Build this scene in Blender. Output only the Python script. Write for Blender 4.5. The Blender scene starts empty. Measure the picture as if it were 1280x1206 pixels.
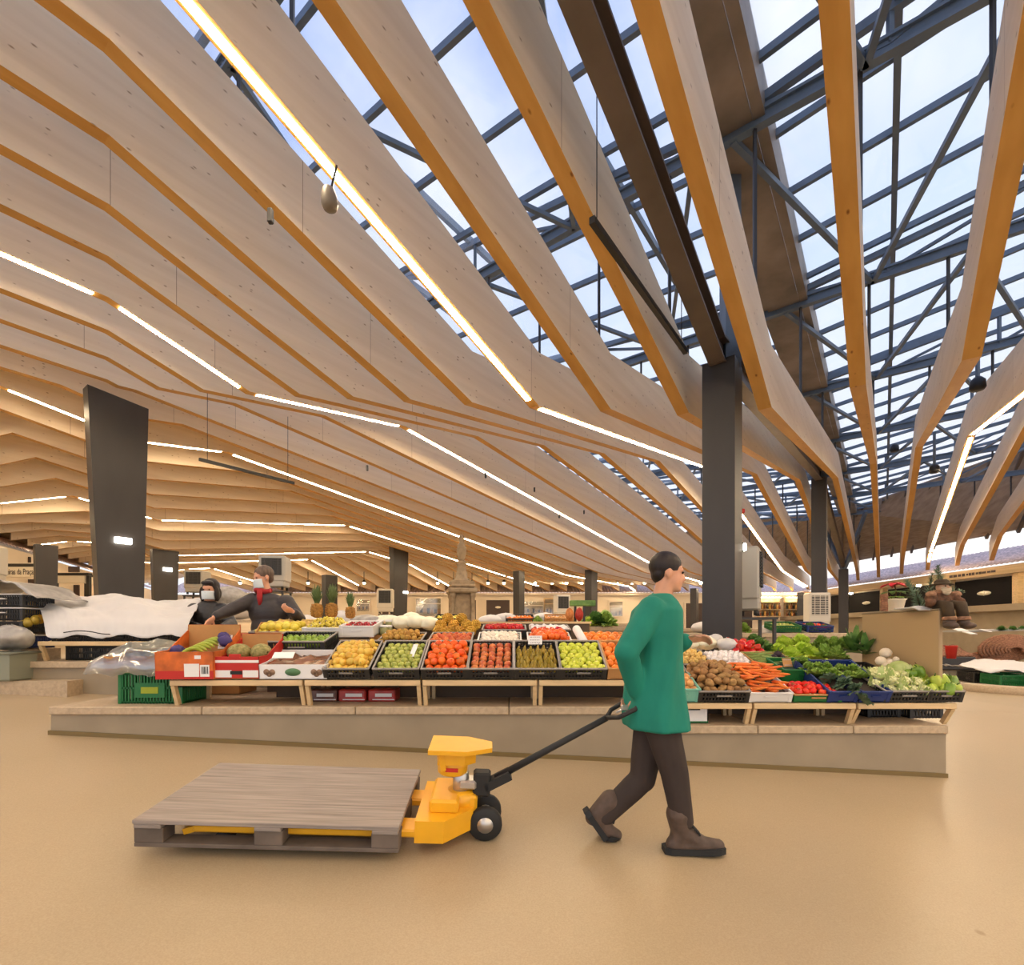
import bpy, math, random
from math import sin, cos, pi, radians as R, sqrt, atan2
from mathutils import Vector, Matrix, Euler
random.seed(7)
S = bpy.context.scene
COL = S.collection
CZ = 1.25            # height of the lens in world units; all scene heights below are written relative to it
FP = 620.0           # focal length in pixels of a 1280 px wide frame

# ------------------------------------------------------------------ materials
def mat(name, col, rough=.6, noise=None, metal=0.0, bump=0.0, spec=.4, rand=0.0, coat=0.0, emit=None, alpha=None, col2=None, sss=0, trans=0):
    m = bpy.data.materials.new(name); m.use_nodes = True
    nt = m.node_tree; N = nt.nodes; L = nt.links
    b = N['Principled BSDF']
    b.inputs['Base Color'].default_value = (*col, 1)
    b.inputs['Roughness'].default_value = rough
    b.inputs['Metallic'].default_value = metal
    b.inputs['Specular IOR Level'].default_value = spec
    if coat: b.inputs['Coat Weight'].default_value = coat
    if trans: b.inputs['Transmission Weight'].default_value = trans
    src = None
    if noise:
        sc, amt, stretch = noise
        tc = N.new('ShaderNodeTexCoord'); mp = N.new('ShaderNodeMapping')
        mp.inputs['Scale'].default_value = stretch
        L.new(tc.outputs['Object'], mp.inputs['Vector'])
        nz = N.new('ShaderNodeTexNoise'); nz.inputs['Scale'].default_value = sc; nz.inputs['Detail'].default_value = 5
        L.new(mp.outputs[0], nz.inputs['Vector'])
        rp = N.new('ShaderNodeValToRGB')
        a = [max(0, c*(1-amt)) for c in col]; c2 = col2 or [min(1, c*(1+amt)) for c in col]
        rp.color_ramp.elements[0].position = .32; rp.color_ramp.elements[1].position = .68
        rp.color_ramp.elements[0].color = (*a, 1); rp.color_ramp.elements[1].color = (*c2, 1)
        L.new(nz.outputs['Fac'], rp.inputs[0]); src = rp.outputs[0]
        if bump:
            bp = N.new('ShaderNodeBump'); bp.inputs['Strength'].default_value = bump; bp.inputs['Distance'].default_value = .01
            L.new(nz.outputs['Fac'], bp.inputs['Height']); L.new(bp.outputs[0], b.inputs['Normal'])
    if rand:
        oi = N.new('ShaderNodeObjectInfo'); hs = N.new('ShaderNodeHueSaturation')
        mr = N.new('ShaderNodeMapRange'); mr.inputs[3].default_value = .5-rand*.05; mr.inputs[4].default_value = .5+rand*.05
        mv = N.new('ShaderNodeMapRange'); mv.inputs[3].default_value = 1-rand; mv.inputs[4].default_value = 1+rand
        L.new(oi.outputs['Random'], mr.inputs[0]); L.new(mr.outputs[0], hs.inputs['Hue'])
        mm = N.new('ShaderNodeMath'); mm.operation = 'FRACT'; m2 = N.new('ShaderNodeMath'); m2.operation = 'MULTIPLY'; m2.inputs[1].default_value = 7.31
        L.new(oi.outputs['Random'], m2.inputs[0]); L.new(m2.outputs[0], mm.inputs[0]); L.new(mm.outputs[0], mv.inputs[0]); L.new(mv.outputs[0], hs.inputs['Value'])
        if src: L.new(src, hs.inputs['Color'])
        else: hs.inputs['Color'].default_value = (*col, 1)
        src = hs.outputs[0]
    if src: L.new(src, b.inputs['Base Color'])
    if emit:
        b.inputs['Emission Color'].default_value = (*emit[0], 1); b.inputs['Emission Strength'].default_value = emit[1]
    if alpha is not None:
        b.inputs['Alpha'].default_value = alpha
    return m

def wood_mat(name, base, dark, knot, scale=1.0, seam=True):
    """planed softwood: long grain along local x, small knots, faint board joints"""
    m = bpy.data.materials.new(name); m.use_nodes = True
    nt = m.node_tree; N = nt.nodes; L = nt.links; b = N['Principled BSDF']
    b.inputs['Roughness'].default_value = .55; b.inputs['Specular IOR Level'].default_value = .3
    tc = N.new('ShaderNodeTexCoord'); oi = N.new('ShaderNodeObjectInfo')
    ad = N.new('ShaderNodeVectorMath'); ad.operation = 'ADD'
    sc = N.new('ShaderNodeVectorMath'); sc.operation = 'SCALE'; sc.inputs[0].default_value = (37, 11, 5)
    L.new(oi.outputs['Random'], sc.inputs['Scale']); L.new(tc.outputs['Object'], ad.inputs[0]); L.new(sc.outputs[0], ad.inputs[1])
    def mapped(s):
        mp = N.new('ShaderNodeMapping'); mp.inputs['Scale'].default_value = s; L.new(ad.outputs[0], mp.inputs['Vector']); return mp.outputs[0]
    g = N.new('ShaderNodeTexNoise'); g.inputs['Scale'].default_value = 1.0*scale; g.inputs['Detail'].default_value = 6; L.new(mapped((.5, 9, 9)), g.inputs['Vector'])
    rp = N.new('ShaderNodeValToRGB'); rp.color_ramp.elements[0].position = .3; rp.color_ramp.elements[1].position = .7
    rp.color_ramp.elements[0].color = (*dark, 1); rp.color_ramp.elements[1].color = (*base, 1); L.new(g.outputs['Fac'], rp.inputs[0])
    v = N.new('ShaderNodeTexVoronoi'); v.inputs['Scale'].default_value = 1.0*scale; L.new(mapped((7, 15, 15)), v.inputs['Vector'])
    kr = N.new('ShaderNodeValToRGB'); kr.color_ramp.elements[0].position = .07; kr.color_ramp.elements[1].position = .20
    kr.color_ramp.elements[0].color = (1, 1, 1, 1); kr.color_ramp.elements[1].color = (0, 0, 0, 1); L.new(v.outputs['Distance'], kr.inputs[0])
    sel = N.new('ShaderNodeMath'); sel.operation = 'GREATER_THAN'; sel.inputs[1].default_value = .72
    sx = N.new('ShaderNodeSeparateColor'); L.new(v.outputs['Color'], sx.inputs[0]); L.new(sx.outputs[0], sel.inputs[0])
    mk = N.new('ShaderNodeMath'); mk.operation = 'MULTIPLY'; L.new(kr.outputs[0], mk.inputs[0]); L.new(sel.outputs[0], mk.inputs[1])
    mx = N.new('ShaderNodeMix'); mx.data_type = 'RGBA'; L.new(mk.outputs[0], mx.inputs[0]); L.new(rp.outputs[0], mx.inputs[6]); mx.inputs[7].default_value = (*knot, 1)
    out = mx.outputs[2]
    if seam:
        br = N.new('ShaderNodeTexBrick'); br.inputs['Scale'].default_value = 1; br.inputs['Mortar Size'].default_value = .004
        br.inputs['Brick Width'].default_value = 4.6; br.inputs['Row Height'].default_value = 40.0; br.offset = 0
        br.inputs['Color1'].default_value = (1, 1, 1, 1); br.inputs['Color2'].default_value = (.93, .92, .9, 1); br.inputs['Mortar'].default_value = (.45, .36, .3, 1)
        sw = N.new('ShaderNodeSeparateXYZ'); cb = N.new('ShaderNodeCombineXYZ'); L.new(ad.outputs[0], sw.inputs[0]); L.new(sw.outputs[0], cb.inputs[0]); cb.inputs[1].default_value = 8
        L.new(cb.outputs[0], br.inputs['Vector'])
        ml = N.new('ShaderNodeMix'); ml.data_type = 'RGBA'; ml.blend_type = 'MULTIPLY'; ml.inputs[0].default_value = 1
        L.new(out, ml.inputs[6]); L.new(br.outputs[0], ml.inputs[7]); out = ml.outputs[2]
    L.new(out, b.inputs['Base Color'])
    return m

def emit_mat(name, col, s):
    m = bpy.data.materials.new(name); m.use_nodes = True; nt = m.node_tree
    nt.nodes.remove(nt.nodes['Principled BSDF'])
    e = nt.nodes.new('ShaderNodeEmission'); e.inputs[0].default_value = (*col, 1); e.inputs[1].default_value = s
    nt.links.new(e.outputs[0], nt.nodes['Material Output'].inputs[0]); return m

def glass_mat(name, tint, gloss=.06, haze=0.0):
    """clear sheet: mostly transmitted, a little mirrored, a little white scatter"""
    m = bpy.data.materials.new(name); m.use_nodes = True; nt = m.node_tree; N = nt.nodes; L = nt.links
    N.remove(N['Principled BSDF'])
    t = N.new('ShaderNodeBsdfTransparent'); t.inputs[0].default_value = (*tint, 1)
    g = N.new('ShaderNodeBsdfGlossy'); g.inputs['Roughness'].default_value = .08
    mx = N.new('ShaderNodeMixShader'); mx.inputs[0].default_value = gloss; L.new(t.outputs[0], mx.inputs[1]); L.new(g.outputs[0], mx.inputs[2]); o = mx.outputs[0]
    if haze:
        d = N.new('ShaderNodeBsdfTranslucent'); d.inputs[0].default_value = (.9, .92, .95, 1)
        m2 = N.new('ShaderNodeMixShader'); m2.inputs[0].default_value = haze; L.new(o, m2.inputs[1]); L.new(d.outputs[0], m2.inputs[2]); o = m2.outputs[0]
    L.new(o, N['Material Output'].inputs[0]); return m

# ------------------------------------------------------------------ mesh builder
class MB:
    def __init__(s): s.v = []; s.f = []; s.mi = []; s.sm = []
    def add(s, vs, fs, mi=0, smooth=False, M=None):
        o = len(s.v)
        s.v += [tuple(M @ Vector(p)) if M is not None else tuple(p) for p in vs]
        for f in fs: s.f.append(tuple(i+o for i in f)); s.mi.append(mi); s.sm.append(smooth)
        return s
    def box(s, c, d, M=None, mi=0, rz=0):
        x, y, z = d[0]/2, d[1]/2, d[2]/2
        vs = [(-x,-y,-z),(x,-y,-z),(x,y,-z),(-x,y,-z),(-x,-y,z),(x,-y,z),(x,y,z),(-x,y,z)]
        T = Matrix.Translation(c)
        if rz: T = T @ Matrix.Rotation(rz, 4, 'Z')
        if M is not None: T = M @ T
        return s.add(vs, [(0,3,2,1),(4,5,6,7),(0,1,5,4),(1,2,6,5),(2,3,7,6),(3,0,4,7)], mi, False, T)
    def bbox(s, c, d, r=.01, M=None, mi=0):
        """box with chamfered edges"""
        x, y, z = d[0]/2, d[1]/2, d[2]/2; r = min(r, x*.9, y*.9, z*.9)
        vs = []; fs = []
        for sx in (-1,1):
            for sy in (-1,1):
                for sz in (-1,1):
                    vs += [(sx*x, sy*(y-r), sz*(z-r)), (sx*(x-r), sy*y, sz*(z-r)), (sx*(x-r), sy*(y-r), sz*z)]
        idx = lambda a,b,c,k: ((a>0)*4+(b>0)*2+(c>0))*3+k
        for a in (-1,1):
            fs.append([idx(a,-1,-1,0), idx(a,1,-1,0), idx(a,1,1,0), idx(a,-1,1,0)][::a])
            fs.append([idx(-1,a,-1,1), idx(-1,a,1,1), idx(1,a,1,1), idx(1,a,-1,1)][::a])
            fs.append([idx(-1,-1,a,2), idx(1,-1,a,2), idx(1,1,a,2), idx(-1,1,a,2)][::a])
            for b in (-1,1):
                fs.append([idx(a,b,-1,0), idx(a,b,-1,1), idx(a,b,1,1), idx(a,b,1,0)])
                fs.append([idx(a,-1,b,0), idx(a,-1,b,2), idx(a,1,b,2), idx(a,1,b,0)])
                fs.append([idx(-1,a,b,1), idx(-1,a,b,2), idx(1,a,b,2), idx(1,a,b,1)])
                for e in (-1,1): fs.append([idx(a,b,e,0), idx(a,b,e,1), idx(a,b,e,2)])
        T = Matrix.Translation(c)
        if M is not None: T = M @ T
        return s.add(vs, [tuple(f) for f in fs], mi, False, T)
    def bar(s, a, b, w, h, mi=0, up=(0,0,1)):
        a, b = Vector(a), Vector(b); d = (b-a); l = d.length; d.normalize()
        up = Vector(up)
        if abs(d.dot(up)) > .98: up = Vector((0,1,0))
        x = d.cross(up).normalized(); z = x.cross(d)
        vs = [a+x*sx*w/2+z*sz*h/2 for sx, sz in ((-1,-1),(1,-1),(1,1),(-1,1))] + [b+x*sx*w/2+z*sz*h/2 for sx, sz in ((-1,-1),(1,-1),(1,1),(-1,1))]
        return s.add(vs, [(0,1,2,3),(7,6,5,4),(0,4,5,1),(1,5,6,2),(2,6,7,3),(3,7,4,0)], mi)
    def tube(s, pts, r, n=8, mi=0, cap=True, smooth=True):
        pts = [Vector(p) for p in pts]; m = len(pts)
        rs = r if isinstance(r, (list, tuple)) else [r]*m
        vs = []; fs = []; prev = None
        for i, p in enumerate(pts):
            d = (pts[min(i+1, m-1)]-pts[max(i-1, 0)]).normalized()
            if prev is None:
                a = Vector((0,0,1)) if abs(d.z) < .9 else Vector((1,0,0)); x = d.cross(a).normalized()
            else:
                x = (prev - d*prev.dot(d))
                x = x.normalized() if x.length > 1e-6 else d.cross(Vector((0,0,1))).normalized()
            prev = x; y = d.cross(x)
            for k in range(n):
                t = 2*pi*k/n; vs.append(p+x*cos(t)*rs[i]+y*sin(t)*rs[i])
        for i in range(m-1):
            for k in range(n): fs.append((i*n+k, i*n+(k+1)%n, (i+1)*n+(k+1)%n, (i+1)*n+k))
        s.add(vs, fs, mi, smooth)
        if cap:
            o = len(s.v)-len(vs)
            s.f.append(tuple(o+k for k in range(n))[::-1]); s.mi.append(mi); s.sm.append(False)
            s.f.append(tuple(o+(m-1)*n+k for k in range(n))); s.mi.append(mi); s.sm.append(False)
        return s
    def lathe(s, prof, n=16, M=None, mi=0, smooth=True, sx=1, sy=1):
        vs = []; fs = []
        for r, z in prof:
            for k in range(n): t = 2*pi*k/n; vs.append((cos(t)*r*sx, sin(t)*r*sy, z))
        m = len(prof)
        for i in range(m-1):
            for k in range(n): fs.append((i*n+k, i*n+(k+1)%n, (i+1)*n+(k+1)%n, (i+1)*n+k))
        fs.append(tuple(range(n))[::-1]); fs.append(tuple((m-1)*n+k for k in range(n)))
        return s.add(vs, fs, mi, smooth, M)
    def ell(s, c, d, M=None, mi=0, nu=10, nv=7, jit=0, rz=0):
        vs = []; fs = []
        for i in range(nv+1):
            ph = -pi/2+pi*i/nv
            for k in range(nu):
                t = 2*pi*k/nu; j = 1+random.uniform(-jit, jit)
                vs.append((cos(ph)*cos(t)*d[0]*j, cos(ph)*sin(t)*d[1]*j, sin(ph)*d[2]*j))
        for i in range(nv):
            for k in range(nu): fs.append((i*nu+k, i*nu+(k+1)%nu, (i+1)*nu+(k+1)%nu, (i+1)*nu+k))
        T = Matrix.Translation(c) @ (M if M is not None else Matrix.Identity(4))
        return s.add(vs, fs, mi, True, T)
    def prism(s, poly, z0, z1, M=None, mi=0):
        n = len(poly); vs = [(x, y, z0) for x, y in poly]+[(x, y, z1) for x, y in poly]
        fs = [tuple(range(n))[::-1], tuple(range(n, 2*n))]+[(i, (i+1)%n, n+(i+1)%n, n+i) for i in range(n)]
        return s.add(vs, fs, mi, False, M)
    def grid(s, fn, nu, nv, mi=0, smooth=True, M=None):
        vs = [fn(i/nu, j/nv) for j in range(nv+1) for i in range(nu+1)]
        fs = [(j*(nu+1)+i, j*(nu+1)+i+1, (j+1)*(nu+1)+i+1, (j+1)*(nu+1)+i) for j in range(nv) for i in range(nu)]
        return s.add(vs, fs, mi, smooth, M)
    def mesh(s, name, mats, off=None):
        me = bpy.data.meshes.new(name)
        v = s.v if off is None else [(a-off[0], b-off[1], c-off[2]) for a, b, c in s.v]
        me.from_pydata(v, [], s.f)
        for m in (mats if isinstance(mats, (list, tuple)) else [mats]): me.materials.append(m)
        me.polygons.foreach_set('material_index', s.mi); me.polygons.foreach_set('use_smooth', s.sm)
        me.update(); return me
    def build(s, name, mats, parent=None, world=False):
        """world=True: vertices are in world space and the parent sits unrotated at its location"""
        off = parent.location if (parent is not None and world) else None
        return link(name, s.mesh(name, mats, off), parent)

def link(name, me, parent=None):
    o = bpy.data.objects.new(name, me); COL.objects.link(o)
    if parent is not None: o.parent = parent
    return o
def tag(o, label=None, cat=None, group=None, kind=None):
    if label: o['label'] = label
    if cat: o['category'] = cat
    if group: o['group'] = group
    if kind: o['kind'] = kind
    return o
def thing(name, label, cat, loc=(0,0,0), rz=0, group=None, kind=None):
    o = bpy.data.objects.new(name, None); COL.objects.link(o)
    o.location = loc; o.rotation_euler = (0, 0, rz); o.empty_display_size = .1
    return tag(o, label, cat, group, kind)
def copy_tree(o, parent=None):
    c = o.copy(); COL.objects.link(c)
    if parent is not None: c.parent = parent
    for ch in list(o.children): copy_tree(ch, c)
    return c
def dup(o, loc, rot=None, label=None, group=None, scale=None):
    c = copy_tree(o); c.location = loc
    if rot is not None: c.rotation_euler = rot
    if scale is not None: c.scale = (scale,)*3 if not isinstance(scale, (tuple, list)) else scale
    if label: c['label'] = label
    if group: c['group'] = group
    return c
def solid(o, th, offset=0):
    md = o.modifiers.new('thickness', 'SOLIDIFY'); md.thickness = th; md.offset = offset; return o
def subsurf(o, n=1):
    md = o.modifiers.new('round', 'SUBSURF'); md.levels = n; md.render_levels = n
    for p in o.data.polygons: p.use_smooth = True
    return o

# ------------------------------------------------------------------ the place
def lerp(a, b, t): return a+(b-a)*t
def drop(X, Y):
    """how far the (gently sloping) floor lies below the lens"""
    return 1.056+.048*max(-9, min(8, X))+.09*(4.2-min(Y, 7.0))
def fz(X, Y): return CZ-drop(X, Y)
def P(x, y, Y):
    """where the sight line of picture point x, y meets the plane at distance Y"""
    return Vector(((x-640)/FP*Y, Y, CZ+(790-y)/FP*Y))
NX, NY, UX, UY = .8, -.6, .6, .8      # roof directions: n across the beams, u along them
def PT(p, t, z): return Vector((p*NX+t*UX, p*NY+t*UY, z+CZ))
def pt_at(x, p):
    r = (x-640)/FP; return -p*(.8+.6*r)/(.6-.8*r)
# ================================================================== materials
M = {}
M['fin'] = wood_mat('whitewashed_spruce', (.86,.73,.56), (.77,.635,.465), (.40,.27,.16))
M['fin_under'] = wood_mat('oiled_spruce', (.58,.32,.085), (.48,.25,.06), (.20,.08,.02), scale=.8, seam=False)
M['steel'] = mat('dark_coated_steel', (.033,.029,.028), .42, (3,.12,(1,1,.3)), spec=.5)
M['bluesteel'] = mat('blue_grey_steel', (.12,.165,.225), .45, (5,.12,(1,1,1)), spec=.5)
M['brownsteel'] = mat('brown_grey_steel', (.12,.095,.08), .38, (3,.15,(1,1,1)), spec=.5)
M['gutter'] = mat('tarnished_gutter_sheet', (.25,.205,.165), .5, (1.5,.3,(1,1,1)))
M['glass'] = glass_mat('roof_glass', (.93,.95,.98), .05, .10)
M['strip'] = emit_mat('led_strip_glow', (1,.78,.50), 62)
M['wallwhite'] = mat('cream_plaster', (.78,.68,.54), .8, (1.5,.03,(1,1,1)))
M['tile'] = mat('roof_tile_clay', (.60,.48,.46), .8, (9,.3,(1,1,1)))
M['soffit'] = mat('grey_brown_roof_boarding', (.36,.30,.25), .7, (2,.2,(6,1,1)))
M['darkpanel'] = mat('black_shutter', (.012,.010,.010), .7, spec=.15)
M['cream'] = mat('cream_concrete', (.32,.255,.17), .6, (3,.08,(1,1,1)))
M['slabtop'] = mat('buff_terrazzo', (.47,.36,.235), .55, (30,.12,(1,1,1)))
M['white'] = mat('white_plastic', (.75,.73,.70), .5)
M['lamp'] = emit_mat('lamp_white_glow', (1,.93,.8), 14)
M['spot'] = emit_mat('spot_glow', (1,.82,.52), 40)

# floor: polished warm resin with faint cloudy wear
def floor_mat():
    m = bpy.data.materials.new('polished_resin_floor'); m.use_nodes = True; nt = m.node_tree; N = nt.nodes; L = nt.links; b = N['Principled BSDF']
    tc = N.new('ShaderNodeTexCoord')
    n1 = N.new('ShaderNodeTexNoise'); n1.inputs['Scale'].default_value = .7; n1.inputs['Detail'].default_value = 6; L.new(tc.outputs['Object'], n1.inputs['Vector'])
    n2 = N.new('ShaderNodeTexNoise'); n2.inputs['Scale'].default_value = 140; n2.inputs['Detail'].default_value = 2; L.new(tc.outputs['Object'], n2.inputs['Vector'])
    r1 = N.new('ShaderNodeValToRGB'); r1.color_ramp.elements[0].position = .3; r1.color_ramp.elements[1].position = .7
    r1.color_ramp.elements[0].color = (.40,.308,.187,1); r1.color_ramp.elements[1].color = (.46,.357,.225,1); L.new(n1.outputs['Fac'], r1.inputs[0])
    r2 = N.new('ShaderNodeValToRGB'); r2.color_ramp.elements[0].position = .35; r2.color_ramp.elements[1].position = .65
    r2.color_ramp.elements[0].color = (.88,.86,.84,1); r2.color_ramp.elements[1].color = (1,1,1,1); L.new(n2.outputs['Fac'], r2.inputs[0])
    mx = N.new('ShaderNodeMix'); mx.data_type = 'RGBA'; mx.blend_type = 'MULTIPLY'; mx.inputs[0].default_value = 1
    L.new(r1.outputs[0], mx.inputs[6]); L.new(r2.outputs[0], mx.inputs[7])
    v = N.new('ShaderNodeTexVoronoi'); v.inputs['Scale'].default_value = 1.5; v.inputs['Randomness'].default_value = 1; L.new(tc.outputs['Object'], v.inputs['Vector'])
    vr = N.new('ShaderNodeValToRGB'); vr.color_ramp.elements[0].position = .015; vr.color_ramp.elements[1].position = .035
    vr.color_ramp.elements[0].color = (.72,.66,.58,1); vr.color_ramp.elements[1].color = (1,1,1,1); L.new(v.outputs['Distance'], vr.inputs[0])
    m3 = N.new('ShaderNodeMix'); m3.data_type = 'RGBA'; m3.blend_type = 'MULTIPLY'; m3.inputs[0].default_value = 1
    L.new(mx.outputs[2], m3.inputs[6]); L.new(vr.outputs[0], m3.inputs[7]); L.new(m3.outputs[2], b.inputs['Base Color'])
    rr = N.new('ShaderNodeMapRange'); rr.inputs[3].default_value = .32; rr.inputs[4].default_value = .42; L.new(n1.outputs['Fac'], rr.inputs[0]); L.new(rr.outputs[0], b.inputs['Roughness'])
    b.inputs['Specular IOR Level'].default_value = .4
    return m
M['floor'] = floor_mat()
mb = MB()
xs = [-40,-24,-16,-9,-6,-3,0,3,6,8,14,22,34]; ys = [-16,-8,-3,0,2,4,5.5,7,9,14,22,30,44]
vs = [(X, Y, fz(X, Y)) for Y in ys for X in xs]; n = len(xs)
mb.add(vs, [(j*n+i, j*n+i+1, (j+1)*n+i+1, (j+1)*n+i) for j in range(len(ys)-1) for i in range(n-1)])
tag(mb.build('floor', M['floor']), 'polished beige resin floor of the market hall', 'floor', kind='structure')

# ================================================================== folded timber roof
LC = (-12.5, 3.1, 4.95)
def prof(p):
    """fold points (t, z) of the underside of the beam at p"""
    if p >= -1.7:
        rt = lerp(19.3, 16.8, min(1, max(0, (p+1.7)/2.7))); te = (20.9-.8*p)/.6
        return [(-9, 4.97), (.25*max(-p, 0), 4.95), (7.2, 2.93), (rt, 4.92), (te-2.0, lerp(3.65, 3.9, min(1, max(0, p/4)))), (te-.7, 3.42), (te, 3.12)]
    if p >= -12.5:
        s = (p+12.5)/10.8; te = (35.6+.6*p)/.8
        v = (lerp(3.1, 7.2, s), lerp(4.95, 2.95, s)); r = (lerp(3.1, 19.3, s), 4.93); lo = (lerp(23.7, 31.0, s), 3.2)
        if p > -6: te = min(te, (20.9-.8*p)/.6)
        q = [(-9, 4.97), (-.2467*p, 4.95), v, r, lo]
        if te > lo[0]+1.2: q += [(te-.9, 3.15), (te, 2.95)]
        return q
    s = min(1, (-12.5-p)/10.1); te = (35.6+.6*p)/.8
    ts = max(-9, -9.9-.563*p)
    ra = (lerp(3.1, -4.6, s), 4.95); v = (lerp(3.4, 7.4, s), lerp(4.85, 3.14, s)); r = (lerp(3.6, 18.2, s), lerp(4.9, 4.72, s)); lo = (lerp(22.3, 31.5, s), 3.2)
    q = [(min(-9, ra[0]-.5), 4.97), ra, v, r, lo]
    q = [a for i, a in enumerate(q) if i == 0 or a[0] > q[i-1][0]+.05]
    z = lambda t: next((lerp(a[1], b[1], (t-a[0])/(b[0]-a[0])) for a, b in zip(q, q[1:]) if a[0] <= t <= b[0]), q[-1][1])
    if te-ts < 3: return [(ts, 3.0), (ts+.5, 3.0)]
    out = [(ts, 3.05), (ts+1.2, 3.4), (ts+3, max(3.5, z(ts+3)))] if ts > -9 else [(ts, z(ts))]
    out += [a for a in q if out[-1][0]+.1 < a[0] < te-1]
    if te-5 > out[0][0]+1:
        out = [a for a in out if a[0] < te-5.3]; return out+[(te-5, z(te-5)), (te-1.2, 3.2), (te, 2.93)]
    return out+[(te, max(2.93, z(te)-.8))]
def zat(pr, t):
    for a, b in zip(pr, pr[1:]):
        if a[0] <= t <= b[0]: return lerp(a[1], b[1], (t-a[0])/(b[0]-a[0]))
    return pr[-1][1] if t > pr[-1][0] else pr[0][1]
FH, FW = .80, .16
LIT = {2: 'under the glass roof', -4: 'running across the upper middle of the hall', -9: 'ending left of the big dark column head',
       -14: 'behind the big tapered column', -19: 'low over the far stalls', -24: 'lower still near the back', -29: 'lowest at the far side', 7: 'beyond the frame edge', -34: 'at the far corner', -39: 'in the farthest corner', 12: 'far out at the side'}
ROT = atan2(UY, UX)
CANON = ['nearest', 'second', 'third', 'fourth', 'fifth', 'sixth', 'seventh', 'eighth']
beams = {}
for j in range(-41, 13):
    p = j-.25; pr = prof(p)
    if pr[-1][0]-pr[0][0] < 1.5: continue
    mb = MB(); n = len(pr)
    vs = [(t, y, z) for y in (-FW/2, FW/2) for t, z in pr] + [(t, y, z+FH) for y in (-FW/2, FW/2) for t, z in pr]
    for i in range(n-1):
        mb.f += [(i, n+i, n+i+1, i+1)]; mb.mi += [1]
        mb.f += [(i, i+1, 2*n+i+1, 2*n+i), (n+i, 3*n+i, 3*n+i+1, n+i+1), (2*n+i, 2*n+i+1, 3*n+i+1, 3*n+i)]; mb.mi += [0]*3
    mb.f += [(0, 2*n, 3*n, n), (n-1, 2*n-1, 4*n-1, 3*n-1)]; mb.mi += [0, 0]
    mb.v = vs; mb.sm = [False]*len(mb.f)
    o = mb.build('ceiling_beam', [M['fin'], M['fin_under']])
    o.location = (p*NX, p*NY, CZ); o.rotation_euler = (0, 0, ROT)
    if j in LIT: lab = 'pale timber roof beam with a light strip along its underside, '+LIT[j]
    else:
        nl = min((q for q in LIT if q > j), default=None, key=lambda q: q-j); k = (nl-j)
        lab = 'unlit pale timber roof beam, %s to the left of the lit beam %s' % (['', 'first', 'second', 'third', 'fourth', 'fifth'][k], LIT[nl])
    lab = lab.replace('unlit pale timber roof beam', 'unlit roof beam') if len(lab.split()) > 16 else lab
    tag(o, lab, 'roof beam', 'folded timber roof beams', 'structure'); beams[j] = (p, pr)
    if j in LIT:
        seg = 0
        for (a, b) in zip(pr, pr[1:]):
            if b[0]-a[0] < 1.2: continue
            L_ = sqrt((b[0]-a[0])**2+(b[1]-a[1])**2); k = .16/L_
            A = PT(p, lerp(a[0], b[0], k), lerp(a[1], b[1], k)-.0045); B = PT(p, lerp(a[0], b[0], 1-k), lerp(a[1], b[1], 1-k)-.0045)
            s = MB(); s.bar(A, B, .078, .007)
            o = s.build('light_strip', M['strip'])
            seg += 1
            tag(o, 'light strip, %s stretch of the beam %s' % (['', 'first', 'second', 'third', 'fourth', 'fifth', 'sixth', 'seventh', 'eighth'][seg], LIT[j]), 'light strip', 'light strips under the roof beams')

# unseen deck added to keep sky light off the beams on the left half
mb = MB()
def deck(u, v):
    p = lerp(-36, -12.6, u); t = lerp(-9, 34, v); return tuple(PT(p, t, zat(prof(p), t)+FH+.03))
mb.grid(deck, 40, 40, smooth=False)
tag(mb.build('added_roof_deck', M['fin']), 'unseen timber deck added over the far beams to keep sky light off them', 'roof', kind='structure')

# ================================================================== glass roof with steel frame
PL, PRR = -9.2, 9.0
def gz(p): return 6.28+(.14*(p+1.1) if p > -1.4 else .115*(-1.9-max(p, -9.5)))
def pmax(t): return PRR if t < 22 else max(-1.5, min(PRR, 5.0-(t-25.5)*1.2))
T0, T1, NB = -7.6, 31.0, 37
tb = [T0+i*(T1-T0)/NB for i in range(NB+1)]
for i, t in enumerate(tb):
    for side in (0, 1):
        a, b = (-22, -1.85) if side == 0 else (-1.15, pmax(t))
        if b-a < .6: continue
        m_ = MB(); m_.bar(PT(a, t, gz(a)), PT(b, t, gz(b)), .06, .09)
        tag(m_.build('glazing_beam', M['bluesteel']), 'slim blue-grey steel glazing bar of the glass roof', 'glazing bar', 'glazing bars of the glass roof', 'structure')
        if i < NB:
            t2 = tb[i+1]; b2 = b if side == 0 else max(pmax(t2), -1.1)
            g = MB(); q = [PT(a, t+.03, gz(a)+.05), PT(b, t+.03, gz(b)+.05), PT(b2, t2-.03, gz(b2)+.05), PT(a, t2-.03, gz(a)+.05)]
            g.add([tuple(v) for v in q], [(0,1,2,3)])
            o = g.build('roof_pane', M['glass']); o['kind'] = 'structure'
            solid(o, .012)
            tag(o, 'long glass pane of the roof between two glazing bars', 'glass pane', 'glass panes of the roof', 'structure')
# long rafters (along the beams) under the bars
for p in (-7.4, -5.6, -3.0, .12, 3.7, 5.5):
    m_ = MB(); te = T1 if p < -1 else min(T1, 25.5+(5-p)/1.2)
    m_.bar(PT(p, T0, gz(p)-.09), PT(p, te, gz(p)-.09), .07, .11)
    tag(m_.build('roof_rafter_beam', M['bluesteel']), 'long blue-grey steel rafter running under the glazing bars', 'steel rafter', 'long steel rafters under the glass', 'structure')
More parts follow.
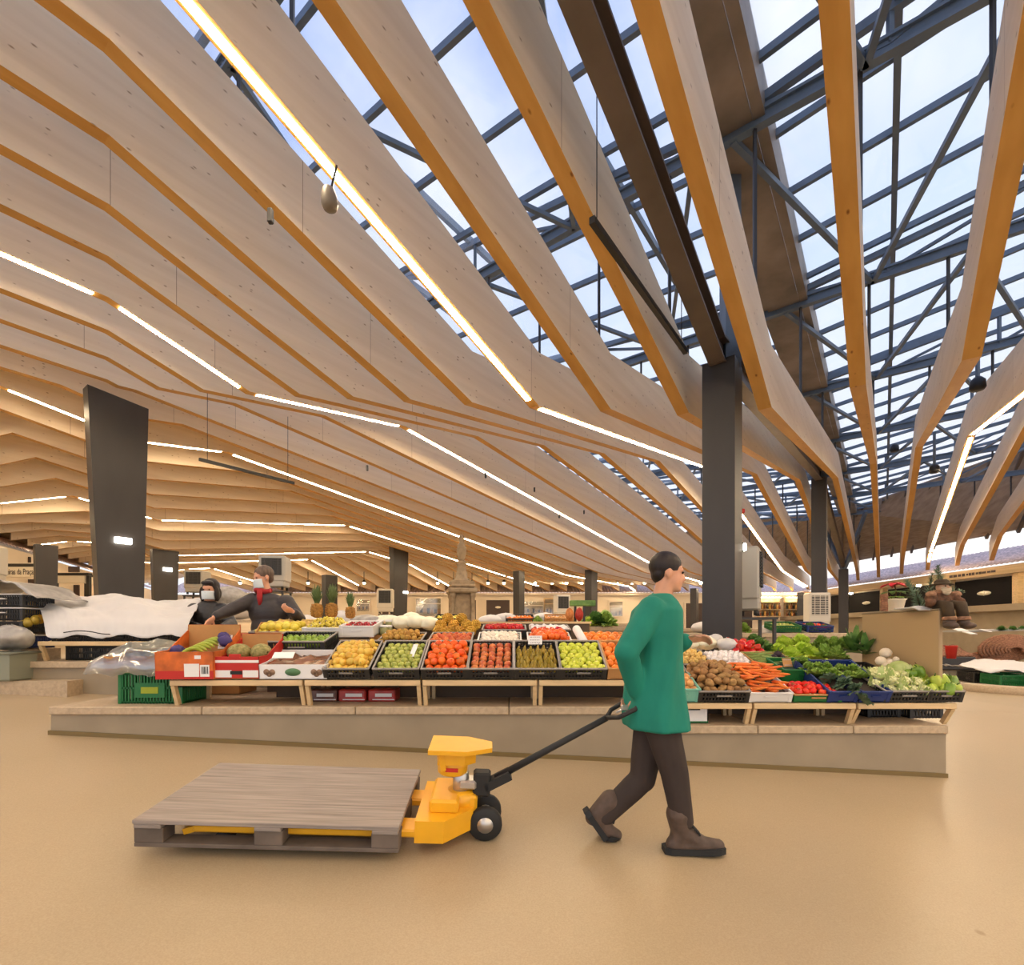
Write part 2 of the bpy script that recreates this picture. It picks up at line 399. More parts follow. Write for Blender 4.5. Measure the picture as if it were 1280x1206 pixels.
# trusses across
TK = [-1.6+3.95*k for k in range(-1, 9)]
for k, t in enumerate(TK):
    o = thing('roof_truss', 'blue-grey steel truss crossing under the glass roof, %s from the camera' % (['behind first','nearest','second','third','fourth','fifth','sixth','seventh','eighth','ninth','tenth'][k]), 'steel truss', PT(-1.5, t, 5.85), kind='structure', group='steel trusses under the glass roof')
    b = min(PRR, pmax(t))
    c = MB(); c.bar(PT(PL, t, 5.85), PT(b, t, 5.85), .10, .035); c.bar(PT(PL, t, 6.0), PT(b, t, 6.0), .10, .035); c.bar(PT(PL, t, 5.92), PT(b, t, 5.92), .03, .16)
    c.build('bottom_chord', M['bluesteel'], o, True)
    c = MB(); c.bar(PT(PL, t, gz(PL)-.16), PT(-1.7, t, 6.12), .08, .1); c.bar(PT(-1.2, t, 6.12), PT(b, t, gz(b)-.16), .08, .1); c.build('top_chord', M['bluesteel'], o, True)
    ps = [PL+1.85*i for i in range(11) if PL+1.85*i < b]
    for i, q in enumerate(ps[:-1]):
        q2 = ps[i+1]
        zt = lambda a: max(gz(a)-.16, 6.1)
        d = MB(); d.bar(PT(q, t, 5.95), PT(q, t, zt(q)), .05, .05); d.build('post', M['bluesteel'], o, True)
        d = MB()
        if (q < -1.7): d.bar(PT(q2, t, 5.95), PT(q, t, zt(q)), .045, .045)
        else: d.bar(PT(q, t, 5.95), PT(q2, t, zt(q2)), .045, .045)
        d.build('diagonal', M['bluesteel'], o, True)
    for j, (p, pr) in beams.items():
        if -5.6 < p < 5 and t < pr[-1][0]-2 and p < b:
            zb = zat(pr, t)+FH
            if zb < 5.8:
                h = MB(); h.bar(PT(p+.05, t, zb-.16), PT(p+.05, t, 5.85), .035, .035); h.build('hanger', M['steel'], o, True)
# flat zigzag bracing between the trusses
for k in range(len(TK)-1):
    t, t2 = TK[k], TK[k+1]
    m_ = MB(); q = [-9.0, -7.2, -5.4, -3.6, -1.9]; seq = [(a, t if i % 2 == 0 else t2) for i, a in enumerate(q)]
    for a, b in zip(seq, seq[1:]): m_.bar(PT(*a, 5.85), PT(*b, 5.85), .06, .06)
    tag(m_.build('roof_bracing_beam', M['bluesteel']), 'flat zigzag steel bracing over the timber beams left of the gutter', 'steel bracing', 'zigzag bracing left of the gutter', 'structure')
    m_ = MB(); q = [-1.44, -.15, 1.1, 2.4, 3.7, 5.0]; seq = [(a, t if i % 2 == 0 else t2) for i, a in enumerate(q) if a < pmax(t2)+.5]
    for a, b in zip(seq, seq[1:]): m_.bar(PT(*a, 5.85), PT(*b, 5.85), .07, .07)
    if m_.v: tag(m_.build('roof_bracing_beam', M['bluesteel']), 'flat zigzag steel bracing over the timber beams right of the gutter', 'steel bracing', 'zigzag bracing right of the gutter', 'structure')
# valley gutter over the column row
m_ = MB()
for (pa, za, pb, zb) in ((-1.82, 6.36, -1.72, 5.98), (-1.72, 5.98, -1.22, 5.93), (-1.22, 5.93, -1.08, 6.40)):
    m_.bar(PT((pa+pb)/2, T0, (za+zb)/2), PT((pa+pb)/2, 33, (za+zb)/2), sqrt((pa-pb)**2+(za-zb)**2) if abs(za-zb) < .2 else .12, .03 if abs(za-zb) < .2 else abs(za-zb))
tag(m_.build('gutter_beam', M['gutter']), 'brown sheet-metal valley gutter running above the row of dark columns', 'gutter', kind='structure')
# girder that follows the fold over the columns
m_ = MB(); gp = [(-6, 4.97), (.4, 4.97), (6.6, 3.42), (19.2, 4.98), (31.2, 3.4)]
for a, b in zip(gp, gp[1:]):
    A, B = PT(-1.7, *a), PT(-1.7, *b)
    up = Vector((0,0,1))
    m_.bar(A+up*.02, B+up*.02, .2, .03); m_.bar(A+up*.32, B+up*.32, .2, .03); m_.bar(A+up*.17, B+up*.17, .03, .3)
tag(m_.build('steel_girder_beam', M['brownsteel']), 'brown-grey steel girder resting on the row of dark columns', 'girder', kind='structure')

# roof end over the right-hand eaves: boarded soffit
m_ = MB(); q = [PT(-9, 31, 6.6), PT(-1.7, 31.0, 6.3), PT(5.0, 25.5, 7.0), PT(9, 22, 7.6)]
e = [Vector((8, 37, 4.4+CZ)), Vector((20.6, 31, 4.3+CZ)), Vector((20.6, 20.2, 4.2+CZ)), Vector((20.6, 12, 4.2+CZ))]
for i in range(3): m_.add([q[i], q[i+1], e[i+1], e[i]], [(0,1,2,3)])
o = m_.build('ceiling_soffit', M['soffit']); solid(o, .06, -1)
tag(o, 'grey-brown boarded slope of roof above the tiled eaves', 'roof soffit', kind='structure')
for i in range(9):
    u = i/8; A = q[1].lerp(q[2], u); B = e[1].lerp(e[2], u); m_ = MB()
    m_.bar(A-Vector((0,0,.12)), B-Vector((0,0,.12)), .1, .16)
    tag(m_.build('soffit_rafter_beam', M['brownsteel']), 'dark rafter under the boarded roof slope', 'rafter', 'rafters of the boarded slope', 'structure')

# ================================================================== columns
def column(X, Y, z1, w1, w0, d, lab, rot=ROT, cut=0.0, lamp=None, t1=0.0, t0=0.0):
    """tapered sheet-steel column: width w along u, depth d along n"""
    zb = fz(X, Y)-.05; h = z1+CZ-zb
    o = thing('steel_column', lab, 'column', (X, Y, zb), rot, 'dark columns of the hall', 'structure')
    m_ = MB(); vs = []
    for (w, z, c, s) in ((w0, 0, 0, t0), (w1, h, cut, t1)):
        vs += [(s-w/2, -d/2, z+c/2), (s+w/2, -d/2, z-c/2), (s+w/2, d/2, z-c/2), (s-w/2, d/2, z+c/2)]
    m_.add(vs, [(0,3,2,1),(4,5,6,7),(0,1,5,4),(1,2,6,5),(2,3,7,6),(3,0,4,7)])
    m_.build('shaft', M['steel'], o)
    b = MB(); b.box((t0, 0, .06), (w0+.02, d+.02, .12)); b.build('foot_plate', M['brownsteel'], o)
    if lamp:
        l = MB(); l.bbox((lamp[0], -d/2-.03, lamp[1]-zb), (lamp[2], .05, lamp[3]), .01); l.build('sign_lamp', M['lamp'], o)
    return o
def pt2(p, t): v = PT(p, t, 0); return v.x, v.y
column(*pt2(-1.7, 6.87), 3.49, .4, .4, .4, 'massive dark square column behind the vegetables, nearest the camera')
column(*pt2(-1.7, 19.1), 5.03, .42, .42, .42, 'second dark square column along the row, with a white cooler hung on it')
column(*pt2(-1.7, 31.3), 3.3, .42, .42, .42, 'farthest dark square column of the row with a forked steel head')
X, Y = pt2(-12.5, 3.25)
column(X, Y, 4.74, 1.0, .67, .32, 'big tapered dark column with a small lit sign, above the white sheet', cut=.12, lamp=(.06, CZ+(790-677.5)/FP*10.2, .28, .12), t1=0, t0=.06)
X, Y = pt2(-22.6, 7.4)
column(X, Y, 3.2, .90, .70, .28, 'smaller tapered dark column with a lit sign, beyond the big tapered one', lamp=(.05, CZ+(790-712)/FP*Y, .3, .13))
column(-14.1, 15.0, 2.62, .52, .42, .28, 'tapered dark column near the shop sign at the far side')
X, Y = pt2(-21.6, 18.3)
column(X, Y, 4.72, 1.05, .75, .4, 'tapered dark column between the stone monument and the stall cooler', lamp=(.3, CZ+(790-740)/FP*Y, .3, .12))
column((412-640)/FP*28, 28, 3.2, .75, .7, .4, 'short dark column behind the pineapples')
column((648.5-640)/FP*26.5, 26.5, 3.25, .5, .45, .4, 'dark column just beyond the stone monument')
column((739-640)/FP*26.5, 26.5, 3.3, .68, .66, .4, 'dark column between the green banner and the walking worker')
column((1001-640)/FP*34, 34, 2.7, .45, .45, .4, 'thin dark post by the lit back eaves')
column((868-640)/FP*33, 33, 2.9, .5, .5, .4, 'dark post beside the walking worker at the back wall')
# steel posts rising from the column heads to the gutter
for t, z0, z1 in ((6.95, 3.45, 5.95), (19.15, 5.0, 5.95)):
    m_ = MB(); a = PT(-1.62, t, z0); b = PT(-1.62, t, z1); m_.bar(a, b, .2, .2)
    tag(m_.build('roof_post_pillar', M['bluesteel']), 'blue-grey steel post on top of the %s column of the row' % ('nearest' if t < 8 else 'second'), 'steel post', kind='structure')
for dp, dt in ((-1.0, 1.6), (1.0, -1.6), (.8, 2.0)):
    m_ = MB(); m_.bar(PT(-1.7, 31.3, 3.2), PT(-1.7+dp, 31.3+dt, 5.9), .14, .14)
    tag(m_.build('strut_beam', M['bluesteel']), 'slanting steel strut on the head of the farthest column', 'steel strut', 'struts of the forked column head', 'structure')

# ================================================================== surrounding galleries
def wall_poly(name, a, b, z0, z1, m, lab, th=.3):
    a, b = Vector((*a, 0)), Vector((*b, 0)); d = (b-a).normalized(); nrm = Vector((-d.y, d.x, 0))*th
    w = MB(); w.prism([(a.x, a.y), (b.x, b.y), (b.x+nrm.x, b.y+nrm.y), (a.x+nrm.x, a.y+nrm.y)], z0+CZ, z1+CZ)
    return tag(w.build(name, m), lab, 'wall', kind='structure')
def eave(a, b, z, lab, out, rise=1.0, run=2.4):
    """row of clay tiles sloping up and away from the hall"""
    a, b = Vector((*a, z+CZ)), Vector((*b, z+CZ)); L_ = (b-a).length; n_ = int(L_/.22); out = Vector((*out, 0)).normalized()
    w = MB(); nv = 7
    def fn(u, v):
        k = u*n_*2; q = a.lerp(b, u)+out*(v*run)+Vector((0,0,v*rise+.05*abs(sin(k*pi/2))+.015*(1-(v*nv)%1)))
        return tuple(q)
    w.grid(fn, n_*2, nv, smooth=False)
    o = w.build('tiled_roof', M['tile']); solid(o, .03)
    return tag(o, lab, 'tiled eave', kind='structure')
BY = 36.0
wall_poly('wall_back', (22, BY), (-27, BY), -2.2, 2.72, M['wallwhite'], 'cream plaster wall of the shops across the back', -.3)
eave((-25, BY-.5), (21.4, BY-.5), 2.80, 'long clay-tiled eave above the back shops', (0, 1))
m_ = MB(); m_.box((0, BY-.3, 2.74+CZ), (43, .12, .16)); tag(m_.build('trim_1', M['wallwhite']), 'timber fascia under the back eave', 'fascia', kind='structure')
RX = 21.0
wall_poly('wall_right', (RX, 8), (RX, BY), -2.5, 2.72, M['wallwhite'], 'cream wall of the raised gallery on the right', -.3)
eave((RX-.5, 6), (RX-.5, BY), 2.84, 'long clay-tiled eave above the right gallery', (1, 0))
m_ = MB(); m_.box((RX-.35, 21.5, 2.62+CZ), (.14, 29, .36)); tag(m_.build('trim_2', mat('pale_oak_fascia', (.52,.38,.22), .6, (2,.15,(1,.2,6)))), 'pale timber fascia board under the right eave', 'fascia', kind='structure')
wl = wall_poly('wall_left', (-25.4, 36.3), (-10.3, 2), -2.2, 2.7, M['wallwhite'], 'cream wall of the shops on the left side', .3)
eave((-15.3, 13), (-25, 35.3), 2.9, 'clay-tiled eave above the left shops', (-1, -.25))
# raised gallery parapet on the right
m_ = MB(); m_.box((RX-1.3, 23, .98+CZ), (.5, 30, .26)); m_.box((RX-1.1, 23, -.6+CZ), (.2, 30, 3.0))
tag(m_.build('wall_parapet', M['cream']), 'long cream parapet with a thick ledge in front of the right gallery', 'parapet wall', kind='structure')
m_ = MB(); m_.box((RX-.5, 23, .55+CZ), (1.2, 30, .2)); tag(m_.build('floor_gallery', M['cream']), 'raised gallery floor behind the parapet', 'floor', kind='structure')
# ================================================================== the main stall
def c8(r, g, b):
    f = lambda v: ((v/255+.055)/1.055)**2.4 if v > 10 else v/255/12.92
    return (f(r), f(g), f(b))
M['kerb'] = mat('olive_kerb_paint', c8(120,100,60), .6)
M['pale_wood'] = mat('pale_birch_rail', c8(214,184,138), .5, (3,.12,(1,6,6)))
M['blackplastic'] = mat('black_crate_plastic', (.022,.021,.02), .45, spec=.5)
M['greycrate'] = mat('grey_black_crate_rim', (.30,.27,.24), .45)
M['bluecrate'] = mat('blue_crate_plastic', c8(30,52,112), .4)
M['greencrate'] = mat('green_crate_plastic', c8(30,105,52), .4)
M['tealcrate'] = mat('teal_basket_plastic', c8(120,185,165), .5)
M['kraft'] = mat('brown_cardboard', c8(190,140,85), .8, (6,.1,(1,1,1)))
M['liner'] = mat('dark_tray_liner', (.05,.035,.025), .8)
M['paper'] = mat('white_paper', (.82,.80,.78), .7)
M['redprint'] = mat('red_print', c8(190,45,35), .6)
M['orangeprint'] = mat('orange_print', c8(206,104,42), .6, (7,.35,(1,1,1)))
M['blackink'] = mat('black_ink', (.02,.02,.02), .7)
M['faintink'] = mat('faint_grey_ink', (.38,.36,.38), .7)
M['greenprint'] = mat('green_print', c8(90,130,90), .6)
M['film'] = glass_mat('clear_plastic_film', (.9,.9,.88), .28, .28)
M['sheet'] = mat('white_plastic_sheet', (.58,.56,.545), .45, spec=.5)
SY = 4.2; SP = FP/SY
XL = lambda px: (px-640)/SP
def slab(x0, x1, ztop, lab1, lab2, n):
    zf = lambda X: fz(X, SY)-.06
    m_ = MB(); z1 = ztop-.068+CZ
    y0, y1 = SY+.012, SY+1.95
    vs = [(x0, y0, zf(x0)), (x1, y0, zf(x1)), (x1, y1, fz(x1, y1)-.06), (x0, y1, fz(x0, y1)-.06), (x0, y0, z1), (x1, y0, z1), (x1, y1, z1), (x0, y1, z1)]
    m_.add(vs, [(0,3,2,1),(4,5,6,7),(0,1,5,4),(1,2,6,5),(2,3,7,6),(3,0,4,7)])
    t = thing('stall_plinth', lab1, 'stall plinth', ((x0+x1)/2, SY+1, fz((x0+x1)/2, SY)), kind='structure')
    m_.build('plinth_body', M['cream'], t, True)
    b = MB(); xs_ = [x0+(x1-x0)*i/n for i in range(n+1)]
    for a, c in zip(xs_, xs_[1:]):
        b.bbox(((a+c)/2, SY+.96, ztop-.034+CZ), (c-a-.006, 1.96, .068), .008)
    b.build('top_slab', M['slabtop'], t, True)
    k = MB()
    vs = [(x0-.01, SY-.006, zf(x0)), (x1+.004, SY-.006, zf(x1)), (x1+.004, SY+.02, zf(x1)), (x0-.01, SY+.02, zf(x0))]
    vs += [(a, b_, c+.095) for a, b_, c in vs]
    k.add(vs, [(0,3,2,1),(4,5,6,7),(0,1,5,4),(1,2,6,5),(2,3,7,6),(3,0,4,7)])
    k.build('kerb_strip', M['kerb'], t, True)
STEP = 1.27
slab(XL(62), STEP, -.63, 'long cream concrete plinth under the fruit half of the stall', '', 4)
slab(STEP, XL(1184), -.79, 'taller-looking cream plinth under the vegetable half of the stall', '', 3)

def table(pl, pr, ztop, slabz, lab, lean=.09, rise=.16):
    a, b = XL(pl), XL(pr)
    t = thing('display_table', lab, 'display table', ((a+b)/2, SY, slabz+CZ), 0, 'pale wooden display tables of the stall')
    r = MB(); r.bbox(((a+b)/2, SY+.02, ztop-.024+CZ), (b-a-.012, .045, .048), .004); r.build('front_rail', M['pale_wood'], t, True)
    d = MB(); d.bar(((a+b)/2, SY+.04, ztop-.03+CZ), ((a+b)/2, SY+.52, ztop-.03+rise+CZ), b-a-.03, .02); d.build('sloped_board', M['pale_wood'], t, True)
    for X in (a+.022, b-.022):
        l = MB(); l.bar((X, SY+.03, ztop-.045+CZ), (X, SY+lean, slabz+CZ), .032, .04, up=(0,1,0)); l.build('leg', M['pale_wood'], t, True)
        l = MB(); l.bar((X, SY+.52, ztop-.05+rise+CZ), (X, SY+.52, slabz+CZ), .032, .04, up=(0,1,0)); l.build('leg', M['pale_wood'], t, True)
        l = MB(); l.bar((X, SY+.06, ztop-.06+CZ), (X, SY+.5, ztop-.08+rise+CZ), .02, .02); l.build('side_brace', M['blackplastic'], t, True)
table(211, 378.5, -.407, -.63, 'pale wooden display table under the banana and melon boxes', rise=.0)
table(379.5, 526, -.407, -.63, 'pale wooden display table under the pears, with red packs below it', rise=.03)
table(527, 672, -.407, -.63, 'pale wooden display table under the orange and red fruit crates')
table(673, 820, -.407, -.63, 'pale wooden display table under the yellow-green apples, behind the handle')
table(836, 941, -.603, -.79, 'pale wooden display table under the potatoes, beside the walking worker')
table(942, 1071, -.603, -.79, 'pale wooden display table under the carrots and tomatoes')
table(1072, 1197, -.603, -.79, 'pale wooden display table at the stall end under the cauliflowers', .12)
M['riser'] = mat('dark_brown_riser', (.10,.07,.048), .8)
# stepped stands behind the front row
def stand(x0, x1, y0, y1, z, zb, lab):
    m_ = MB(); m_.box(((x0+x1)/2, (y0+y1)/2, z-.012+CZ), (x1-x0, y1-y0, .024))
    t = thing('display_step', lab, 'display step', ((x0+x1)/2, y0, zb+CZ), 0, 'stepped stands behind the front crates')
    m_.build('board', M['pale_wood'], t, True)
    m_ = MB(); m_.box(((x0+x1)/2, y0+.03, (z+zb)/2+CZ-.012), (x1-x0-.04, .02, z-zb-.024)); m_.build('riser', M['riser'], t, True)
    for X in (x0+.04, x1-.04):
        m_ = MB(); m_.box((X, y1-.04, (z+zb)/2+CZ-.012), (.04, .04, z-zb-.024)); m_.build('leg', M['pale_wood'], t, True)
stand(-2.3, 1.1, 4.78, 5.2, -.21, -.63, 'hidden wooden step carrying the second row of fruit crates')
stand(-2.6, 1.1, 5.21, 5.6, -.08, -.63, 'wooden step carrying the third row of fruit boxes')
stand(-2.32, .9, 5.61, 6.05, .12, -.63, 'topmost wooden step carrying the pineapples')
stand(1.35, 3.3, 4.78, 5.2, -.46, -.79, 'wooden step carrying the garlic and green beans')
stand(1.35, 3.2, 5.21, 5.75, -.30, -.79, 'wooden step carrying the lettuces')

# ------------------------------------------------------------------ crates
crate_cache = {}
def crate_mesh(w, l, h, m, rim, solidwall=False):
    key = (w, l, h, m, rim, solidwall)
    if key in crate_cache: return crate_cache[key]
    b = MB(); T = .010
    for (cx, cy, dx, dy) in ((0, T/2, w, T), (0, l-T/2, w, T), (-w/2+T/2, l/2, T, l), (w/2-T/2, l/2, T, l)):
        L_ = max(dx, dy); ax = dx > dy; n = max(6, int(L_/.028))
        if solidwall: b.box((cx, cy, h/2), (dx, dy, h))
        else:
            for zz in (.012, h*.5, h-.012): b.box((cx, cy, zz), (dx, dy, .016))
            for k in range(n+1):
                o = -L_/2+L_*k/n*.98+L_*.01
                b.box((cx+(o if ax else 0), cy+(0 if ax else o), h/2), (.012 if ax else T, T if ax else .012, h))
        
    for sx in (-1, 1):
        for yy in (.012, l-.012): b.box((sx*(w/2-.012), yy, h/2), (.03, .03, h))
    b.box((0, l/2, .006), (w, l, .008))
    r = MB(); e = .012
    for (cx, cy, dx, dy) in ((0, 0, w+e, .016), (0, l, w+e, .016), (-w/2, l/2, .016, l), (w/2, l/2, .016, l)): r.bbox((cx, cy, h), (dx, dy, .014), .003)
    r.box((0, -.008, h*.62), (w*.30, .008, .012))
    crate_cache[key] = (b.mesh('crate_body', M[m]), r.mesh('crate_rim', M[rim])); return crate_cache[key]
class Crate: pass
def crate(px, Y, z, lab, w=.385, l=.50, h=.10, tilt=27, m='blackplastic', rim='greycrate', rz=0, solidwall=False, liner='liner', lift=.03, X=None, cat='crate', name='crate'):
    X = (px-640)/FP*Y if X is None else X
    t = thing(name, lab, cat, (X, Y, z+CZ), 0); t.rotation_euler = (R(tilt), 0, R(rz))
    a, b = crate_mesh(w, l, h, m, rim, solidwall)
    link('body', a, t); link('rim', b, t)
    if liner:
        k = MB(); k.box((0, l/2, lift), (w-.022, l-.022, .008)); k.build('liner', M[liner], t)
    c = Crate(); c.o = t; c.w = w; c.l = l; c.h = h; c.z = lift+.004
    c.M = Matrix.Translation((X, Y, z+CZ)) @ Euler((R(tilt), 0, R(rz))).to_matrix().to_4x4()
    return c
ORD = ['first','second','third','fourth','fifth','sixth','seventh','eighth','ninth','tenth','eleventh','twelfth']
def fill(c, name, meshes, rows, cols, r, lab, where, group, cat=None, jit=.15, stag=True, z=None, rot='any', sc=(.92,1.08), layers=1, heap=0.0, tilt=0, base=(0,0,0), y0=.0, y1=1.0):
    """rows of single fruit lying in crate c, each its own object"""
    for ly in range(layers):
        nr, nc = rows-ly, cols-ly
        for i in range(nr):
            for k in range(nc):
                w, l = c.w-.03-2*ly*r, c.l-.03
                off = .25*(-1 if i % 2 else 1) if stag else 0
                x = -w/2+w*(k+.5+off*.8)/nc + random.uniform(-jit, jit)*r
                y = .015+l*(y0+(y1-y0)*(i+.5+ly*.4)/rows) + random.uniform(-jit, jit)*r
                u = (2*x/c.w); v = 2*(y/c.l)-1
                zz = (c.z+r if z is None else z)+ly*r*1.35+heap*max(0, 1-u*u)*max(0, 1-v*v)+random.uniform(0, jit)*r*.6
                p = c.M @ Vector((x, y, zz))
                o = link(name, random.choice(meshes)); o.location = p
                if rot == 'any': o.rotation_euler = (random.uniform(-.6, .6), random.uniform(-.6, .6), random.uniform(0, 6.28))
                elif rot == 'all': o.rotation_euler = (random.uniform(0, 6.28), random.uniform(0, 6.28), random.uniform(0, 6.28))
                else: o.rotation_euler = (rot[0]+random.uniform(-.2, .2), rot[1]+random.uniform(-.2, .2), rot[2]+random.uniform(-.35, .35))
                s = random.uniform(*sc); o.scale = (s, s, s)
                pos = '%s from the left in %s row' % (ORD[k], ORD[i] if i < 12 else 'last')
                t = '%s%s, %s of %s' % ('upper ' if ly else '', lab, pos, where)
                tag(o, ' '.join(t.split()[:16]), cat or name, group)

# ------------------------------------------------------------------ produce meshes (each about life size)
def fruit_mat(name, c1, c2, sc=14, rough=.38, rand=.12, bump=0, spec=.45):
    return mat(name, c8(*c1), rough, (sc, .0, (1,1,1)), rand=rand, col2=c8(*c2), bump=bump, spec=spec)
FM = {
 'pear': fruit_mat('yellow_pear_skin', (206,150,40), (226,196,86)), 'gapple': fruit_mat('green_apple_skin', (128,142,44), (196,196,100)),
 'persimmon': fruit_mat('orange_fruit_skin', (226,82,16), (242,120,36), rough=.3), 'rapple': fruit_mat('red_apple_skin', (168,40,26), (222,140,74)),
 'conf': fruit_mat('olive_pear_skin', (134,112,24), (190,160,62), 18), 'yapple': fruit_mat('yellow_green_apple_skin', (182,192,36), (216,218,86)),
 'orange': fruit_mat('orange_peel', (226,108,18), (240,142,44), 60, .42, bump=.25), 'lime': fruit_mat('lime_skin', (104,136,30), (150,176,56)),
 'mango': fruit_mat('yellow_quince_skin', (204,182,40), (226,208,86)), 'kiwi': fruit_mat('kiwi_skin', (150,104,38), (196,156,72), 30, .8),
 'peach': fruit_mat('peach_skin', (178,46,28), (228,142,66), 8, .55), 'mushroom': fruit_mat('mushroom_cap', (226,212,190), (246,238,222), 10, .6, .05),
 'tomato': fruit_mat('tomato_skin', (212,34,14), (230,66,24), 6, .2), 'potato': fruit_mat('potato_skin', (128,92,50), (176,134,82), 25, .75, .12, .2),
 'npotato': fruit_mat('new_potato_skin', (196,156,78), (224,192,118), 25, .7), 'garlic': fruit_mat('garlic_skin', (214,204,200), (244,238,236), 12, .6, .06),
 'pepper': fruit_mat('red_pepper_skin', (176,18,16), (216,40,24), 5, .2), 'carrot': fruit_mat('carrot_skin', (222,96,26), (240,140,60), 18, .5, .1),
 'cucumber': fruit_mat('cucumber_skin', (28,52,34), (66,92,62), 20, .4), 'bean': fruit_mat('green_bean_skin', (112,138,62), (168,186,108), 12, .45),
 'onion': fruit_mat('onion_skin', (196,128,62), (230,180,118), 10, .4), 'turnip': fruit_mat('turnip_skin', (218,196,168), (240,226,204), 6, .5, .05),
 'cabbage': fruit_mat('cabbage_leaf', (150,172,84), (206,216,150), 8, .5), 'cauli': fruit_mat('cauliflower_curd', (206,206,140), (234,232,184), 30, .7, .08, .3),
 'chayote': fruit_mat('pale_green_pepper_skin', (150,178,54), (196,208,92), 6, .3), 'gpepper': fruit_mat('green_pepper_skin', (84,122,34), (132,160,58), 6, .25),
 'leaf': fruit_mat('bright_lettuce_leaf', (160,194,46), (208,224,96), 10, .5, .08), 'dleaf': fruit_mat('dark_green_leaf', (56,98,40), (112,148,70), 12, .5, .1),
 'mleaf': fruit_mat('mid_green_leaf', (110,148,52), (164,190,88), 12, .5, .1), 'kale': fruit_mat('blue_green_leaf', (58,84,62), (112,136,104), 10, .5, .06),
 'banana': fruit_mat('green_banana_skin', (138,158,40), (200,202,80), 6, .45), 'melon': fruit_mat('melon_rind', (122,116,62), (176,162,104), 40, .7, .06, .4),
 'grape': fruit_mat('yellow_grape_skin', (206,184,60), (228,210,100), 20, .3), 'berry': fruit_mat('red_berry_skin', (150,24,30), (196,52,56), 30, .4),
 'anona': fruit_mat('yellow_brown_knobbly_skin', (176,124,28), (214,172,66), 22, .6), 'pine': fruit_mat('pineapple_rind', (134,92,36), (182,134,60), 40, .7, .05, .4),
 'pineleaf': fruit_mat('pineapple_leaf', (58,80,40), (116,134,80), 8, .5), 'stem': mat('brown_stem', c8(88,62,34), .8), 'calyx': mat('green_calyx', c8(76,102,40), .7),
}
def apple_mesh(nm, m, r=.036, sq=.92):
    b = MB(); pr = []
    for i in range(11):
        a = -pi/2+pi*i/10; rr = cos(a)*r*(1+.06*sin(a)); z = sin(a)*r*sq
        if i in (0, 10): rr = .002; z *= .80
        if i in (1, 9): z *= .98
        pr.append((max(rr, .002), z))
    b.lathe(pr, 14); b.tube([(0,0,r*.7), (.003,0,r*1.02), (.007,.002,r*1.18)], .0018, 5, 1)
    return b.mesh(nm, [FM[m], FM['stem']])
def pear_mesh(nm, m, r=.036, L_=.1):
    b = MB(); pr = [(.003,-.5*r-.02),(r*.6,-r*.85-.01+.01),(r*.93,-r*.45),(r,0),(r*.93,r*.4),(r*.72,r*.95),(r*.5,r*1.4),(r*.36,L_*.5),(r*.2,L_*.56),(.002,L_*.575)]
    b.lathe(pr, 12); b.tube([(0,0,L_*.56), (.004,0,L_*.66), (.01,0,L_*.72)], .002, 5, 1)
    return b.mesh(nm, [FM[m], FM['stem']])
def ball_mesh(nm, m, r, d=(1,1,1), jit=.02, cal=None, nu=12, nv=8):
    b = MB(); b.ell((0,0,0), (r*d[0], r*d[1], r*d[2]), jit=jit, nu=nu, nv=nv)
    if cal:
        for k in range(5):
            t = k*1.2566; b.add([(0,0,r*d[2]*1.0), (cos(t-.3)*r*.3, sin(t-.3)*r*.3, r*d[2]*.98), (cos(t)*r*.62, sin(t)*r*.62, r*d[2]*.92), (cos(t+.3)*r*.3, sin(t+.3)*r*.3, r*d[2]*.98)], [(0,1,2,3)], 1)
        b.tube([(0,0,r*d[2]*.9), (0,.002,r*d[2]*1.15)], .003, 5, 1)
    return b.mesh(nm, [FM[m], FM[cal or 'stem']])
def rod_mesh(nm, m, L_, r0, r1, bend=.0, n=7, tip=True, mi2='calyx'):
    b = MB(); k = 7; pts = []; rs = []
    for i in range(k+1):
        u = i/k; pts.append(((u-.5)*L_, bend*(4*(u-.5)**2-.5), 0)); rs.append(lerp(r0, r1, u)*(1 if 0 < i < k else .35))
    b.tube(pts, rs, n)
    if tip: b.tube([pts[0], (pts[0][0]-.012, pts[0][1], .002)], r0*.3, 5, 1)
    return b.mesh(nm, [FM[m], FM[mi2]])
PRO = {}
PRO['pear'] = [pear_mesh('pear', 'pear'), pear_mesh('pear', 'pear', .033, .092)]
PRO['gapple'] = [apple_mesh('green_apple', 'gapple')]; PRO['rapple'] = [apple_mesh('red_apple', 'rapple')]; PRO['yapple'] = [apple_mesh('yellow_apple', 'yapple', .037)]
PRO['persimmon'] = [ball_mesh('persimmon', 'persimmon', .040, (1,1,.84), .02, 'calyx'), ball_mesh('persimmon', 'persimmon', .036, (1,1,.9), .02)]
PRO['conf'] = [pear_mesh('slim_pear', 'conf', .027, .115)]
PRO['orange'] = [ball_mesh('orange', 'orange', .037, (1,1,.95), .008, None, 14, 9)]; PRO['lime'] = [ball_mesh('lime', 'lime', .030, (1.15,1,1), .01)]
PRO['mango'] = [ball_mesh('quince', 'mango', .043, (1.1,1,.95), .03, None)]; PRO['kiwi'] = [ball_mesh('kiwi', 'kiwi', .029, (1.2,1,.95), .015)]
PRO['peach'] = [ball_mesh('peach', 'peach', .034, (1,1,.95), .015)]; PRO['tomato'] = [ball_mesh('tomato', 'tomato', .036, (1,1,.85), .02, 'calyx'), ball_mesh('tomato', 'tomato', .032, (1.1,1,.85), .02)]
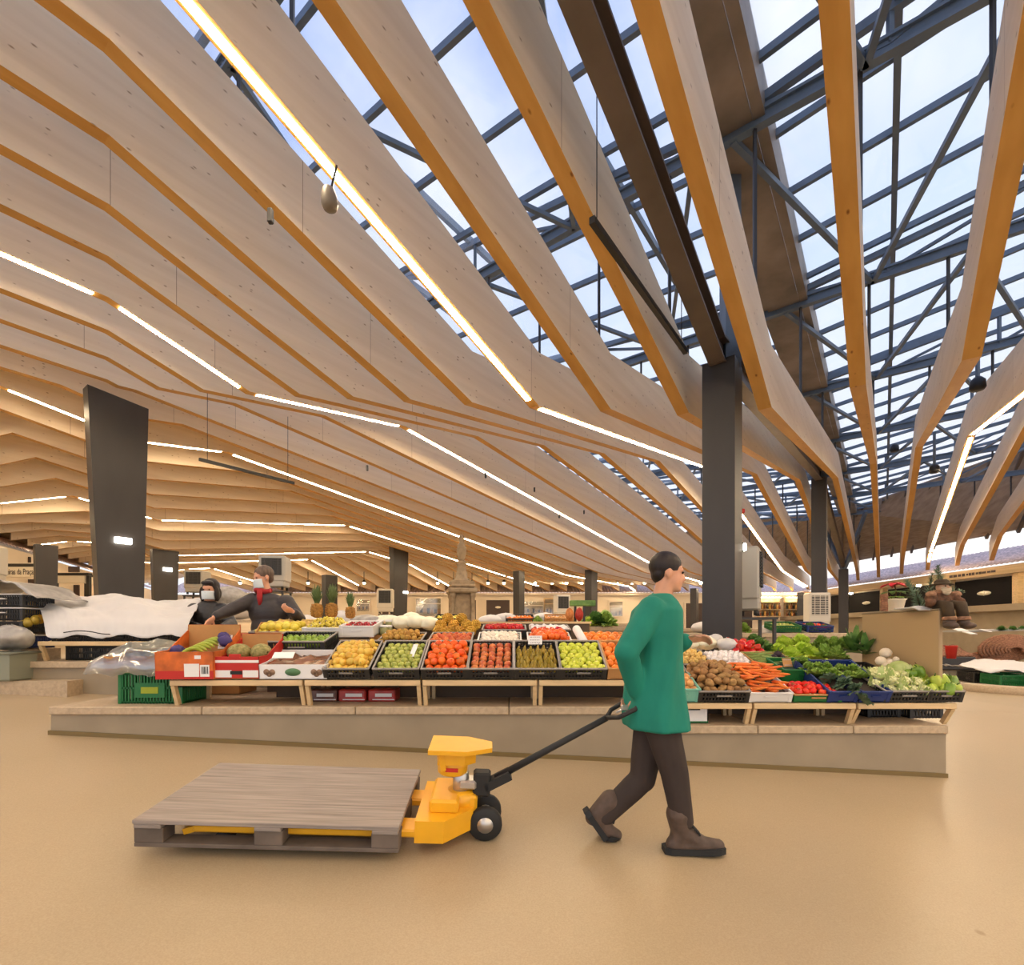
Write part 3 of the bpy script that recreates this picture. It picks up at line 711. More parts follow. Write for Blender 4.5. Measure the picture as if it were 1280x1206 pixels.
b = MB(); b.lathe([(.004,.0),(.024,.002),(.027,.01),(.022,.022),(.012,.029),(.002,.031)], 12); b.lathe([(.010,-.018),(.011,-.006),(.010,.002)], 8); PRO['mushroom'] = [b.mesh('mushroom', [FM['mushroom']])]
PRO['potato'] = [ball_mesh('potato', 'potato', .034, (1.35,1,.85), .05), ball_mesh('potato', 'potato', .036, (1.1,.95,.9), .05), ball_mesh('potato', 'potato', .028, (1.7,1,.95), .05)]
PRO['npotato'] = [ball_mesh('new_potato', 'npotato', .024, (1.2,1,.95), .04)]; PRO['onion'] = [ball_mesh('onion', 'onion', .035, (1,1,.95), .02, None)]
def garlic_mesh():
    b = MB(); nu, nv = 18, 8; vs = []; fs = []
    for i in range(nv+1):
        a = -pi/2+pi*i/nv
        for k in range(nu):
            t = 2*pi*k/nu; lob = 1+.10*cos(6*t); rr = max(.004, cos(a))*.027*lob; vs.append((cos(t)*rr, sin(t)*rr, sin(a)*.022 if i < nv-1 else .026+.02*(i-nv+1)))
    for i in range(nv):
        for k in range(nu): fs.append((i*nu+k, i*nu+(k+1)%nu, (i+1)*nu+(k+1)%nu, (i+1)*nu+k))
    b.add(vs, fs, 0, True); return b.mesh('garlic', [FM['garlic']])
PRO['garlic'] = [garlic_mesh()]
def pepper_mesh(m, r=.036, L_=.085):
    b = MB(); nu = 16; vs = []; fs = []; prof_ = [(.15,.0),(.55,-.01),(.9,.05),(1,.3),(.95,.6),(.75,.85),(.4,1.0),(.05,1.01)]
    for rr, z in prof_:
        for k in range(nu): t = 2*pi*k/nu; q = rr*r*(1+.14*cos(4*t)); vs.append((cos(t)*q, sin(t)*q, (.5-z)*L_))
    for i in range(len(prof_)-1):
        for k in range(nu): fs.append((i*nu+k, (i+1)*nu+k, (i+1)*nu+(k+1)%nu, i*nu+(k+1)%nu))
    b.add(vs, fs, 0, True); b.tube([(0,0,L_*.48), (.004,0,L_*.6), (.012,0,L_*.72)], .005, 6, 1)
    return b.mesh('pepper', [FM[m], FM['calyx']])
PRO['pepper'] = [pepper_mesh('pepper')]; PRO['gpepper'] = [pepper_mesh('gpepper', .042, .1)]; PRO['chayote'] = [pepper_mesh('chayote', .042, .1), pear_mesh('pale_pepper', 'chayote', .04, .11)]
PRO['carrot'] = [rod_mesh('carrot', 'carrot', .19, .017, .006), rod_mesh('carrot', 'carrot', .16, .02, .008, .01)]
PRO['cucumber'] = [rod_mesh('cucumber', 'cucumber', .26, .017, .015, .012, 8, False)]; PRO['bean'] = [rod_mesh('bean', 'bean', .17, .005, .004, .012, 6, False), rod_mesh('bean', 'bean', .15, .005, .004, -.01, 6, False)]
PRO['turnip'] = [ball_mesh('turnip', 'turnip', .055, (1,1,.92), .02)]
PRO['banana'] = [rod_mesh('banana', 'banana', .17, .018, .013, -.05, 8)]
# ------------------------------------------------------------------ front row, left to right
F = SY+.012; ZL = -.398; ZR = -.594
cr_ = crate(434, F, ZL, 'black crate of yellow pears between the white carton and the green apples')
fill(cr_, 'pear', PRO['pear'], 6, 6, .034, 'ripe yellow pear', 'the pear crate', 'yellow pears in the front crate', rot='all', jit=.3, layers=2, heap=.01)
cr_ = crate(496, F, ZL, 'black crate of green apples with a white card, beside the pears')
fill(cr_, 'green_apple', PRO['gapple'], 7, 6, .033, 'green apple', 'the green apple crate', 'green apples in the front crate', cat='apple', sc=(.85,.98))
ga = cr_
cr_ = crate(556, F, ZL, 'black crate of bright orange persimmons in the middle of the front row')
fill(cr_, 'persimmon', PRO['persimmon'], 6, 5, .037, 'orange persimmon', 'the front persimmon crate', 'persimmons in the front crate', jit=.25, layers=2)
cr_ = crate(613.5, F, ZL, 'black crate of red and yellow apples in neat rows')
fill(cr_, 'red_apple', PRO['rapple'], 6, 5, .036, 'red-striped apple', 'the red apple crate', 'red apples in the front crate', cat='apple', stag=False, jit=.16, sc=(.90,1.0))
cr_ = crate(671.5, F, ZL, 'black crate of upright olive-brown pears with a price card at its back')
fill(cr_, 'slim_pear', PRO['conf'], 6, 6, .03, 'upright olive-brown pear', 'the slim pear crate', 'slim olive pears in the front crate', cat='pear', rot=(.25,0,0), jit=.2, sc=(.85,.95), z=.055, y1=.84)
cp = cr_
cr_ = crate(729, F, ZL, 'black crate of yellow-green apples, last full crate before the walking worker')
fill(cr_, 'yellow_apple', PRO['yapple'], 7, 5, .037, 'yellow-green apple', 'the yellow-green apple crate', 'yellow-green apples in the front crate', cat='apple', jit=.15, layers=1)
cr_ = crate(788, F, ZL, 'crate of oranges partly hidden by the walking worker', m='kraft', rim='kraft', solidwall=True)
fill(cr_, 'orange', PRO['orange'], 6, 5, .037, 'orange', 'the front orange crate', 'oranges in the front crate', jit=.15)
# cards
def card(X, Y, z, w, h, rx, lab, lines, rz=0, m='paper', name='price_card', cat='price card', text=None):
    t = thing(name, lab, cat, (X, Y, z+CZ)); t.rotation_euler = (rx, 0, rz)
    m_ = MB(); m_.box((0, 0, 0), (w, .004, h)); m_.build('sheet', M[m], t)
    if lines:
        k = MB()
        for i in range(lines):
            zz = h*.32-i*h*.64/max(1, lines-1) if lines > 1 else 0; x = -w*.36
            while x < w*.34:
                d = random.uniform(.06, .16)*w; k.box((x+d/2, -.003, zz), (d, .002, h*.09)); x += d+w*.05
        k.build('handwriting', M['redprint' if text == 'red' else 'faintink'], t)
    return t
v = ga.M @ Vector((.10, .30, .11)); t = card(v.x, v.y, v.z-CZ, .045, .15, R(-45), 'narrow blank white card standing among the green apples', 0, R(-12))
v = cp.M @ Vector((.0, .49, .115)); card(v.x, v.y, v.z-CZ, .13, .085, R(-20), 'white price card with faint handwriting behind the slim olive pears', 3)

# banana carton
def carton(X, Y, z, w, l, h, lab, m, mi, tilt=0, rz=0, back=0.0, low=1.0, name='fruit_carton'):
    """open cardboard carton; back = extra height of the rear flap, low = front height share"""
    t = thing(name, lab, 'carton', (X, Y, z+CZ)); t.rotation_euler = (R(tilt), 0, R(rz)); T = .008
    b = MB(); b.box((0, l/2, T/2), (w, l, T), mi=0); b.build('bottom', [M[mi]], t)
    for nm, cx, cy, dx, dy, hh in (('front_panel', 0, T/2, w, T, h*low), ('back_panel', 0, l-T/2, w, T, h+back)):
        b = MB(); b.box((cx, cy, hh/2), (dx, dy, hh)); b.box((cx, cy+(T*.7 if cy < l/2 else -T*.7), hh/2), (dx-.01, .003, hh-.004), mi=1); b.build(nm, [M[m], M[mi]], t)
    for s_ in (-1, 1):
        b = MB(); x = s_*(w/2-T/2); hf = h*low
        b.add([(x-T/2, 0, 0), (x-T/2, l, 0), (x-T/2, l, h+back*.8), (x-T/2, l*.35, h), (x-T/2, 0, hf), (x+T/2, 0, 0), (x+T/2, l, 0), (x+T/2, l, h+back*.8), (x+T/2, l*.35, h), (x+T/2, 0, hf)],
              [(0,1,2,3,4), (9,8,7,6,5), (0,5,6,1), (1,6,7,2), (2,7,8,3), (3,8,9,4), (4,9,5,0)], 0 if s_ > 0 else 0)
        b.build('side_panel', [M[m]], t)
    return t
bx = carton(-2.745, 4.16, -.395, .47, .50, .23, 'orange and red banana carton with its flap up, over the table corner', 'orangeprint', 'kraft', 3, 4, .21)
m_ = MB(); m_.box((0, -.001, .035), (.465, .004, .07)); m_.build('red_band', M['redprint'], bx)
m_ = MB(); m_.box((.06, -.003, .075), (.12, .004, .11)); m_.build('printed_label', M['paper'], bx)
m_ = MB(); m_.box((.165, -.003, .07), (.075, .004, .10)); m_.build('barcode_label', M['paper'], bx)
m_ = MB()
for k in range(5): m_.box((.142+k*.012, -.0062, .075), (.004+.002*(k%3), .002, .06))
m_.build('barcode', M['blackink'], bx)
m_ = MB(); m_.box((.11, -.003, .185), (.05, .004, .03)); m_.build('sticker', M['paper'], bx)
card(-2.66, 4.60, -.09, .12, .13, R(-14), 'handwritten red and white price card at the back of the banana carton', 4, text='red')
for k in range(7):
    o = link('banana', PRO['banana'][0]); o.location = (-2.76+.012*k, 4.28+.034*k, -.165+CZ+.014*k); o.rotation_euler = (R(78), R(-8), R(24+random.uniform(-8,8)))
    tag(o, 'green banana, %s from the front in the orange carton' % ORD[k], 'banana', 'green bananas in the carton')
M['purple'] = mat('purple_paper', c8(70,56,110), .6)
for k, (x, y, z) in enumerate(((-2.90,4.30,-.16), (-2.58,4.45,-.08), (-2.62,4.52,-.05))):
    m_ = MB(); m_.ell((x, y, z+CZ), (.055,.045,.045), jit=.25, nu=12, nv=8); tag(m_.build('wrapping_paper', M['purple']), 'crumpled purple wrapping paper %s the green bananas' % ['left of', 'right of', 'above'][k], 'wrapping paper')
# melon carton
bx = carton(-2.335, SY+.005, -.398, .385, .46, .19, 'red and white carton holding two melons beside the banana carton', 'redprint', 'kraft', 3, 0, .17)
m_ = MB(); m_.box((0, -.001, .15), (.383, .004, .022)); m_.box((-.11, -.001, .045), (.14, .004, .06)); m_.box((.12, -.001, .045), (.13, .004, .06)); m_.build('white_print', M['paper'], bx)
m_ = MB(); m_.box((0, -.003, .055), (.10, .004, .03)); m_.build('hand_hole', M['blackink'], bx)
m_ = MB(); m_.box((-.01, .004, .197), (.09, .02, .03)); m_.build('red_tab', M['redprint'], bx)
b = MB(); b.ell((0,0,0), (.10,.085,.078), jit=.01, nu=18, nv=10); b.tube([(.098,0,0), (.115,0,.008)], .006, 6, 1); mel = b.mesh('melon', [FM['melon'], FM['stem']])
for k, x in enumerate((-2.43, -2.245)):
    o = link('melon', mel); o.location = (x, 4.42+.02*k, -.18+CZ); o.rotation_euler = (.1*k, 0, .4-k); tag(o, 'netted green-brown melon on the %s of its red carton' % ['left', 'right'][k], 'melon')
# white carton with dried fruit under film
bx = carton(-1.855, SY+.005, -.398, .57, .44, .13, 'white printed carton of film-wrapped brown fruit left of the pear crate', 'paper', 'paper', 6, 0, .06, .95)
m_ = MB(); m_.lathe([(.055,0),(.055,.003)], 24, Matrix.Translation((-.0,-.001,.06)) @ Matrix.Rotation(R(90), 4, 'X') @ Matrix.Diagonal((1.2,.6,1,1))); m_.build('green_oval_print', M['greenprint'], bx)
M['brownprint'] = mat('faded_fruit_print', c8(150,120,96), .7)
for sx in (-.2, .2):
    m_ = MB()
    for a, b_ in ((0,0), (.025,.014), (-.022,.016)): m_.lathe([(.026,0),(.026,.003)], 14, Matrix.Translation((sx+a,-.001,.045+b_)) @ Matrix.Rotation(R(90), 4, 'X'))
    m_.build('fruit_print', M['brownprint'], bx)
M['brownfilm'] = mat('brown_fruit_under_film', c8(128,86,58), .25, (9,.35,(1,1,1)), spec=.7)
m_ = MB(); m_.grid(lambda u, v: (-.26+.52*u, .03+.37*v, .10+.03*sin(u*9)*sin(v*7)+.02*random.random()+.03*v), 14, 10); o = m_.build('wrapped_fruit', M['brownfilm'], None); o.matrix_world = Matrix.Translation((-1.855, SY+.005, -.398+CZ)) @ Matrix.Rotation(R(6), 4, 'X'); solid(o, .03, -1)
tag(o, 'brown dried fruit under shiny film in the white carton', 'dried fruit')
card(-1.98, 4.30, -.20, .17, .09, R(-58), 'blank white paper lying on the film-wrapped brown fruit', 0, R(8), name='paper_note', cat='paper note')
# limes and back row of small boxes
cr_ = crate(372, 4.66, -.225, 'black crate of green limes behind the white carton', w=.52, l=.38, h=.14, tilt=14, lift=.06)
fill(cr_, 'lime', PRO['lime'], 5, 8, .03, 'green lime', 'the lime crate', 'limes in the black crate')
cr_ = crate(344, 5.08, -.12, 'black crate of yellow quinces behind the limes', w=.52, l=.36, h=.12, tilt=10, lift=.05)
fill(cr_, 'quince', PRO['mango'], 4, 6, .043, 'yellow quince', 'the quince crate', 'yellow quinces in the back crate', jit=.25, layers=2)
# second row
R2 = dict(w=.42, l=.42, h=.09, tilt=14)
cr_ = crate(497, 4.76, -.195, 'black crate of brown kiwis behind the green apples', **R2)
fill(cr_, 'kiwi', PRO['kiwi'], 5, 7, .028, 'brown kiwi', 'the kiwi crate', 'kiwis in the second row', layers=2, heap=.04, jit=.25)
cr_ = crate(561, 4.76, -.195, 'black crate of red peaches behind the orange persimmons', **R2)
fill(cr_, 'peach', PRO['peach'], 5, 6, .034, 'red-blushed peach', 'the peach crate', 'peaches in the second row', jit=.2, heap=.02)
cr_ = crate(624, 4.76, -.195, 'white-rimmed crate of white mushrooms behind the red apples', rim='white', liner='paper', **R2)
fill(cr_, 'mushroom', PRO['mushroom'], 7, 9, .022, 'white mushroom', 'the mushroom crate', 'white mushrooms in the second row', layers=2, heap=.02, jit=.3)
cr_ = crate(688, 4.76, -.195, 'white-rimmed crate of orange-red tomatoes behind the slim pears', rim='white', **R2)
fill(cr_, 'persimmon', [PRO['persimmon'][1]], 5, 6, .036, 'orange-red round fruit', 'the white-rimmed second-row crate', 'orange-red fruit in the second row', cat='fruit', layers=2, jit=.25, heap=.02)
m_ = MB(); a = P(722, 800, 4.85); b2 = P(730, 784, 5.0); m_.tube([P(720.5, 786, 5.1), P(732, 806, 4.72)], .042, 16); t = thing('paper_roll', 'white paper roll leaning between the crates near the worker', 'paper roll', tuple(P(732, 806, 4.72))); m_.build('roll', M['paper'], t, True)
m_ = MB(); m_.tube([P(732, 806, 4.72), P(732.8, 807.4, 4.705)], .015, 10); m_.build('core', M['redprint'], t, True)
cr_ = crate(760, 4.76, -.195, 'shallow crate of large oranges behind the front oranges', m='kraft', rim='kraft', solidwall=True, **R2)
fill(cr_, 'orange', PRO['orange'], 4, 5, .037, 'large orange', 'the second-row orange crate', 'oranges in the second row', sc=(1.0,1.2), heap=.02)
# ------------------------------------------------------------------ third row of the fruit half
def bunch(nm, m, n, rad, d, seed):
    rr = random.Random(seed); b = MB()
    for k in range(n):
        u = rr.random(); a = rr.random()*6.28; z = rr.uniform(-1, 1); q = sqrt(max(0, 1-z*z))*(.75+.25*u)
        b.ell((cos(a)*q*d[0], sin(a)*q*d[1], z*d[2]), (rad, rad, rad), nu=8, nv=6)
    b.tube([(0,0,0), (0,0,d[2]*1.15), (.01,0,d[2]*1.35)], .004, 5, 1)
    return b.mesh(nm, [FM[m], FM['stem']])
GR = [bunch('grape_bunch', 'grape', 46, .013, (.06,.05,.042), k) for k in (1, 2)]
BE = [bunch('berry_cluster', 'berry', 26, .010, (.042,.036,.026), k) for k in (3, 4)]
def anona(seed):
    b = MB(); rr = random.Random(seed)
    b.ell((0,0,0), (.056,.056,.052), nu=12, nv=8)
    for i in range(70):
        z = 1-2*(i+.5)/70; a = i*2.39996; q = sqrt(1-z*z); b.ell((cos(a)*q*.055, sin(a)*q*.055, z*.05), (.012,.012,.011), nu=6, nv=4)
    return b.mesh('custard_apple', [FM['anona']])
AN = [anona(1), anona(2)]
cr_ = crate(403, 5.06, -.05, 'white box heaped with yellow-green grapes below the pineapples', w=.40, l=.36, h=.09, tilt=8, m='white', rim='white', solidwall=True, liner='paper')
for k, (x, y, z) in enumerate(((-.12,.09,.09), (0,.08,.1), (.12,.09,.09), (-.1,.2,.12), (.03,.2,.13), (.13,.21,.1), (-.06,.29,.13), (.07,.3,.12))):
    o = link('grape_bunch', GR[k % 2]); o.location = cr_.M @ Vector((x, y, z)); o.rotation_euler = (random.uniform(-.4,.4), random.uniform(-.4,.4), k*1.3)
    tag(o, 'yellow-green grape bunch, %s of the %s row in the white grape box' % (['left', 'middle', 'right', 'left', 'middle', 'right', 'left', 'right'][k], ['front','front','front','middle','middle','middle','back','back'][k]), 'grapes', 'grape bunches in the white box')
cr_ = crate(446, 5.06, -.05, 'white foam box of red berries right of the grapes', w=.34, l=.36, h=.11, tilt=10, m='white', rim='white', solidwall=True, liner='paper', lift=.06)
for k in range(8):
    o = link('berry_cluster', BE[k % 2]); o.location = cr_.M @ Vector((-.11+.075*(k % 4), .1+.13*(k//4), .09)); o.rotation_euler = (0, 0, k)
    tag(o, 'cluster of red berries, %s from the left in the %s row of the foam box' % (ORD[k % 4], ['front', 'back'][k//4]), 'berries', 'red berries in the foam box')
# jars, pale bags, custard apples
M['jarglass'] = mat('greenish_jar', c8(150,150,96), .15, spec=.7); M['whitelid'] = mat('white_lid', (.82,.8,.78), .4)
for nm, yy, zh in (('low', 5.30, .05), ('high', 5.46, .11)):
    m_ = MB(); m_.box((-1.39, yy+.02, -.08+zh/2+CZ), (.24, .15, zh)); tag(m_.build('jar_carton', M['kraft']), '%s plain carton carrying the white-lidded jars' % nm, 'carton')
for k, (px, Y, z) in enumerate(((474, 5.33, .03), (475, 5.48, .09), (485.5, 5.33, .03), (486.5, 5.48, .09), (480, 5.25, .03))):
    X = (px-640)/FP*Y
    t = thing('preserve_jar', 'squat jar with a white lid, %s of the five behind the kiwis' % ['middle left', 'far left', 'front right', 'far right', 'front left'][k], 'jar', (X, Y, z+CZ-.06), 0, 'jars behind the kiwis')
    b = MB(); b.lathe([(.035,0),(.04,.008),(.04,.075),(.033,.085)], 16); b.build('jar', M['jarglass'], t); b = MB(); b.lathe([(.04,.082),(.042,.085),(.042,.102),(.036,.106)], 16); b.build('lid', M['whitelid'], t)
M['palebag'] = mat('pale_translucent_bag', c8(232,226,198), .35, (12,.08,(1,1,1)), spec=.6)
def blob(X, Y, z, d, m, name, lab, cat, jit=.14, nu=16, nv=10, group=None):
    b = MB(); b.ell((0,0,0), d, jit=jit, nu=nu, nv=nv); o = b.build(name, M[m] if isinstance(m, str) else m); o.location = (X, Y, z+CZ); subsurf(o, 1); return tag(o, lab, cat, group)
for k, (px, y, w) in enumerate(((503, 778, .13), (520, 777, .14), (537, 779, .12), (512, 773, .11))):
    v = P(px, y, 5.45); blob(v.x, v.y+.12*(k == 3), v.z-CZ, (w, .12, .075), 'palebag', 'produce_bag', 'puffy clear bag of pale produce, %s of four behind the kiwis' % ['leftmost', 'middle', 'rightmost', 'rear'][k], 'produce bag', .12, group='pale bags behind the kiwis')
n_ = 0
for row, (Y, z, xs_) in enumerate(((5.26, .01, (548, 561, 574, 588)), (5.33, .075, (551, 567, 583, 594)), (5.42, .15, (560, 577)))):
    for k, px in enumerate(xs_):
        o = link('custard_apple', AN[(k+row) % 2]); o.location = ((px-640)/FP*Y, Y, z+CZ); o.rotation_euler = (random.random(), random.random(), random.random()*6)
        tag(o, 'knobbly yellow-brown custard apple, %s from the left in the %s row of the pyramid' % (ORD[k], ['bottom', 'middle', 'top'][row]), 'custard apple', 'custard apple pyramid')
PRO['cherry'] = [ball_mesh('cherry_tomato', 'pepper', .02, (1,1,.95), .01)]
cr_ = crate(630, 5.22, -.055, 'dark crate of small red tomatoes behind the mushrooms', w=.46, l=.34, h=.08, tilt=9)
fill(cr_, 'cherry_tomato', PRO['cherry'], 6, 10, .02, 'small red tomato', 'the back tomato crate', 'small tomatoes behind the mushrooms', cat='tomato', layers=2, heap=.02, jit=.3)
cr_ = crate(688, 5.22, -.055, 'dark crate of mixed pale bulbs behind the orange-red fruit', w=.42, l=.34, h=.08, tilt=9)
fill(cr_, 'pale_bulb', PRO['garlic'], 4, 6, .03, 'large pale bulb', 'the mixed crate', 'pale bulbs in the mixed crate', cat='bulb', jit=.3, rot='all', sc=(1.1,1.5))
for k, px in enumerate((668, 678, 690, 699)):
    o = link('red_pepper', PRO['pepper'][0]); v = P(px, 788, 5.16); o.location = v; o.rotation_euler = (1.4, .2, k*1.5); tag(o, 'red pepper, %s from the left behind the orange-red fruit' % ORD[k], 'pepper', 'red peppers behind the orange-red fruit')
# green-topped display and red bags by the worker (a hanging green banner over a small shelf)
t = thing('bottle_rack', 'small rack with a green top panel and red bags, left of the worker', 'rack', tuple(P(726, 783, 6.4)))
m_ = MB(); m_.bbox(P(728, 754, 6.4), (.33, .10, .075), .01); m_.build('green_panel', FM['dleaf'], t, True)
for px in (719, 730): m_ = MB(); m_.bar(P(px, 757, 6.4), P(px, 790, 6.4), .03, .03); m_.build('post', M['steel'], t, True)
m_ = MB(); m_.bbox(P(722, 785, 6.4), (.30, .18, .10), .01); m_.build('shelf', M['kraft'], t, True)
M['redbag'] = mat('red_net_bag', c8(176,50,36), .5, (20,.3,(1,1,1))); M['orangebag'] = mat('orange_net_bag', c8(196,120,60), .5, (20,.3,(1,1,1)))
for k, (px, m) in enumerate(((712, 'orangebag'), (724, 'redbag'))):
    v = P(px, 768, 6.3); blob(v.x, v.y, v.z-CZ, (.055, .05, .085), m, 'net_bag', '%s net bag hanging from the small rack left of the worker' % ['orange', 'red'][k], 'net bag', .08)
# pineapples
def pineapple():
    t = thing('pineapple', '', 'pineapple'); b = MB(); b.lathe([(.02,0),(.045,.012),(.055,.05),(.055,.09),(.045,.13),(.02,.145)], 14)
    for i in range(60):
        z = .012+.12*(i+.5)/60; a = i*2.39996; q = .054*(1-((z-.07)/.1)**2*.55); b.ell((cos(a)*q, sin(a)*q, z), (.010,.010,.009), nu=5, nv=4)
    b.build('fruit', FM['pine'], t); l = MB()
    for i in range(34):
        a = i*2.39996; u = i/34; L_ = lerp(.12, .19, u); sp = lerp(.85, .10, u); w = .013
        d = Vector((cos(a), sin(a), 0)); s_ = Vector((-sin(a), cos(a), 0)); p0 = Vector((0,0,.135+.02*u))+d*.012
        pts = [p0+d*(sp*L_*.5*k_)+Vector((0,0,L_*(k_-sp*.25*k_*k_))) for k_ in (0, .35, .7, 1)]
        ws = (w, w*1.1, w*.7, .001)
        vs = []
        for q, ww in zip(pts, ws): vs += [q-s_*ww, q+s_*ww]
        l.add(vs, [(0,1,3,2), (2,3,5,4), (4,5,7,6)])
    o = l.build('leaf_crown', FM['pineleaf'], t); solid(o, .003); return t
pa = pineapple(); v = P(396, 772, 5.72); pa.location = v; pa.scale = (1.15,)*3; pa['label'] = 'pineapple on the left of the three behind the grapes'; pa['group'] = 'pineapples behind the grapes'
v = P(414, 772, 5.8); dup(pa, v, (0,.06,1.2), 'pineapple in the middle of the three behind the grapes', None, 1.2)
v = P(438, 773, 5.72); dup(pa, v, (0,.02,2.5), 'smaller pineapple on the right, behind the red berries', None, .95)

# ------------------------------------------------------------------ left end: bagged carton on a green crate, boxes the shoppers reach into
gc = crate(0, 4.36, -.63, 'green plastic crate standing on the plinth under the bagged carton', X=(188-640)/FP*4.36, w=.56, l=.34, h=.275, tilt=0, m='greencrate', rim='greencrate', liner=None)
m_ = MB(); m_.box((0, -.006, .12), (.26, .006, .13)); m_.build('logo_panel', M['greencrate'], gc.o); M['yellowprint'] = mat('yellow_print', c8(150,160,40), .6); m_ = MB(); m_.box((0, -.011, .12), (.15, .004, .055)); m_.build('yellow_mark', M['yellowprint'], gc.o)
bx = carton(-3.26, 4.40, -.345, .68, .46, .13, 'flat carton of leaves wrapped in a clear plastic bag on the green crate', 'kraft', 'kraft', 6, 3)
m_ = MB(); m_.box((.02, -.004, .03), (.40, .004, .03)); m_.build('white_print', M['paper'], bx)
m_ = MB(); m_.grid(lambda u, v: (-.30+.60*u, .05+.36*v, .10+.03*random.random()+.02*sin(u*8+v*5)), 12, 9); o = m_.build('leaf_filling', FM['kale'], bx); solid(o, .03, -1)
def film(u, v):
    x = -.44+.88*u; y = -.08+.60*v; e = min(u, 1-u, v, 1-v)*5
    return (x, y, -.03*(1-min(1, e))+(.17+.06*v)*min(1, e)**.5+.014*sin(u*17+v*9)+.02*random.random())
m_ = MB(); m_.grid(film, 26, 18); o = m_.build('plastic_bag', M['film']); o.matrix_world = Matrix.Translation((-3.30, 4.40, -.345+CZ)) @ Matrix.Rotation(R(6), 4, 'X'); solid(o, .002)
tag(o, 'crinkled clear plastic bag draped over the flat carton at the stall end', 'plastic bag')
bx = carton(-2.95, 4.95, -.16, .44, .34, .10, 'brown cardboard tray of packed red fruit that the shoppers reach into', 'kraft', 'kraft', 10, -6)
m_ = MB(); m_.box((-2.95, 5.15, -.4+CZ), (.42, .34, .44)); tag(m_.build('carton_stack', M['kraft']), 'plain brown carton under the tray of packed red fruit', 'carton')
b = MB(); b.bbox((0,0,0), (.085,.11,.05), .008); pk = b.mesh('fruit_pack', [mat('red_fruit_pack', c8(178,70,62), .25, (40,.35,(1,1,1)), spec=.7)])
for k in range(8):
    o = link('fruit_pack', pk); o.location = (-3.09+.095*(k % 4), 5.04+.13*(k//4), -.075+CZ+.03*(k//4)); o.rotation_euler = (R(12), 0, random.uniform(-.2,.2)); tag(o, 'red fruit pack, %s from the left in the %s row of the brown tray' % (ORD[k % 4], ['front', 'back'][k//4]), 'fruit pack', 'fruit packs in the brown tray')
bx = carton(-2.42, 5.0, -.10, .30, .36, .10, 'tilted brown tray of pale fruit beside the shopper in the dark coat', 'kraft', 'kraft', 18, 18)
for k in range(6):
    o = link('fruit_pack', pk); o.location = (-2.50+.085*(k % 3), 5.12+.12*(k//3), -.01+CZ+.04*(k//3)); o.rotation_euler = (R(18), 0, .3); tag(o, 'clear fruit pack, %s from the left in the %s row of the tilted tray' % (ORD[k % 3], ['front', 'back'][k//3]), 'fruit pack', 'fruit packs in the tilted tray')
cr_ = crate(361, 5.42, -.02, 'pale wooden crate of brown rolls behind the quinces', w=.46, l=.34, h=.10, tilt=10, m='pale_wood', rim='pale_wood')
PRO['roll'] = [rod_mesh('sausage', 'npotato', .11, .018, .018, .0, 8, False)]
fill(cr_, 'brown_roll', PRO['roll'], 4, 7, .02, 'pale brown roll', 'the wooden crate', 'rolls in the wooden crate', cat='roll', rot=(0,0,1.57), jit=.1, z=.10)

# red packs and boxes under the tables
M['redpack'] = mat('red_printed_pack', c8(176,48,40), .35, (14,.3,(1,1,1)), spec=.6)
for k, px in enumerate((404, 440, 477)):
    v = P(px, 878, 4.5); t = thing('red_pack', 'red packaged tray under the pear table, %s of the three' % ['left', 'middle', 'right'][k], 'pack', (v.x, v.y, -.63+CZ), 0, 'red packs under the pear table')
    b = MB(); b.bbox((0, .1, .055), (.245, .22, .11), .012); b.build('tray', M['redpack'] if k else mat('dark_wrapped_pack', c8(104,58,46), .3, (14,.35,(1,1,1)), spec=.7), t)
    b = MB(); b.box((.02, -.013, .06), (.15, .004, .03)); b.box((.02, -.013, .02), (.2, .004, .008)); b.build('white_print', M['paper'], t)
bx = carton(1.57, 4.3, -.79, .26, .30, .155, 'white carton with a green foot stripe under the potato table', 'paper', 'paper', 0, 0, 0)
m_ = MB(); m_.box((0, -.003, .012), (.26, .004, .012)); m_.build('green_stripe', M['greencrate'], bx); m_ = MB(); m_.box((-.01, -.003, .125), (.14, .004, .022)); m_.build('hand_hole', M['blackink'], bx)
m_ = MB(); m_.box((-.07, -.003, .07), (.05, .004, .02)); m_.build('red_print', M['redprint'], bx)
crate(1158, 4.55, -.79, 'black crate stored under the end table of the vegetable half', w=.30, l=.34, h=.15, tilt=0, liner=None, rim='blackplastic')
crate(1105, 4.6, -.79, 'second black crate stored deeper under the end table', w=.30, l=.34, h=.14, tilt=0, liner=None, rim='blackplastic')

# ------------------------------------------------------------------ vegetable half
V = dict(w=.42, l=.47, h=.105, tilt=25)
bs = crate(853, F, ZR, 'teal basket of brown onions just beside the walking worker', w=.27, l=.40, h=.12, tilt=22, m='tealcrate', rim='tealcrate', solidwall=True, lift=.05)
fill(bs, 'onion', PRO['onion'], 6, 4, .035, 'brown onion', 'the teal basket', 'onions in the teal basket', layers=2, jit=.25)
cr_ = crate(903.5, F, ZR, 'black crate heaped with brown potatoes', w=.43, l=.47, h=.105, tilt=25, lift=.05)
fill(cr_, 'potato', PRO['potato'], 7, 6, .034, 'brown potato', 'the potato crate', 'potatoes in the black crate', layers=2, heap=.05, jit=.4, rot='any')
wt = crate(962, F, ZR, 'white tray in a blue-grey crate heaped with carrots', w=.36, l=.46, h=.085, tilt=22, m='white', rim='white', solidwall=True, lift=.05)
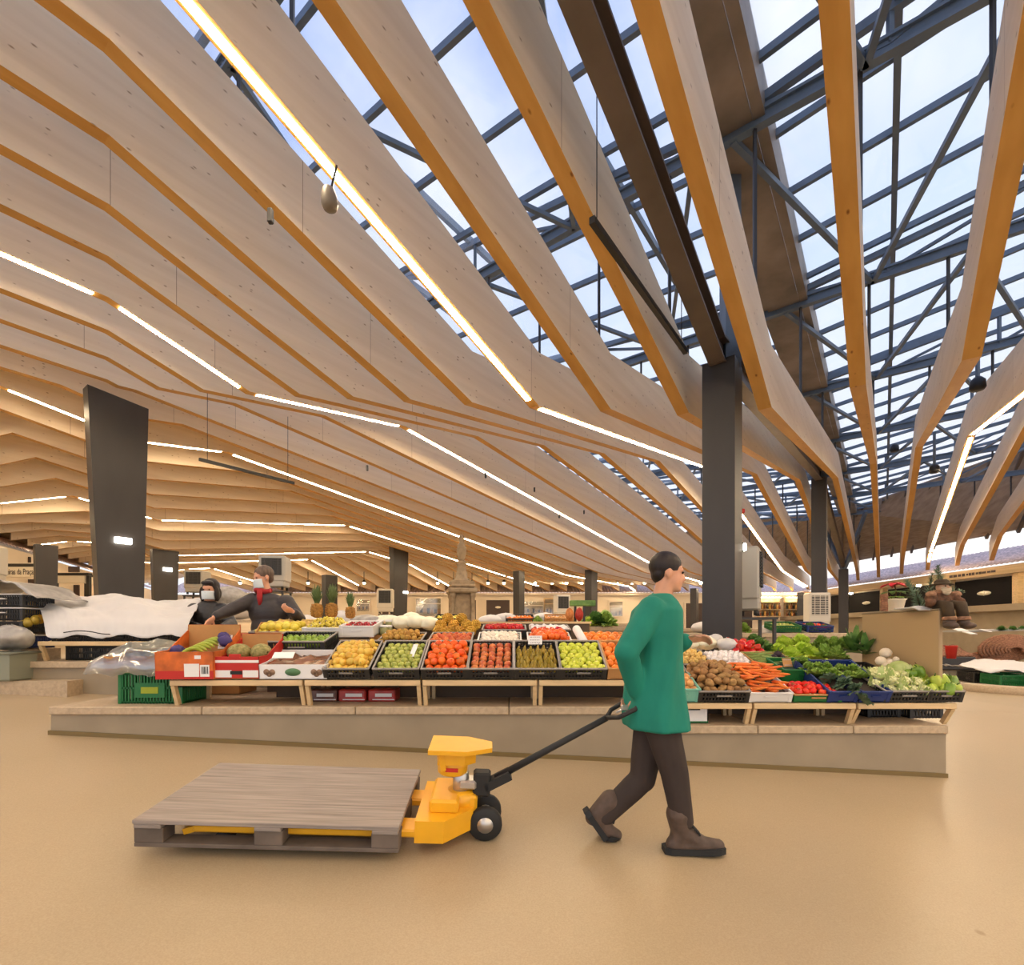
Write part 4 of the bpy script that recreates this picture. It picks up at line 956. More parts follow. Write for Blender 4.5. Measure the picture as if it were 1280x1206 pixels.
for k in range(48):
    o = link('carrot', PRO['carrot'][k % 2]); i, q = k//6, k % 6
    o.location = wt.M @ Vector((-.17+.058*q+random.uniform(-.02,.02)-.02*(i > 4), .04+.062*i, .085+.05*(i in (2,3,4,5))+.025*(k % 3)))
    o.rotation_euler = (R(22)+random.uniform(-.25,.25), random.uniform(-.2,.2), R(-52)+random.uniform(-.7,.7) if i < 5 else random.uniform(-.5,.5))
    tag(o, 'orange carrot, %s from the left in the %s row of the carrot heap' % (ORD[q], ORD[i]), 'carrot', 'carrots on the white tray')
ct = crate(1022, F, ZR, 'green-edged cardboard tray of red tomatoes below the cucumbers', w=.40, l=.28, h=.065, tilt=14, m='greencrate', rim='kraft', solidwall=True, liner='paper', lift=.02)
fill(ct, 'tomato', PRO['tomato'], 4, 6, .034, 'red tomato', 'the tomato tray', 'tomatoes on the green-edged tray', jit=.35, heap=.03)
gc2 = crate(1006, 4.56, -.455, 'green plastic crate of dark cucumbers above the tomatoes', w=.40, l=.34, h=.11, tilt=16, m='greencrate', rim='greencrate', solidwall=True, liner='paper')
for k in range(12):
    o = link('cucumber', PRO['cucumber'][0]); o.location = gc2.M @ Vector((-.02+.03*(k % 2), .04+.025*k, .06+.01*(k % 2))); o.rotation_euler = (R(16), 0, R(-14)+random.uniform(-.08,.08)); tag(o, 'dark green cucumber, %s from the front in the green crate' % ORD[k], 'cucumber', 'cucumbers in the green crate')
for k, px in enumerate((1052, 1092)):
    bc = crate(px, F, ZR, 'blue crate with %s' % ['loose broccoli greens hanging over its front', 'a few leafy bunches beside the cauliflowers'][k], w=.25, l=.56, h=.10, tilt=25, m='bluecrate', rim='bluecrate', solidwall=True, lift=.04)
    if k == 0: b0 = bc
    else: b1 = bc
# leafy produce: ruffled leaf heads
def leafhead(nm, m, n, r, h, ruf, seed, wid=.6):
    rr = random.Random(seed); b = MB()
    for i in range(n):
        a = i*2.39996; u = (i+.5)/n; sp = lerp(.15, 1.15, u); L_ = r*lerp(.75, 1.1, rr.random()); d = Vector((cos(a), sin(a), 0)); s_ = Vector((-sin(a), cos(a), 0)); ph = rr.random()*6
        def fn(x, y, d=d, s_=s_, L_=L_, sp=sp, ph=ph):
            t = y; w = L_*wid*sin(pi*(.12+.80*t))*(x-.5)*2*.75
            out = L_*(sin(sp)*t+.25*sp*t*t); up = h*lerp(1.2, .25, min(1, sp))*t*1.1-.2*h*t*t*sp
            return tuple(d*out+s_*w+Vector((0,0,up+.3*abs(x-.5)*L_*.5+ruf*L_*sin(x*14+ph)*sin(t*9+ph)*t)))
        b.grid(fn, 6, 6)
    return b.mesh(nm, [FM[m]])
LH = {'lettuce': [leafhead('lettuce', 'leaf', 22, .14, .13, .10, k, .8) for k in (1, 2)], 'parsley': [leafhead('parsley', 'mleaf', 40, .12, .13, .16, k, .45) for k in (3, 4)],
      'spinach': [leafhead('spinach', 'dleaf', 26, .13, .10, .07, 5, .55)], 'sprouts': [leafhead('celery_leaves', 'mleaf', 30, .08, .06, .14, 6, .55)], 'kale': [leafhead('broccoli_greens', 'kale', 24, .10, .05, .12, 7, .4)],
      'leek': [leafhead('leek_leaves', 'dleaf', 12, .26, .26, .02, 8, .28)]}
def leafy(name, key, v, lab, cat, sc=1.0, rx=-.25, group=None):
    o = link(name, random.choice(LH[key])); o.location = v; o.rotation_euler = (rx, random.uniform(-.2,.2), random.uniform(0,6)); o.scale = (sc,)*3
    return tag(o, lab, cat, group)
for k, (px, y, Y) in enumerate(((973, 818, 5.25), (990, 822, 5.12), (1005, 816, 5.2), (982, 808, 5.5), (1000, 806, 5.55), (1014, 822, 5.15))):
    leafy('lettuce', 'lettuce', P(px, y+3, Y), 'bright green curly lettuce, %s' % ['front left of the lettuce heap', 'front middle of the lettuce heap', 'right of the lettuce heap', 'back left of the lettuce heap', 'back right of the lettuce heap', 'nearest the parsley'][k], 'lettuce', 1.0, .2, 'curly lettuces')
for k, (px, y, Y) in enumerate(((1030, 822, 5.1), (1045, 824, 5.05), (1040, 812, 5.3), (1054, 812, 5.3), (1028, 810, 5.4))):
    leafy('parsley_bunch', 'parsley', P(px, y, Y), 'dark leafy parsley bunch, %s' % ['front left', 'front right', 'middle', 'far right', 'rear left'][k]+' of the parsley heap', 'parsley', 1.0, .2, 'parsley bunches')
for k, (px, y, Y) in enumerate(((950, 808, 5.5), (960, 815, 5.3), (944, 803, 5.6))):
    leafy('spinach_bunch', 'spinach', P(px, y, Y), 'dark spinach bunch, %s of the three behind the red peppers' % ['middle', 'front', 'rear'][k], 'spinach', .9, .3, 'spinach bunches')
for k in range(7):
    leafy('celery_bunch', 'sprouts', b0.M @ Vector((-.08+.08*(k % 3), .30+.11*(k//3), .09)), 'small leafy celery bunch, %s from the left in the %s row of the blue crate' % (ORD[k % 3], ORD[k//3]), 'celery', 1.0, .3, 'celery bunches in the blue crate')
for k, (x, y, z) in enumerate(((-.02,.2,.1), (.06,.12,.11), (.10,.03,.10), (.14,-.02,.04))):
    leafy('broccoli_greens', 'kale', b0.M @ Vector((x, y, z)), 'grey-green broccoli leaves, %s over the blue crate' % ['highest', 'second', 'third', 'lowest hanging'][k], 'greens', .95, .7, 'broccoli greens over the blue crate')
for k, (px, y, Y, s_) in enumerate(((1068, 816, 5.2, 1.0), (1082, 818, 5.1, .8))):
    leafy('leek_bunch', 'leek', P(px, y, Y), '%s dark leek bunch with upright leaves beside the divider panel' % ['tall', 'smaller'][k], 'leek', s_, 0, 'leek bunches')
for k in range(4):
    leafy('celery_bunch', 'sprouts', b1.M @ Vector((-.06+.11*(k % 2), .28+.12*(k//2), .075)), 'small leafy bunch at the %s of the second blue crate' % ['front left', 'front right', 'back left', 'back right'][k], 'celery', 1.0, .3, 'leafy bunches in the second blue crate')
# garlic, peppers, small potatoes, beans, beetroot
gcx = crate(918, 4.74, -.44, 'dark crate of white garlic behind the carrots', w=.44, l=.42, h=.09, tilt=20)
fill(gcx, 'garlic', PRO['garlic'], 7, 8, .026, 'white garlic bulb', 'the garlic crate', 'garlic in the dark crate', layers=2, heap=.05, jit=.35, rot='all')
npx = crate(870, 4.74, -.42, 'dark crate of small yellow potatoes behind the brown potatoes', w=.34, l=.42, h=.09, tilt=20)
fill(npx, 'new_potato', PRO['npotato'], 7, 6, .025, 'small yellow potato', 'the yellow potato crate', 'small yellow potatoes', layers=2, heap=.05, jit=.3, cat='potato')
ppx = crate(936, 5.2, -.30, 'dark crate of red peppers behind the garlic', w=.36, l=.40, h=.08, tilt=14)
fill(ppx, 'red_pepper', PRO['pepper'], 5, 4, .036, 'glossy red pepper', 'the pepper crate', 'red peppers behind the garlic', cat='pepper', layers=2, jit=.4, rot='all')
bnx = crate(974, 4.80, -.385, 'shallow crate of long green beans behind the carrots', w=.40, l=.40, h=.06, tilt=17, m='kraft', rim='kraft', solidwall=True)
for k in range(54):
    o = link('green_bean', PRO['bean'][k % 2]); i, q = k//9, k % 9
    o.location = bnx.M @ Vector((-.13+.065*(q % 5)+random.uniform(-.01,.01), .05+.055*i+.02*(q//5), .055+.012*(q//5)+.008*(k % 3))); o.rotation_euler = (R(14), random.uniform(-.1,.1), R(-16)+random.uniform(-.35,.35))
    tag(o, 'green bean, %s from the left in the %s layer of the bean crate' % (ORD[q], ORD[i]), 'bean', 'green beans in the shallow crate')
M['beet'] = mat('dark_beet_skin', c8(44,26,40), .5)
for k, (px, y) in enumerate(((972, 818), (976, 822), (968, 822))):
    v = P(px, y, 5.0); b = MB(); b.ell((0,0,0), (.04,.04,.038), jit=.03); b.tube([(0,0,.035), (.01,0,.07)], .006, 5, 1); o = b.build('beetroot', [M['beet'], FM['calyx']]); o.location = v; tag(o, 'dark beetroot, %s of the three between beans and lettuce' % ['upper', 'right', 'left'][k], 'beetroot', 'beetroots')
card(P(984,828,4.72).x, 4.72, P(984,828,4.72).z-CZ, .085, .085, R(-25), 'small kraft price card in front of the beetroots', 2, m='kraft')
# onions and garlic bags behind the worker
for k, (px, y, Y, w) in enumerate(((882, 803, 5.4, .13), (908, 806, 5.35, .12), (858, 806, 5.4, .14), (895, 801, 5.6, .11))):
    v = P(px, y, Y); blob(v.x, v.y, v.z-CZ, (w, .11, .075), 'sheet' if k % 2 else 'palebag', 'produce_bag', 'knotted white produce bag, %s in the row behind the garlic' % ['second', 'third', 'first', 'rearmost'][k], 'produce bag', .2, group='white bags behind the garlic')
# end crates: cauliflowers, pale and green peppers, cabbage, turnips
e1 = crate(1134, F, ZR, 'black crate of pale cauliflowers left of the green peppers', w=.40, l=.46, h=.10, tilt=18, lift=.03)
def cauli(seed):
    rr = random.Random(seed); b = MB(); b.ell((0,0,0), (.05,.05,.035), nu=10, nv=7)
    for i in range(34):
        z = 1-1.2*(i+.5)/34; a = i*2.39996; q = sqrt(max(0, 1-z*z)); b.ell((cos(a)*q*.048, sin(a)*q*.048, z*.036), (.015,.015,.013), jit=.1, nu=7, nv=5)
    for i in range(4):
        a = i*1.57; d = Vector((cos(a), sin(a), 0)); s_ = Vector((-sin(a), cos(a), 0))
        b.grid(lambda x, y, d=d, s_=s_: tuple(d*(.045+.03*y)+s_*((x-.5)*.06*(1-.5*y))+Vector((0,0,-.03+.075*y+.01*sin(x*9)))), 4, 4, mi=1)
    return b.mesh('cauliflower', [FM['cauli'], FM['cabbage']])
CAU = [cauli(1), cauli(2)]
fill(e1, 'cauliflower', CAU, 4, 4, .045, 'pale cauliflower', 'the cauliflower crate', 'cauliflowers at the stall end', jit=.25, layers=2, sc=(.9,1.1))
e2 = crate(1180, F, ZR, 'black crate of green peppers at the very end of the stall', w=.30, l=.46, h=.10, tilt=18, lift=.03)
fill(e2, 'pale_pepper', PRO['chayote'], 4, 3, .045, 'pale green pepper', 'the end crate', 'pale green peppers at the stall end', cat='pepper', jit=.3, layers=2, rot='any', sc=(.95,1.2))
for k, (px, y, Y) in enumerate(((1187, 862, 4.2), (1190, 852, 4.3), (1181, 850, 4.4), (1150, 840, 4.36), (1138, 844, 4.36))):
    o = link('green_pepper', PRO['gpepper'][0]); o.location = P(px, y, Y); o.rotation_euler = (random.uniform(-.5,.5), .3, k); tag(o, 'dark green pepper, %s' % ['front right of the end crate', 'right edge of the end crate', 'top of the end crate', 'right one behind the cauliflowers', 'left one behind the cauliflowers'][k], 'pepper', 'dark green peppers at the stall end')
b = MB(); b.ell((0,0,0), (.085,.085,.075), jit=.015, nu=18, nv=12)
for i in range(8):
    a = i*.8; d = Vector((cos(a), sin(a), 0)); s_ = Vector((-sin(a), cos(a), 0)); b.grid(lambda x, y, d=d, s_=s_: tuple(d*(.06+.032*sin(y*2.6))+s_*((x-.5)*.12*(1-.3*y))+Vector((0,0,-.06+.10*y+.006*sin(x*8)))), 5, 5)
o = b.build('cabbage', FM['cabbage']); o.location = P(1124, 836, 4.48); tag(o, 'round pale green cabbage against the divider panel', 'cabbage')
for k, (px, y, Y, s_) in enumerate(((1107, 816, 4.68, .95), (1101, 826, 4.62, .85), (1112, 827, 4.6, .6), (1120, 824, 4.56, .5), (1108, 833, 4.58, .8))):
    o = link('turnip', PRO['turnip'][0]); o.location = P(px, y, Y); o.scale = (s_,)*3; tag(o, 'pale round turnip, %s of the pile by the divider' % ['topmost', 'left', 'middle', 'right', 'lowest'][k], 'turnip', 'turnips by the divider')
crate(1088, 4.62, -.50, 'black crate with a pale cloth beside the turnips', w=.34, l=.34, h=.12, tilt=14, rim='blackplastic', lift=.06)
# divider panel with its ornaments
a = Vector((XL(1185), SY+.05, 0)); b_ = Vector((XL(1185)-.02, SY+.95, 0))
t = thing('divider_panel', 'plain beige divider panel standing at the vegetable end of the stall', 'divider panel', (a.x, a.y+.45, -.79+CZ))
m_ = MB(); m_.bbox((a.x-.015, SY+.52, (-.40+.19)/2+CZ), (.035, .94, .59), .006)
for yy in (.62, .94): m_.box((a.x-.015, SY+yy, (-.79-.40)/2+CZ), (.033, .06, .40))
m_.build('panel', mat('beige_laminate', c8(176,150,112), .5), t, True)
m_ = MB(); m_.bbox((a.x-.015, SY+.52, .196+CZ), (.05, .95, .012), .003); m_.build('top_cap', M['cream'], t, True)
# ================================================================== people
def fuse(name, mb_parts, skin, mats, parent=None, voxel=.01, smooth=4, world_off=None):
    """grow limbs round a skeleton, join them with modelled pieces and fuse everything to one skin"""
    b = MB(); b.v += mb_parts.v; b.f += mb_parts.f; b.mi += mb_parts.mi; b.sm += mb_parts.sm
    for pts, rs in skin:
        # tapered limb with ball joints
        pts = [Vector(p) for p in pts]; q = []; rr = []
        for i in range(len(pts)-1):
            for k in range(4): u = k/4; q.append(pts[i].lerp(pts[i+1], u)); rr.append(lerp(rs[i], rs[i+1], u))
        q.append(pts[-1]); rr.append(rs[-1])
        b.tube(q, rr, 12)
        for p, r in zip(pts, rs): b.ell(p, (r, r, r), nu=12, nv=8)
    o = b.build(name, mats, parent, world=parent is not None)
    md = o.modifiers.new('fuse', 'REMESH'); md.mode = 'VOXEL'; md.voxel_size = voxel; md.use_smooth_shade = True
    if smooth: sm = o.modifiers.new('soften', 'SMOOTH'); sm.factor = .5; sm.iterations = smooth
    return o
def hand(b, w, d, n, side, curl=.6, s=1.0, spread=.12):
    """palm, four fingers bent towards n, thumb leaving the side of the palm; w wrist, d pointing direction"""
    w, d, n = Vector(w), Vector(d).normalized(), Vector(n); n = (n-d*n.dot(d)).normalized(); x = d.cross(n)*side
    T = Matrix((( d.x, x.x, n.x), (d.y, x.y, n.y), (d.z, x.z, n.z))).to_4x4()
    b.ell(w+d*.048*s, (.054*s, .040*s, .017*s), T, nu=12, nv=8)
    for k, (off, L_) in enumerate(((-.030, .068), (-.010, .078), (.011, .073), (.030, .058))):
        p = w+d*.085*s+x*off*s; dirv = (d+x*off*spread*10).normalized(); pts = [p-dirv*.02*s, p]; a = 0
        for seg, f in enumerate((.45, .32, .23)):
            a += curl*(.7 if seg == 0 else 1); v = dirv*cos(a)+n*sin(a); p = p+v*L_*f*s; pts.append(p.copy())
        b.tube(pts, [.0095*s, .0095*s, .009*s, .0082*s, .007*s], 7); b.ell(p, (.0072*s,)*3, nu=7, nv=5)
    p = w+d*.028*s-x*.030*s; v = (d*.55-x*.75+n*.35).normalized(); p2 = p+v*.036*s; p3 = p2+(d*.8-x*.15+n*.5*curl*1.6).normalized()*.034*s
    b.tube([p-v*.01*s, p, p2, p3], [.013*s, .0125*s, .0105*s, .008*s], 7); b.ell(p3, (.008*s,)*3, nu=7, nv=5)
def head(b, c, f, up, s=1.0):
    """skull, jaw, nose, brow, ears and lips; f facing direction"""
    c, f, up = Vector(c), Vector(f).normalized(), Vector(up); up = (up-f*up.dot(f)).normalized(); x = f.cross(up)
    T = Matrix(((f.x, x.x, up.x), (f.y, x.y, up.y), (f.z, x.z, up.z))).to_4x4()
    g = lambda a, b_, c_: c+f*a*s+x*b_*s+up*c_*s
    b.ell(g(-.012,0,.03), (.095*s,.076*s,.088*s), T, nu=16, nv=10); b.ell(g(.028,0,-.035), (.062*s,.060*s,.082*s), T, nu=16, nv=10)
    b.ell(g(.062,0,-.092), (.028*s,.032*s,.024*s), T); b.ell(g(.094,0,-.028), (.020*s,.014*s,.020*s), T, nu=8, nv=6); b.ell(g(.086,0,-.008), (.014*s,.010*s,.026*s), T, nu=8, nv=6)
    b.ell(g(.076,0,.020), (.016*s,.050*s,.012*s), T, nu=10, nv=6); b.ell(g(.082,0,-.062), (.012*s,.024*s,.010*s), T, nu=10, nv=6)
    for k in (-1, 1):
        b.ell(g(-.008,k*.078,-.012), (.020*s,.010*s,.032*s), T, nu=8, nv=6)
    return g, T
M['skin'] = mat('skin', c8(208,152,122), .5, (14,.08,(1,1,1)), sss=1); M['hair'] = mat('dark_hair', c8(34,24,22), .5, (40,.4,(1,1,.2))); M['greyhair'] = mat('grey_brown_hair', c8(96,78,66), .55, (40,.35,(1,1,.2)))
M['teal'] = mat('teal_work_smock', c8(22,122,104), .8, (5,.16,(1,1,.4)), bump=.5); M['trouser'] = mat('dark_trousers', c8(58,48,44), .85, (8,.2,(1,1,.4))); M['boot'] = mat('dark_brown_boot', c8(84,68,58), .6, (20,.25,(1,1,1)))
M['sole'] = mat('black_sole', (.02,.02,.02), .7); M['mask'] = mat('pale_blue_mask', c8(206,216,222), .8); M['eye'] = mat('dark_eye', (.015,.01,.01), .2)
M['coat'] = mat('black_quilted_coat', c8(30,27,28), .5, (10,.3,(1,1,4)), spec=.6, bump=.4); M['coat2'] = mat('charcoal_jacket', c8(50,44,45), .55, (9,.25,(1,1,3)), spec=.5, bump=.3); M['scarf'] = mat('dark_red_scarf', c8(150,30,34), .8)

def eyes(g, o, s=1.0):
    for k in (-1, 1):
        b = MB(); b.ell(g(.081, k*.031, .004), (.007*s,.011*s,.007*s), nu=8, nv=6); b.build('eye', M['eye'], o, True)
def hair_cap(nm, g, T, m, o, s=1.0, lower=-.02, bob=False):
    b = MB(); b.ell(g(-.022,0,.042), (.100*s,.086*s,.090*s), T, nu=16, nv=10)
    if bob:
        b.ell(g(-.045,0,-.04), (.072*s,.094*s,.10*s), T, nu=16, nv=10)
        for k in (-1, 1): b.ell(g(.02,k*.082,-.05), (.045*s,.022*s,.085*s), T, nu=10, nv=8)
        b.ell(g(.055,0,.078), (.045*s,.068*s,.03*s), T, nu=12, nv=8)
    else: b.ell(g(-.055,0,-.01), (.048*s,.070*s,.06*s), T, nu=12, nv=8)
    h = b.build(nm, m, o, True); md = h.modifiers.new('fuse', 'REMESH'); md.mode = 'VOXEL'; md.voxel_size = .008; md.use_smooth_shade = True; return h
def face_mask(g, T, o, s=1.0):
    b = MB()
    def fn(u, v):
        a = (u-.5)*2.5; q = 1+.10*cos((v-.5)*pi); return tuple(g((.022+.082*cos(a)*q)*1.0, .074*sin(a), lerp(-.112, -.018, v)+.010*cos(a)))
    b.grid(fn, 12, 6); k = b.build('face_mask', M['mask'], o, True); solid(k, .003)
    b = MB()
    for sd in (-1, 1): b.tube([g(.02,sd*.074,-.03), g(-.004,sd*.084,-.005), g(-.02,sd*.082,.0)], .0018, 5)
    b.build('ear_loop', M['mask'], k, False); 
    b2 = k.children[0]; b2.data.transform(Matrix.Translation(-o.location))
# ------------------------------------------------------------------ the worker with the pallet truck
def worker():
    Y = 2.82; Q = lambda x, y, d=0: P(x, y, Y+d)
    foot = Vector((Q(820, 1060).x, Y, fz(Q(820,1060).x, Y)))
    b = MB()
    hb = Q(835, 716)
    g, T = head(b, hb, (1,-.12,-.10), (.08,0,1), .93)
    rw, re, rs = Q(797, 868, -.10), Q(783, 815, -.23), Q(816, 762, -.165)
    lw, le, ls = Q(858, 800, .10), Q(832, 815, .20), Q(824, 761, .165)
    HD = Vector((-.2,.55,-.55)); hand(b, rw+Vector((0,.02,-.01)), HD, (-.75,.3,.6), -1, .95)
    hand(b, lw, (.9,-.25,.15), (0,-.5,-.8), 1, .55)
    rh, rk, ra = Q(822, 888, -.085), Q(843, 966, -.07), Q(853, 1037, -.05)
    lh, lk, la = Q(816, 888, .085), Q(803, 973, .07), Q(748, 1026, .06)
    sk = [([Q(820, 888), Q(821, 840), Q(822, 790), Q(826, 758), Q(829, 740), hb+Vector((-.01,0,-.04))], [.13,.12,.125,.075,.052,.055]),
          ([rs, re, rw], [.056,.043,.028]), ([ls, le, lw], [.056,.043,.028]), ([Q(822, 765), rs], [.07,.055]), ([Q(823, 765), ls], [.07,.055]),
          ([rh, rk, ra], [.088,.058,.040]), ([lh, lk, la], [.088,.058,.040]), ([ra, Q(882, 1052, -.05)], [.040,.026]), ([la, Q(752, 1038, .06)], [.040,.022])]
    o = fuse('person', b, sk, M['skin'], None, .009, 3)
    o.data.transform(Matrix.Translation(-foot)); o.location = foot
    tag(o, 'person in a long teal smock and dark trousers striding while pulling a pallet truck', 'person')
    eyes(g, o); hair_cap('hair', g, T, M['hair'], o, .93)
    # smock
    s = MB(); rings = [(742,826,.055,.065),(752,824,.10,.14),(763,821,.135,.205),(790,818,.150,.215),(825,817,.150,.20),(862,817,.160,.21),(893,819,.180,.225),(908,821,.186,.23)]
    n = 28; vs = []
    for y, x, rx, ry in rings:
        c = Q(x, y)
        for k in range(n): a = 2*pi*k/n; q = 1+(.045*sin(a*7+y*.05) if y > 820 else .015*sin(a*5)); vs.append((c.x+cos(a)*rx*q, c.y+sin(a)*ry*q, c.z))
    fs = [(i*n+k, i*n+(k+1)%n, (i+1)*n+(k+1)%n, (i+1)*n+k) for i in range(len(rings)-1) for k in range(n)]
    fs += [tuple(range(n))[::-1], tuple((len(rings)-1)*n+k for k in range(n))]; s.add(vs, [f[::-1] for f in fs], 0, True)
    j = fuse('smock', s, [([rs+Vector((0,.02,.0)), re, rw.lerp(re, .12)], [.078,.066,.052]), ([ls-Vector((0,.02,0)), le, lw.lerp(le, .12)], [.078,.066,.052])], M['teal'], o, .011, 3)
    c = MB(); c.tube([Q(826+9*cos(a*.5236), 744-2*sin(a*.5236), .055*sin(a*.5236)) for a in range(13)], .014, 8); c.build('collar', M['teal'], o, True)
    for wv, ev in ((rw, re), (lw, le)):
        c = MB(); dd = (ev-wv).normalized(); c.tube([wv+dd*.02, wv+dd*.05], [.047,.05], 12); c.build('cuff', M['teal'], o, True)
    p = MB(); p.ell(Q(819, 890), (.14,.17,.12))
    fuse('trousers', p, [([rh, rk, ra+Vector((0,0,.05))], [.105,.078,.062]), ([lh, lk, la.lerp(lk, .12)], [.105,.078,.062])], M['trouser'], o, .011, 3)
    # boots
    def boot(a, heel, ball, toe, up, sh):
        k = MB(); a, heel, ball, toe = Vector(a), Vector(heel), Vector(ball), Vector(toe)
        f = fuse('boot', k, [([a+sh*.10, a, heel.lerp(a, .4)], [.068,.056,.047]), ([heel+up*.045, ball+up*.045, toe+up*.036], [.048,.048,.036]), ([a, ball+up*.05], [.056,.046])], M['boot'], o, .009, 2)
        s_ = MB(); d = (ball-heel).normalized(); pts = []
        for u, w in ((-.062,.034),(-.03,.050),(.06,.050),(.13,.052),(.19,.060),(.245,.054),(.285,.034)):
            base = heel+d*u if u < .14 else ball.lerp(toe, (u-.14)/.11) ; pts.append((base, w))
        sd = Vector((0,1,0)); vs = []
        for q, w in pts: vs += [q-sd*w, q+sd*w, q+sd*w+up*.034, q-sd*w+up*.034]
        m_ = len(pts); fs = [(0,1,2,3), tuple((m_-1)*4+i for i in (3,2,1,0))]
        for i in range(m_-1):
            for e in range(4): fs.append((i*4+e, (i+1)*4+e, (i+1)*4+(e+1)%4, i*4+(e+1)%4))
        s_.add(vs, fs); q_ = s_.build('sole', M['sole'], f, False); q_.data.transform(Matrix.Translation(-o.location))
        l = MB()
        for i in range(5): q = a.lerp(ball, .10+.14*i)+up*(.062+.002*i)+Vector((.028-.003*i,0,0)); l.tube([q-sd*.045, q-sd*.02+up*.012, q+sd*.02+up*.012, q+sd*.045], .006, 5)
        q_ = l.build('laces', M['sole'], f, False); q_.data.transform(Matrix.Translation(-o.location))
    zr = fz(ra.x, ra.y)
    hx = ra.x-.045; boot((ra.x-.01, ra.y, zr+.12), (hx, ra.y, zr+.003), (hx+.15, ra.y, zr+.001), (hx+.245, ra.y, zr+.004), Vector((0,0,1)), (rk-ra).normalized())
    tl = Q(764, 1060, .06); zl = fz(tl.x, tl.y); tl = Vector((tl.x, tl.y, zl+.004)); bl = tl+Vector((-.065,0,.02)); he = bl+Vector((-.062,0,.088)); up = Vector((.80,0,.60))
    boot(he+up*.065, he, bl, tl, up, (lk-la).normalized())
    return o, rw
WK, RW = worker()

def shopper(name_lab, Y, hc, f, up, s, spine, shoulders, arms, coat, hairm, bob, zfloor, torso, scarf=False, hands=()):
    b = MB(); g, T = head(b, hc, f, up, s)
    for (w, d, n, sd, c) in hands: hand(b, w, d, n, sd, c, 1.0)
    hip = spine[0]; base = Vector((hip.x, hip.y, zfloor))
    sk = [(spine+[Vector(hc)-Vector((0,0,.04))], [.14,.13,.12,.055,.055]), *[([a, e, w], [.056,.043,.028]) for a, e, w in arms]]
    for k in (-1, 1):
        hp = hip+Vector((k*.09,0,-.02)); kn = Vector((hip.x+k*.10, hip.y-.03, (hip.z+zfloor)/2)); an = Vector((hip.x+k*.10, hip.y+.02, zfloor+.07)); sk.append(([hp, kn, an, an+Vector((0,-.14,-.035))], [.09,.06,.042,.03]))
    o = fuse('person', b, sk, M['skin'], None, .011, 2); o.data.transform(Matrix.Translation(-base)); o.location = base
    tag(o, name_lab, 'person'); eyes(g, o, s); hair_cap('hair', g, T, hairm, o, s, bob=bob); face_mask(g, T, o, s)
    j = MB()
    for p, d in torso: j.ell(p, d, nu=18, nv=12)
    # quilted rolls
    sl = []
    for a, e, w in arms: sl.append(([a, e, w.lerp(e, .15)], [.088,.074,.055]))
    fuse('coat', j, sl, coat, o, .012, 2)
    p = MB(); p.ell(hip, (.15,.13,.13))
    fuse('trousers', p, [([hip+Vector((k*.09,0,-.02)), Vector((hip.x+k*.10, hip.y-.03, (hip.z+zfloor)/2)), Vector((hip.x+k*.10, hip.y+.02, zfloor+.1))], [.10,.075,.06]) for k in (-1, 1)], M['trouser'], o, .014, 2)
    for k in (-1, 1):
        q = MB(); q.ell((hip.x+k*.10, hip.y-.05, zfloor+.045), (.05,.13,.045)); q.build('shoe', M['boot'], o, True)
    if scarf:
        q = MB(); c = Vector(hc)+Vector((.01,-.02,-.16)); q.tube([c+Vector((.075*cos(a*.524), .065*sin(a*.524), .012*sin(a*1.05))) for a in range(13)], .03, 8); q.tube([c+Vector((0,-.08,0)), c+Vector((.015,-.11,-.09)), c+Vector((.02,-.11,-.17))], [.03,.032,.02], 8); q.build('scarf', M['scarf'], o, True)
    return o
Y = 6.25; Q = lambda x, y, d=0: P(x, y, Y+d)
zf_ = fz(-3.8, 6.3)
shopper('person with a dark bob in a black coat and pale mask beside the white sheet', Y, Q(263, 737), (.05,-1,-.12), (0,0,1), 1.12,
        [Q(258, 812), Q(258, 790), Q(259, 772), Q(262, 752)], None,
        [(Q(243, 762), Q(233, 782, -.15), Q(252, 785, -.42)), (Q(278, 762), Q(289, 780, -.1), Q(276, 786, -.4))], M['coat'], M['hair'], True, zf_,
        [(Q(259, 772), (.21,.15,.20)), (Q(258, 792), (.22,.16,.22)), (Q(258, 815), (.21,.17,.22)), (Q(261, 758), (.14,.11,.08)), (Q(243, 764), (.1,.1,.1)), (Q(278, 764), (.1,.1,.1))],
        hands=[(Q(253, 785, -.44), (.5,-.7,-.3), (.3,-.2,-.8), 1, .6), (Q(275, 786, -.42), (-.4,-.8,-.3), (-.3,-.2,-.8), -1, .6)])
Y = 5.85
M['coat2'].name = 'charcoal_jacket'
shopper('person in a charcoal jacket and red scarf reaching across to the brown tray', Y, Q(329, 722), (-.62,-.75,-.22), (-.10,0,1), 1.12,
        [Q(338, 812), Q(338, 785), Q(337, 762), Q(334, 742)], None,
        [(Q(316, 750, -.03), Q(289, 762, -.22), Q(268, 771, -.42)), (Q(358, 752, .02), Q(374, 774, -.1), Q(367, 765, -.3))], M['coat2'], M['greyhair'], False, CZ-.63,
        [(Q(337, 765), (.24,.16,.20)), (Q(338, 785), (.22,.16,.22)), (Q(338, 808), (.21,.16,.2)), (Q(335, 750), (.17,.13,.09)), (Q(317, 752), (.11,.11,.1)), (Q(357, 754), (.11,.11,.1))], scarf=True,
        hands=[(Q(267, 772, -.44), (-.5,-.45,-.75), (.5,-.4,-.5), 1, .45), (Q(366, 764, -.31), (-.5,-.6,.3), (-.4,.3,.7), -1, .8)])

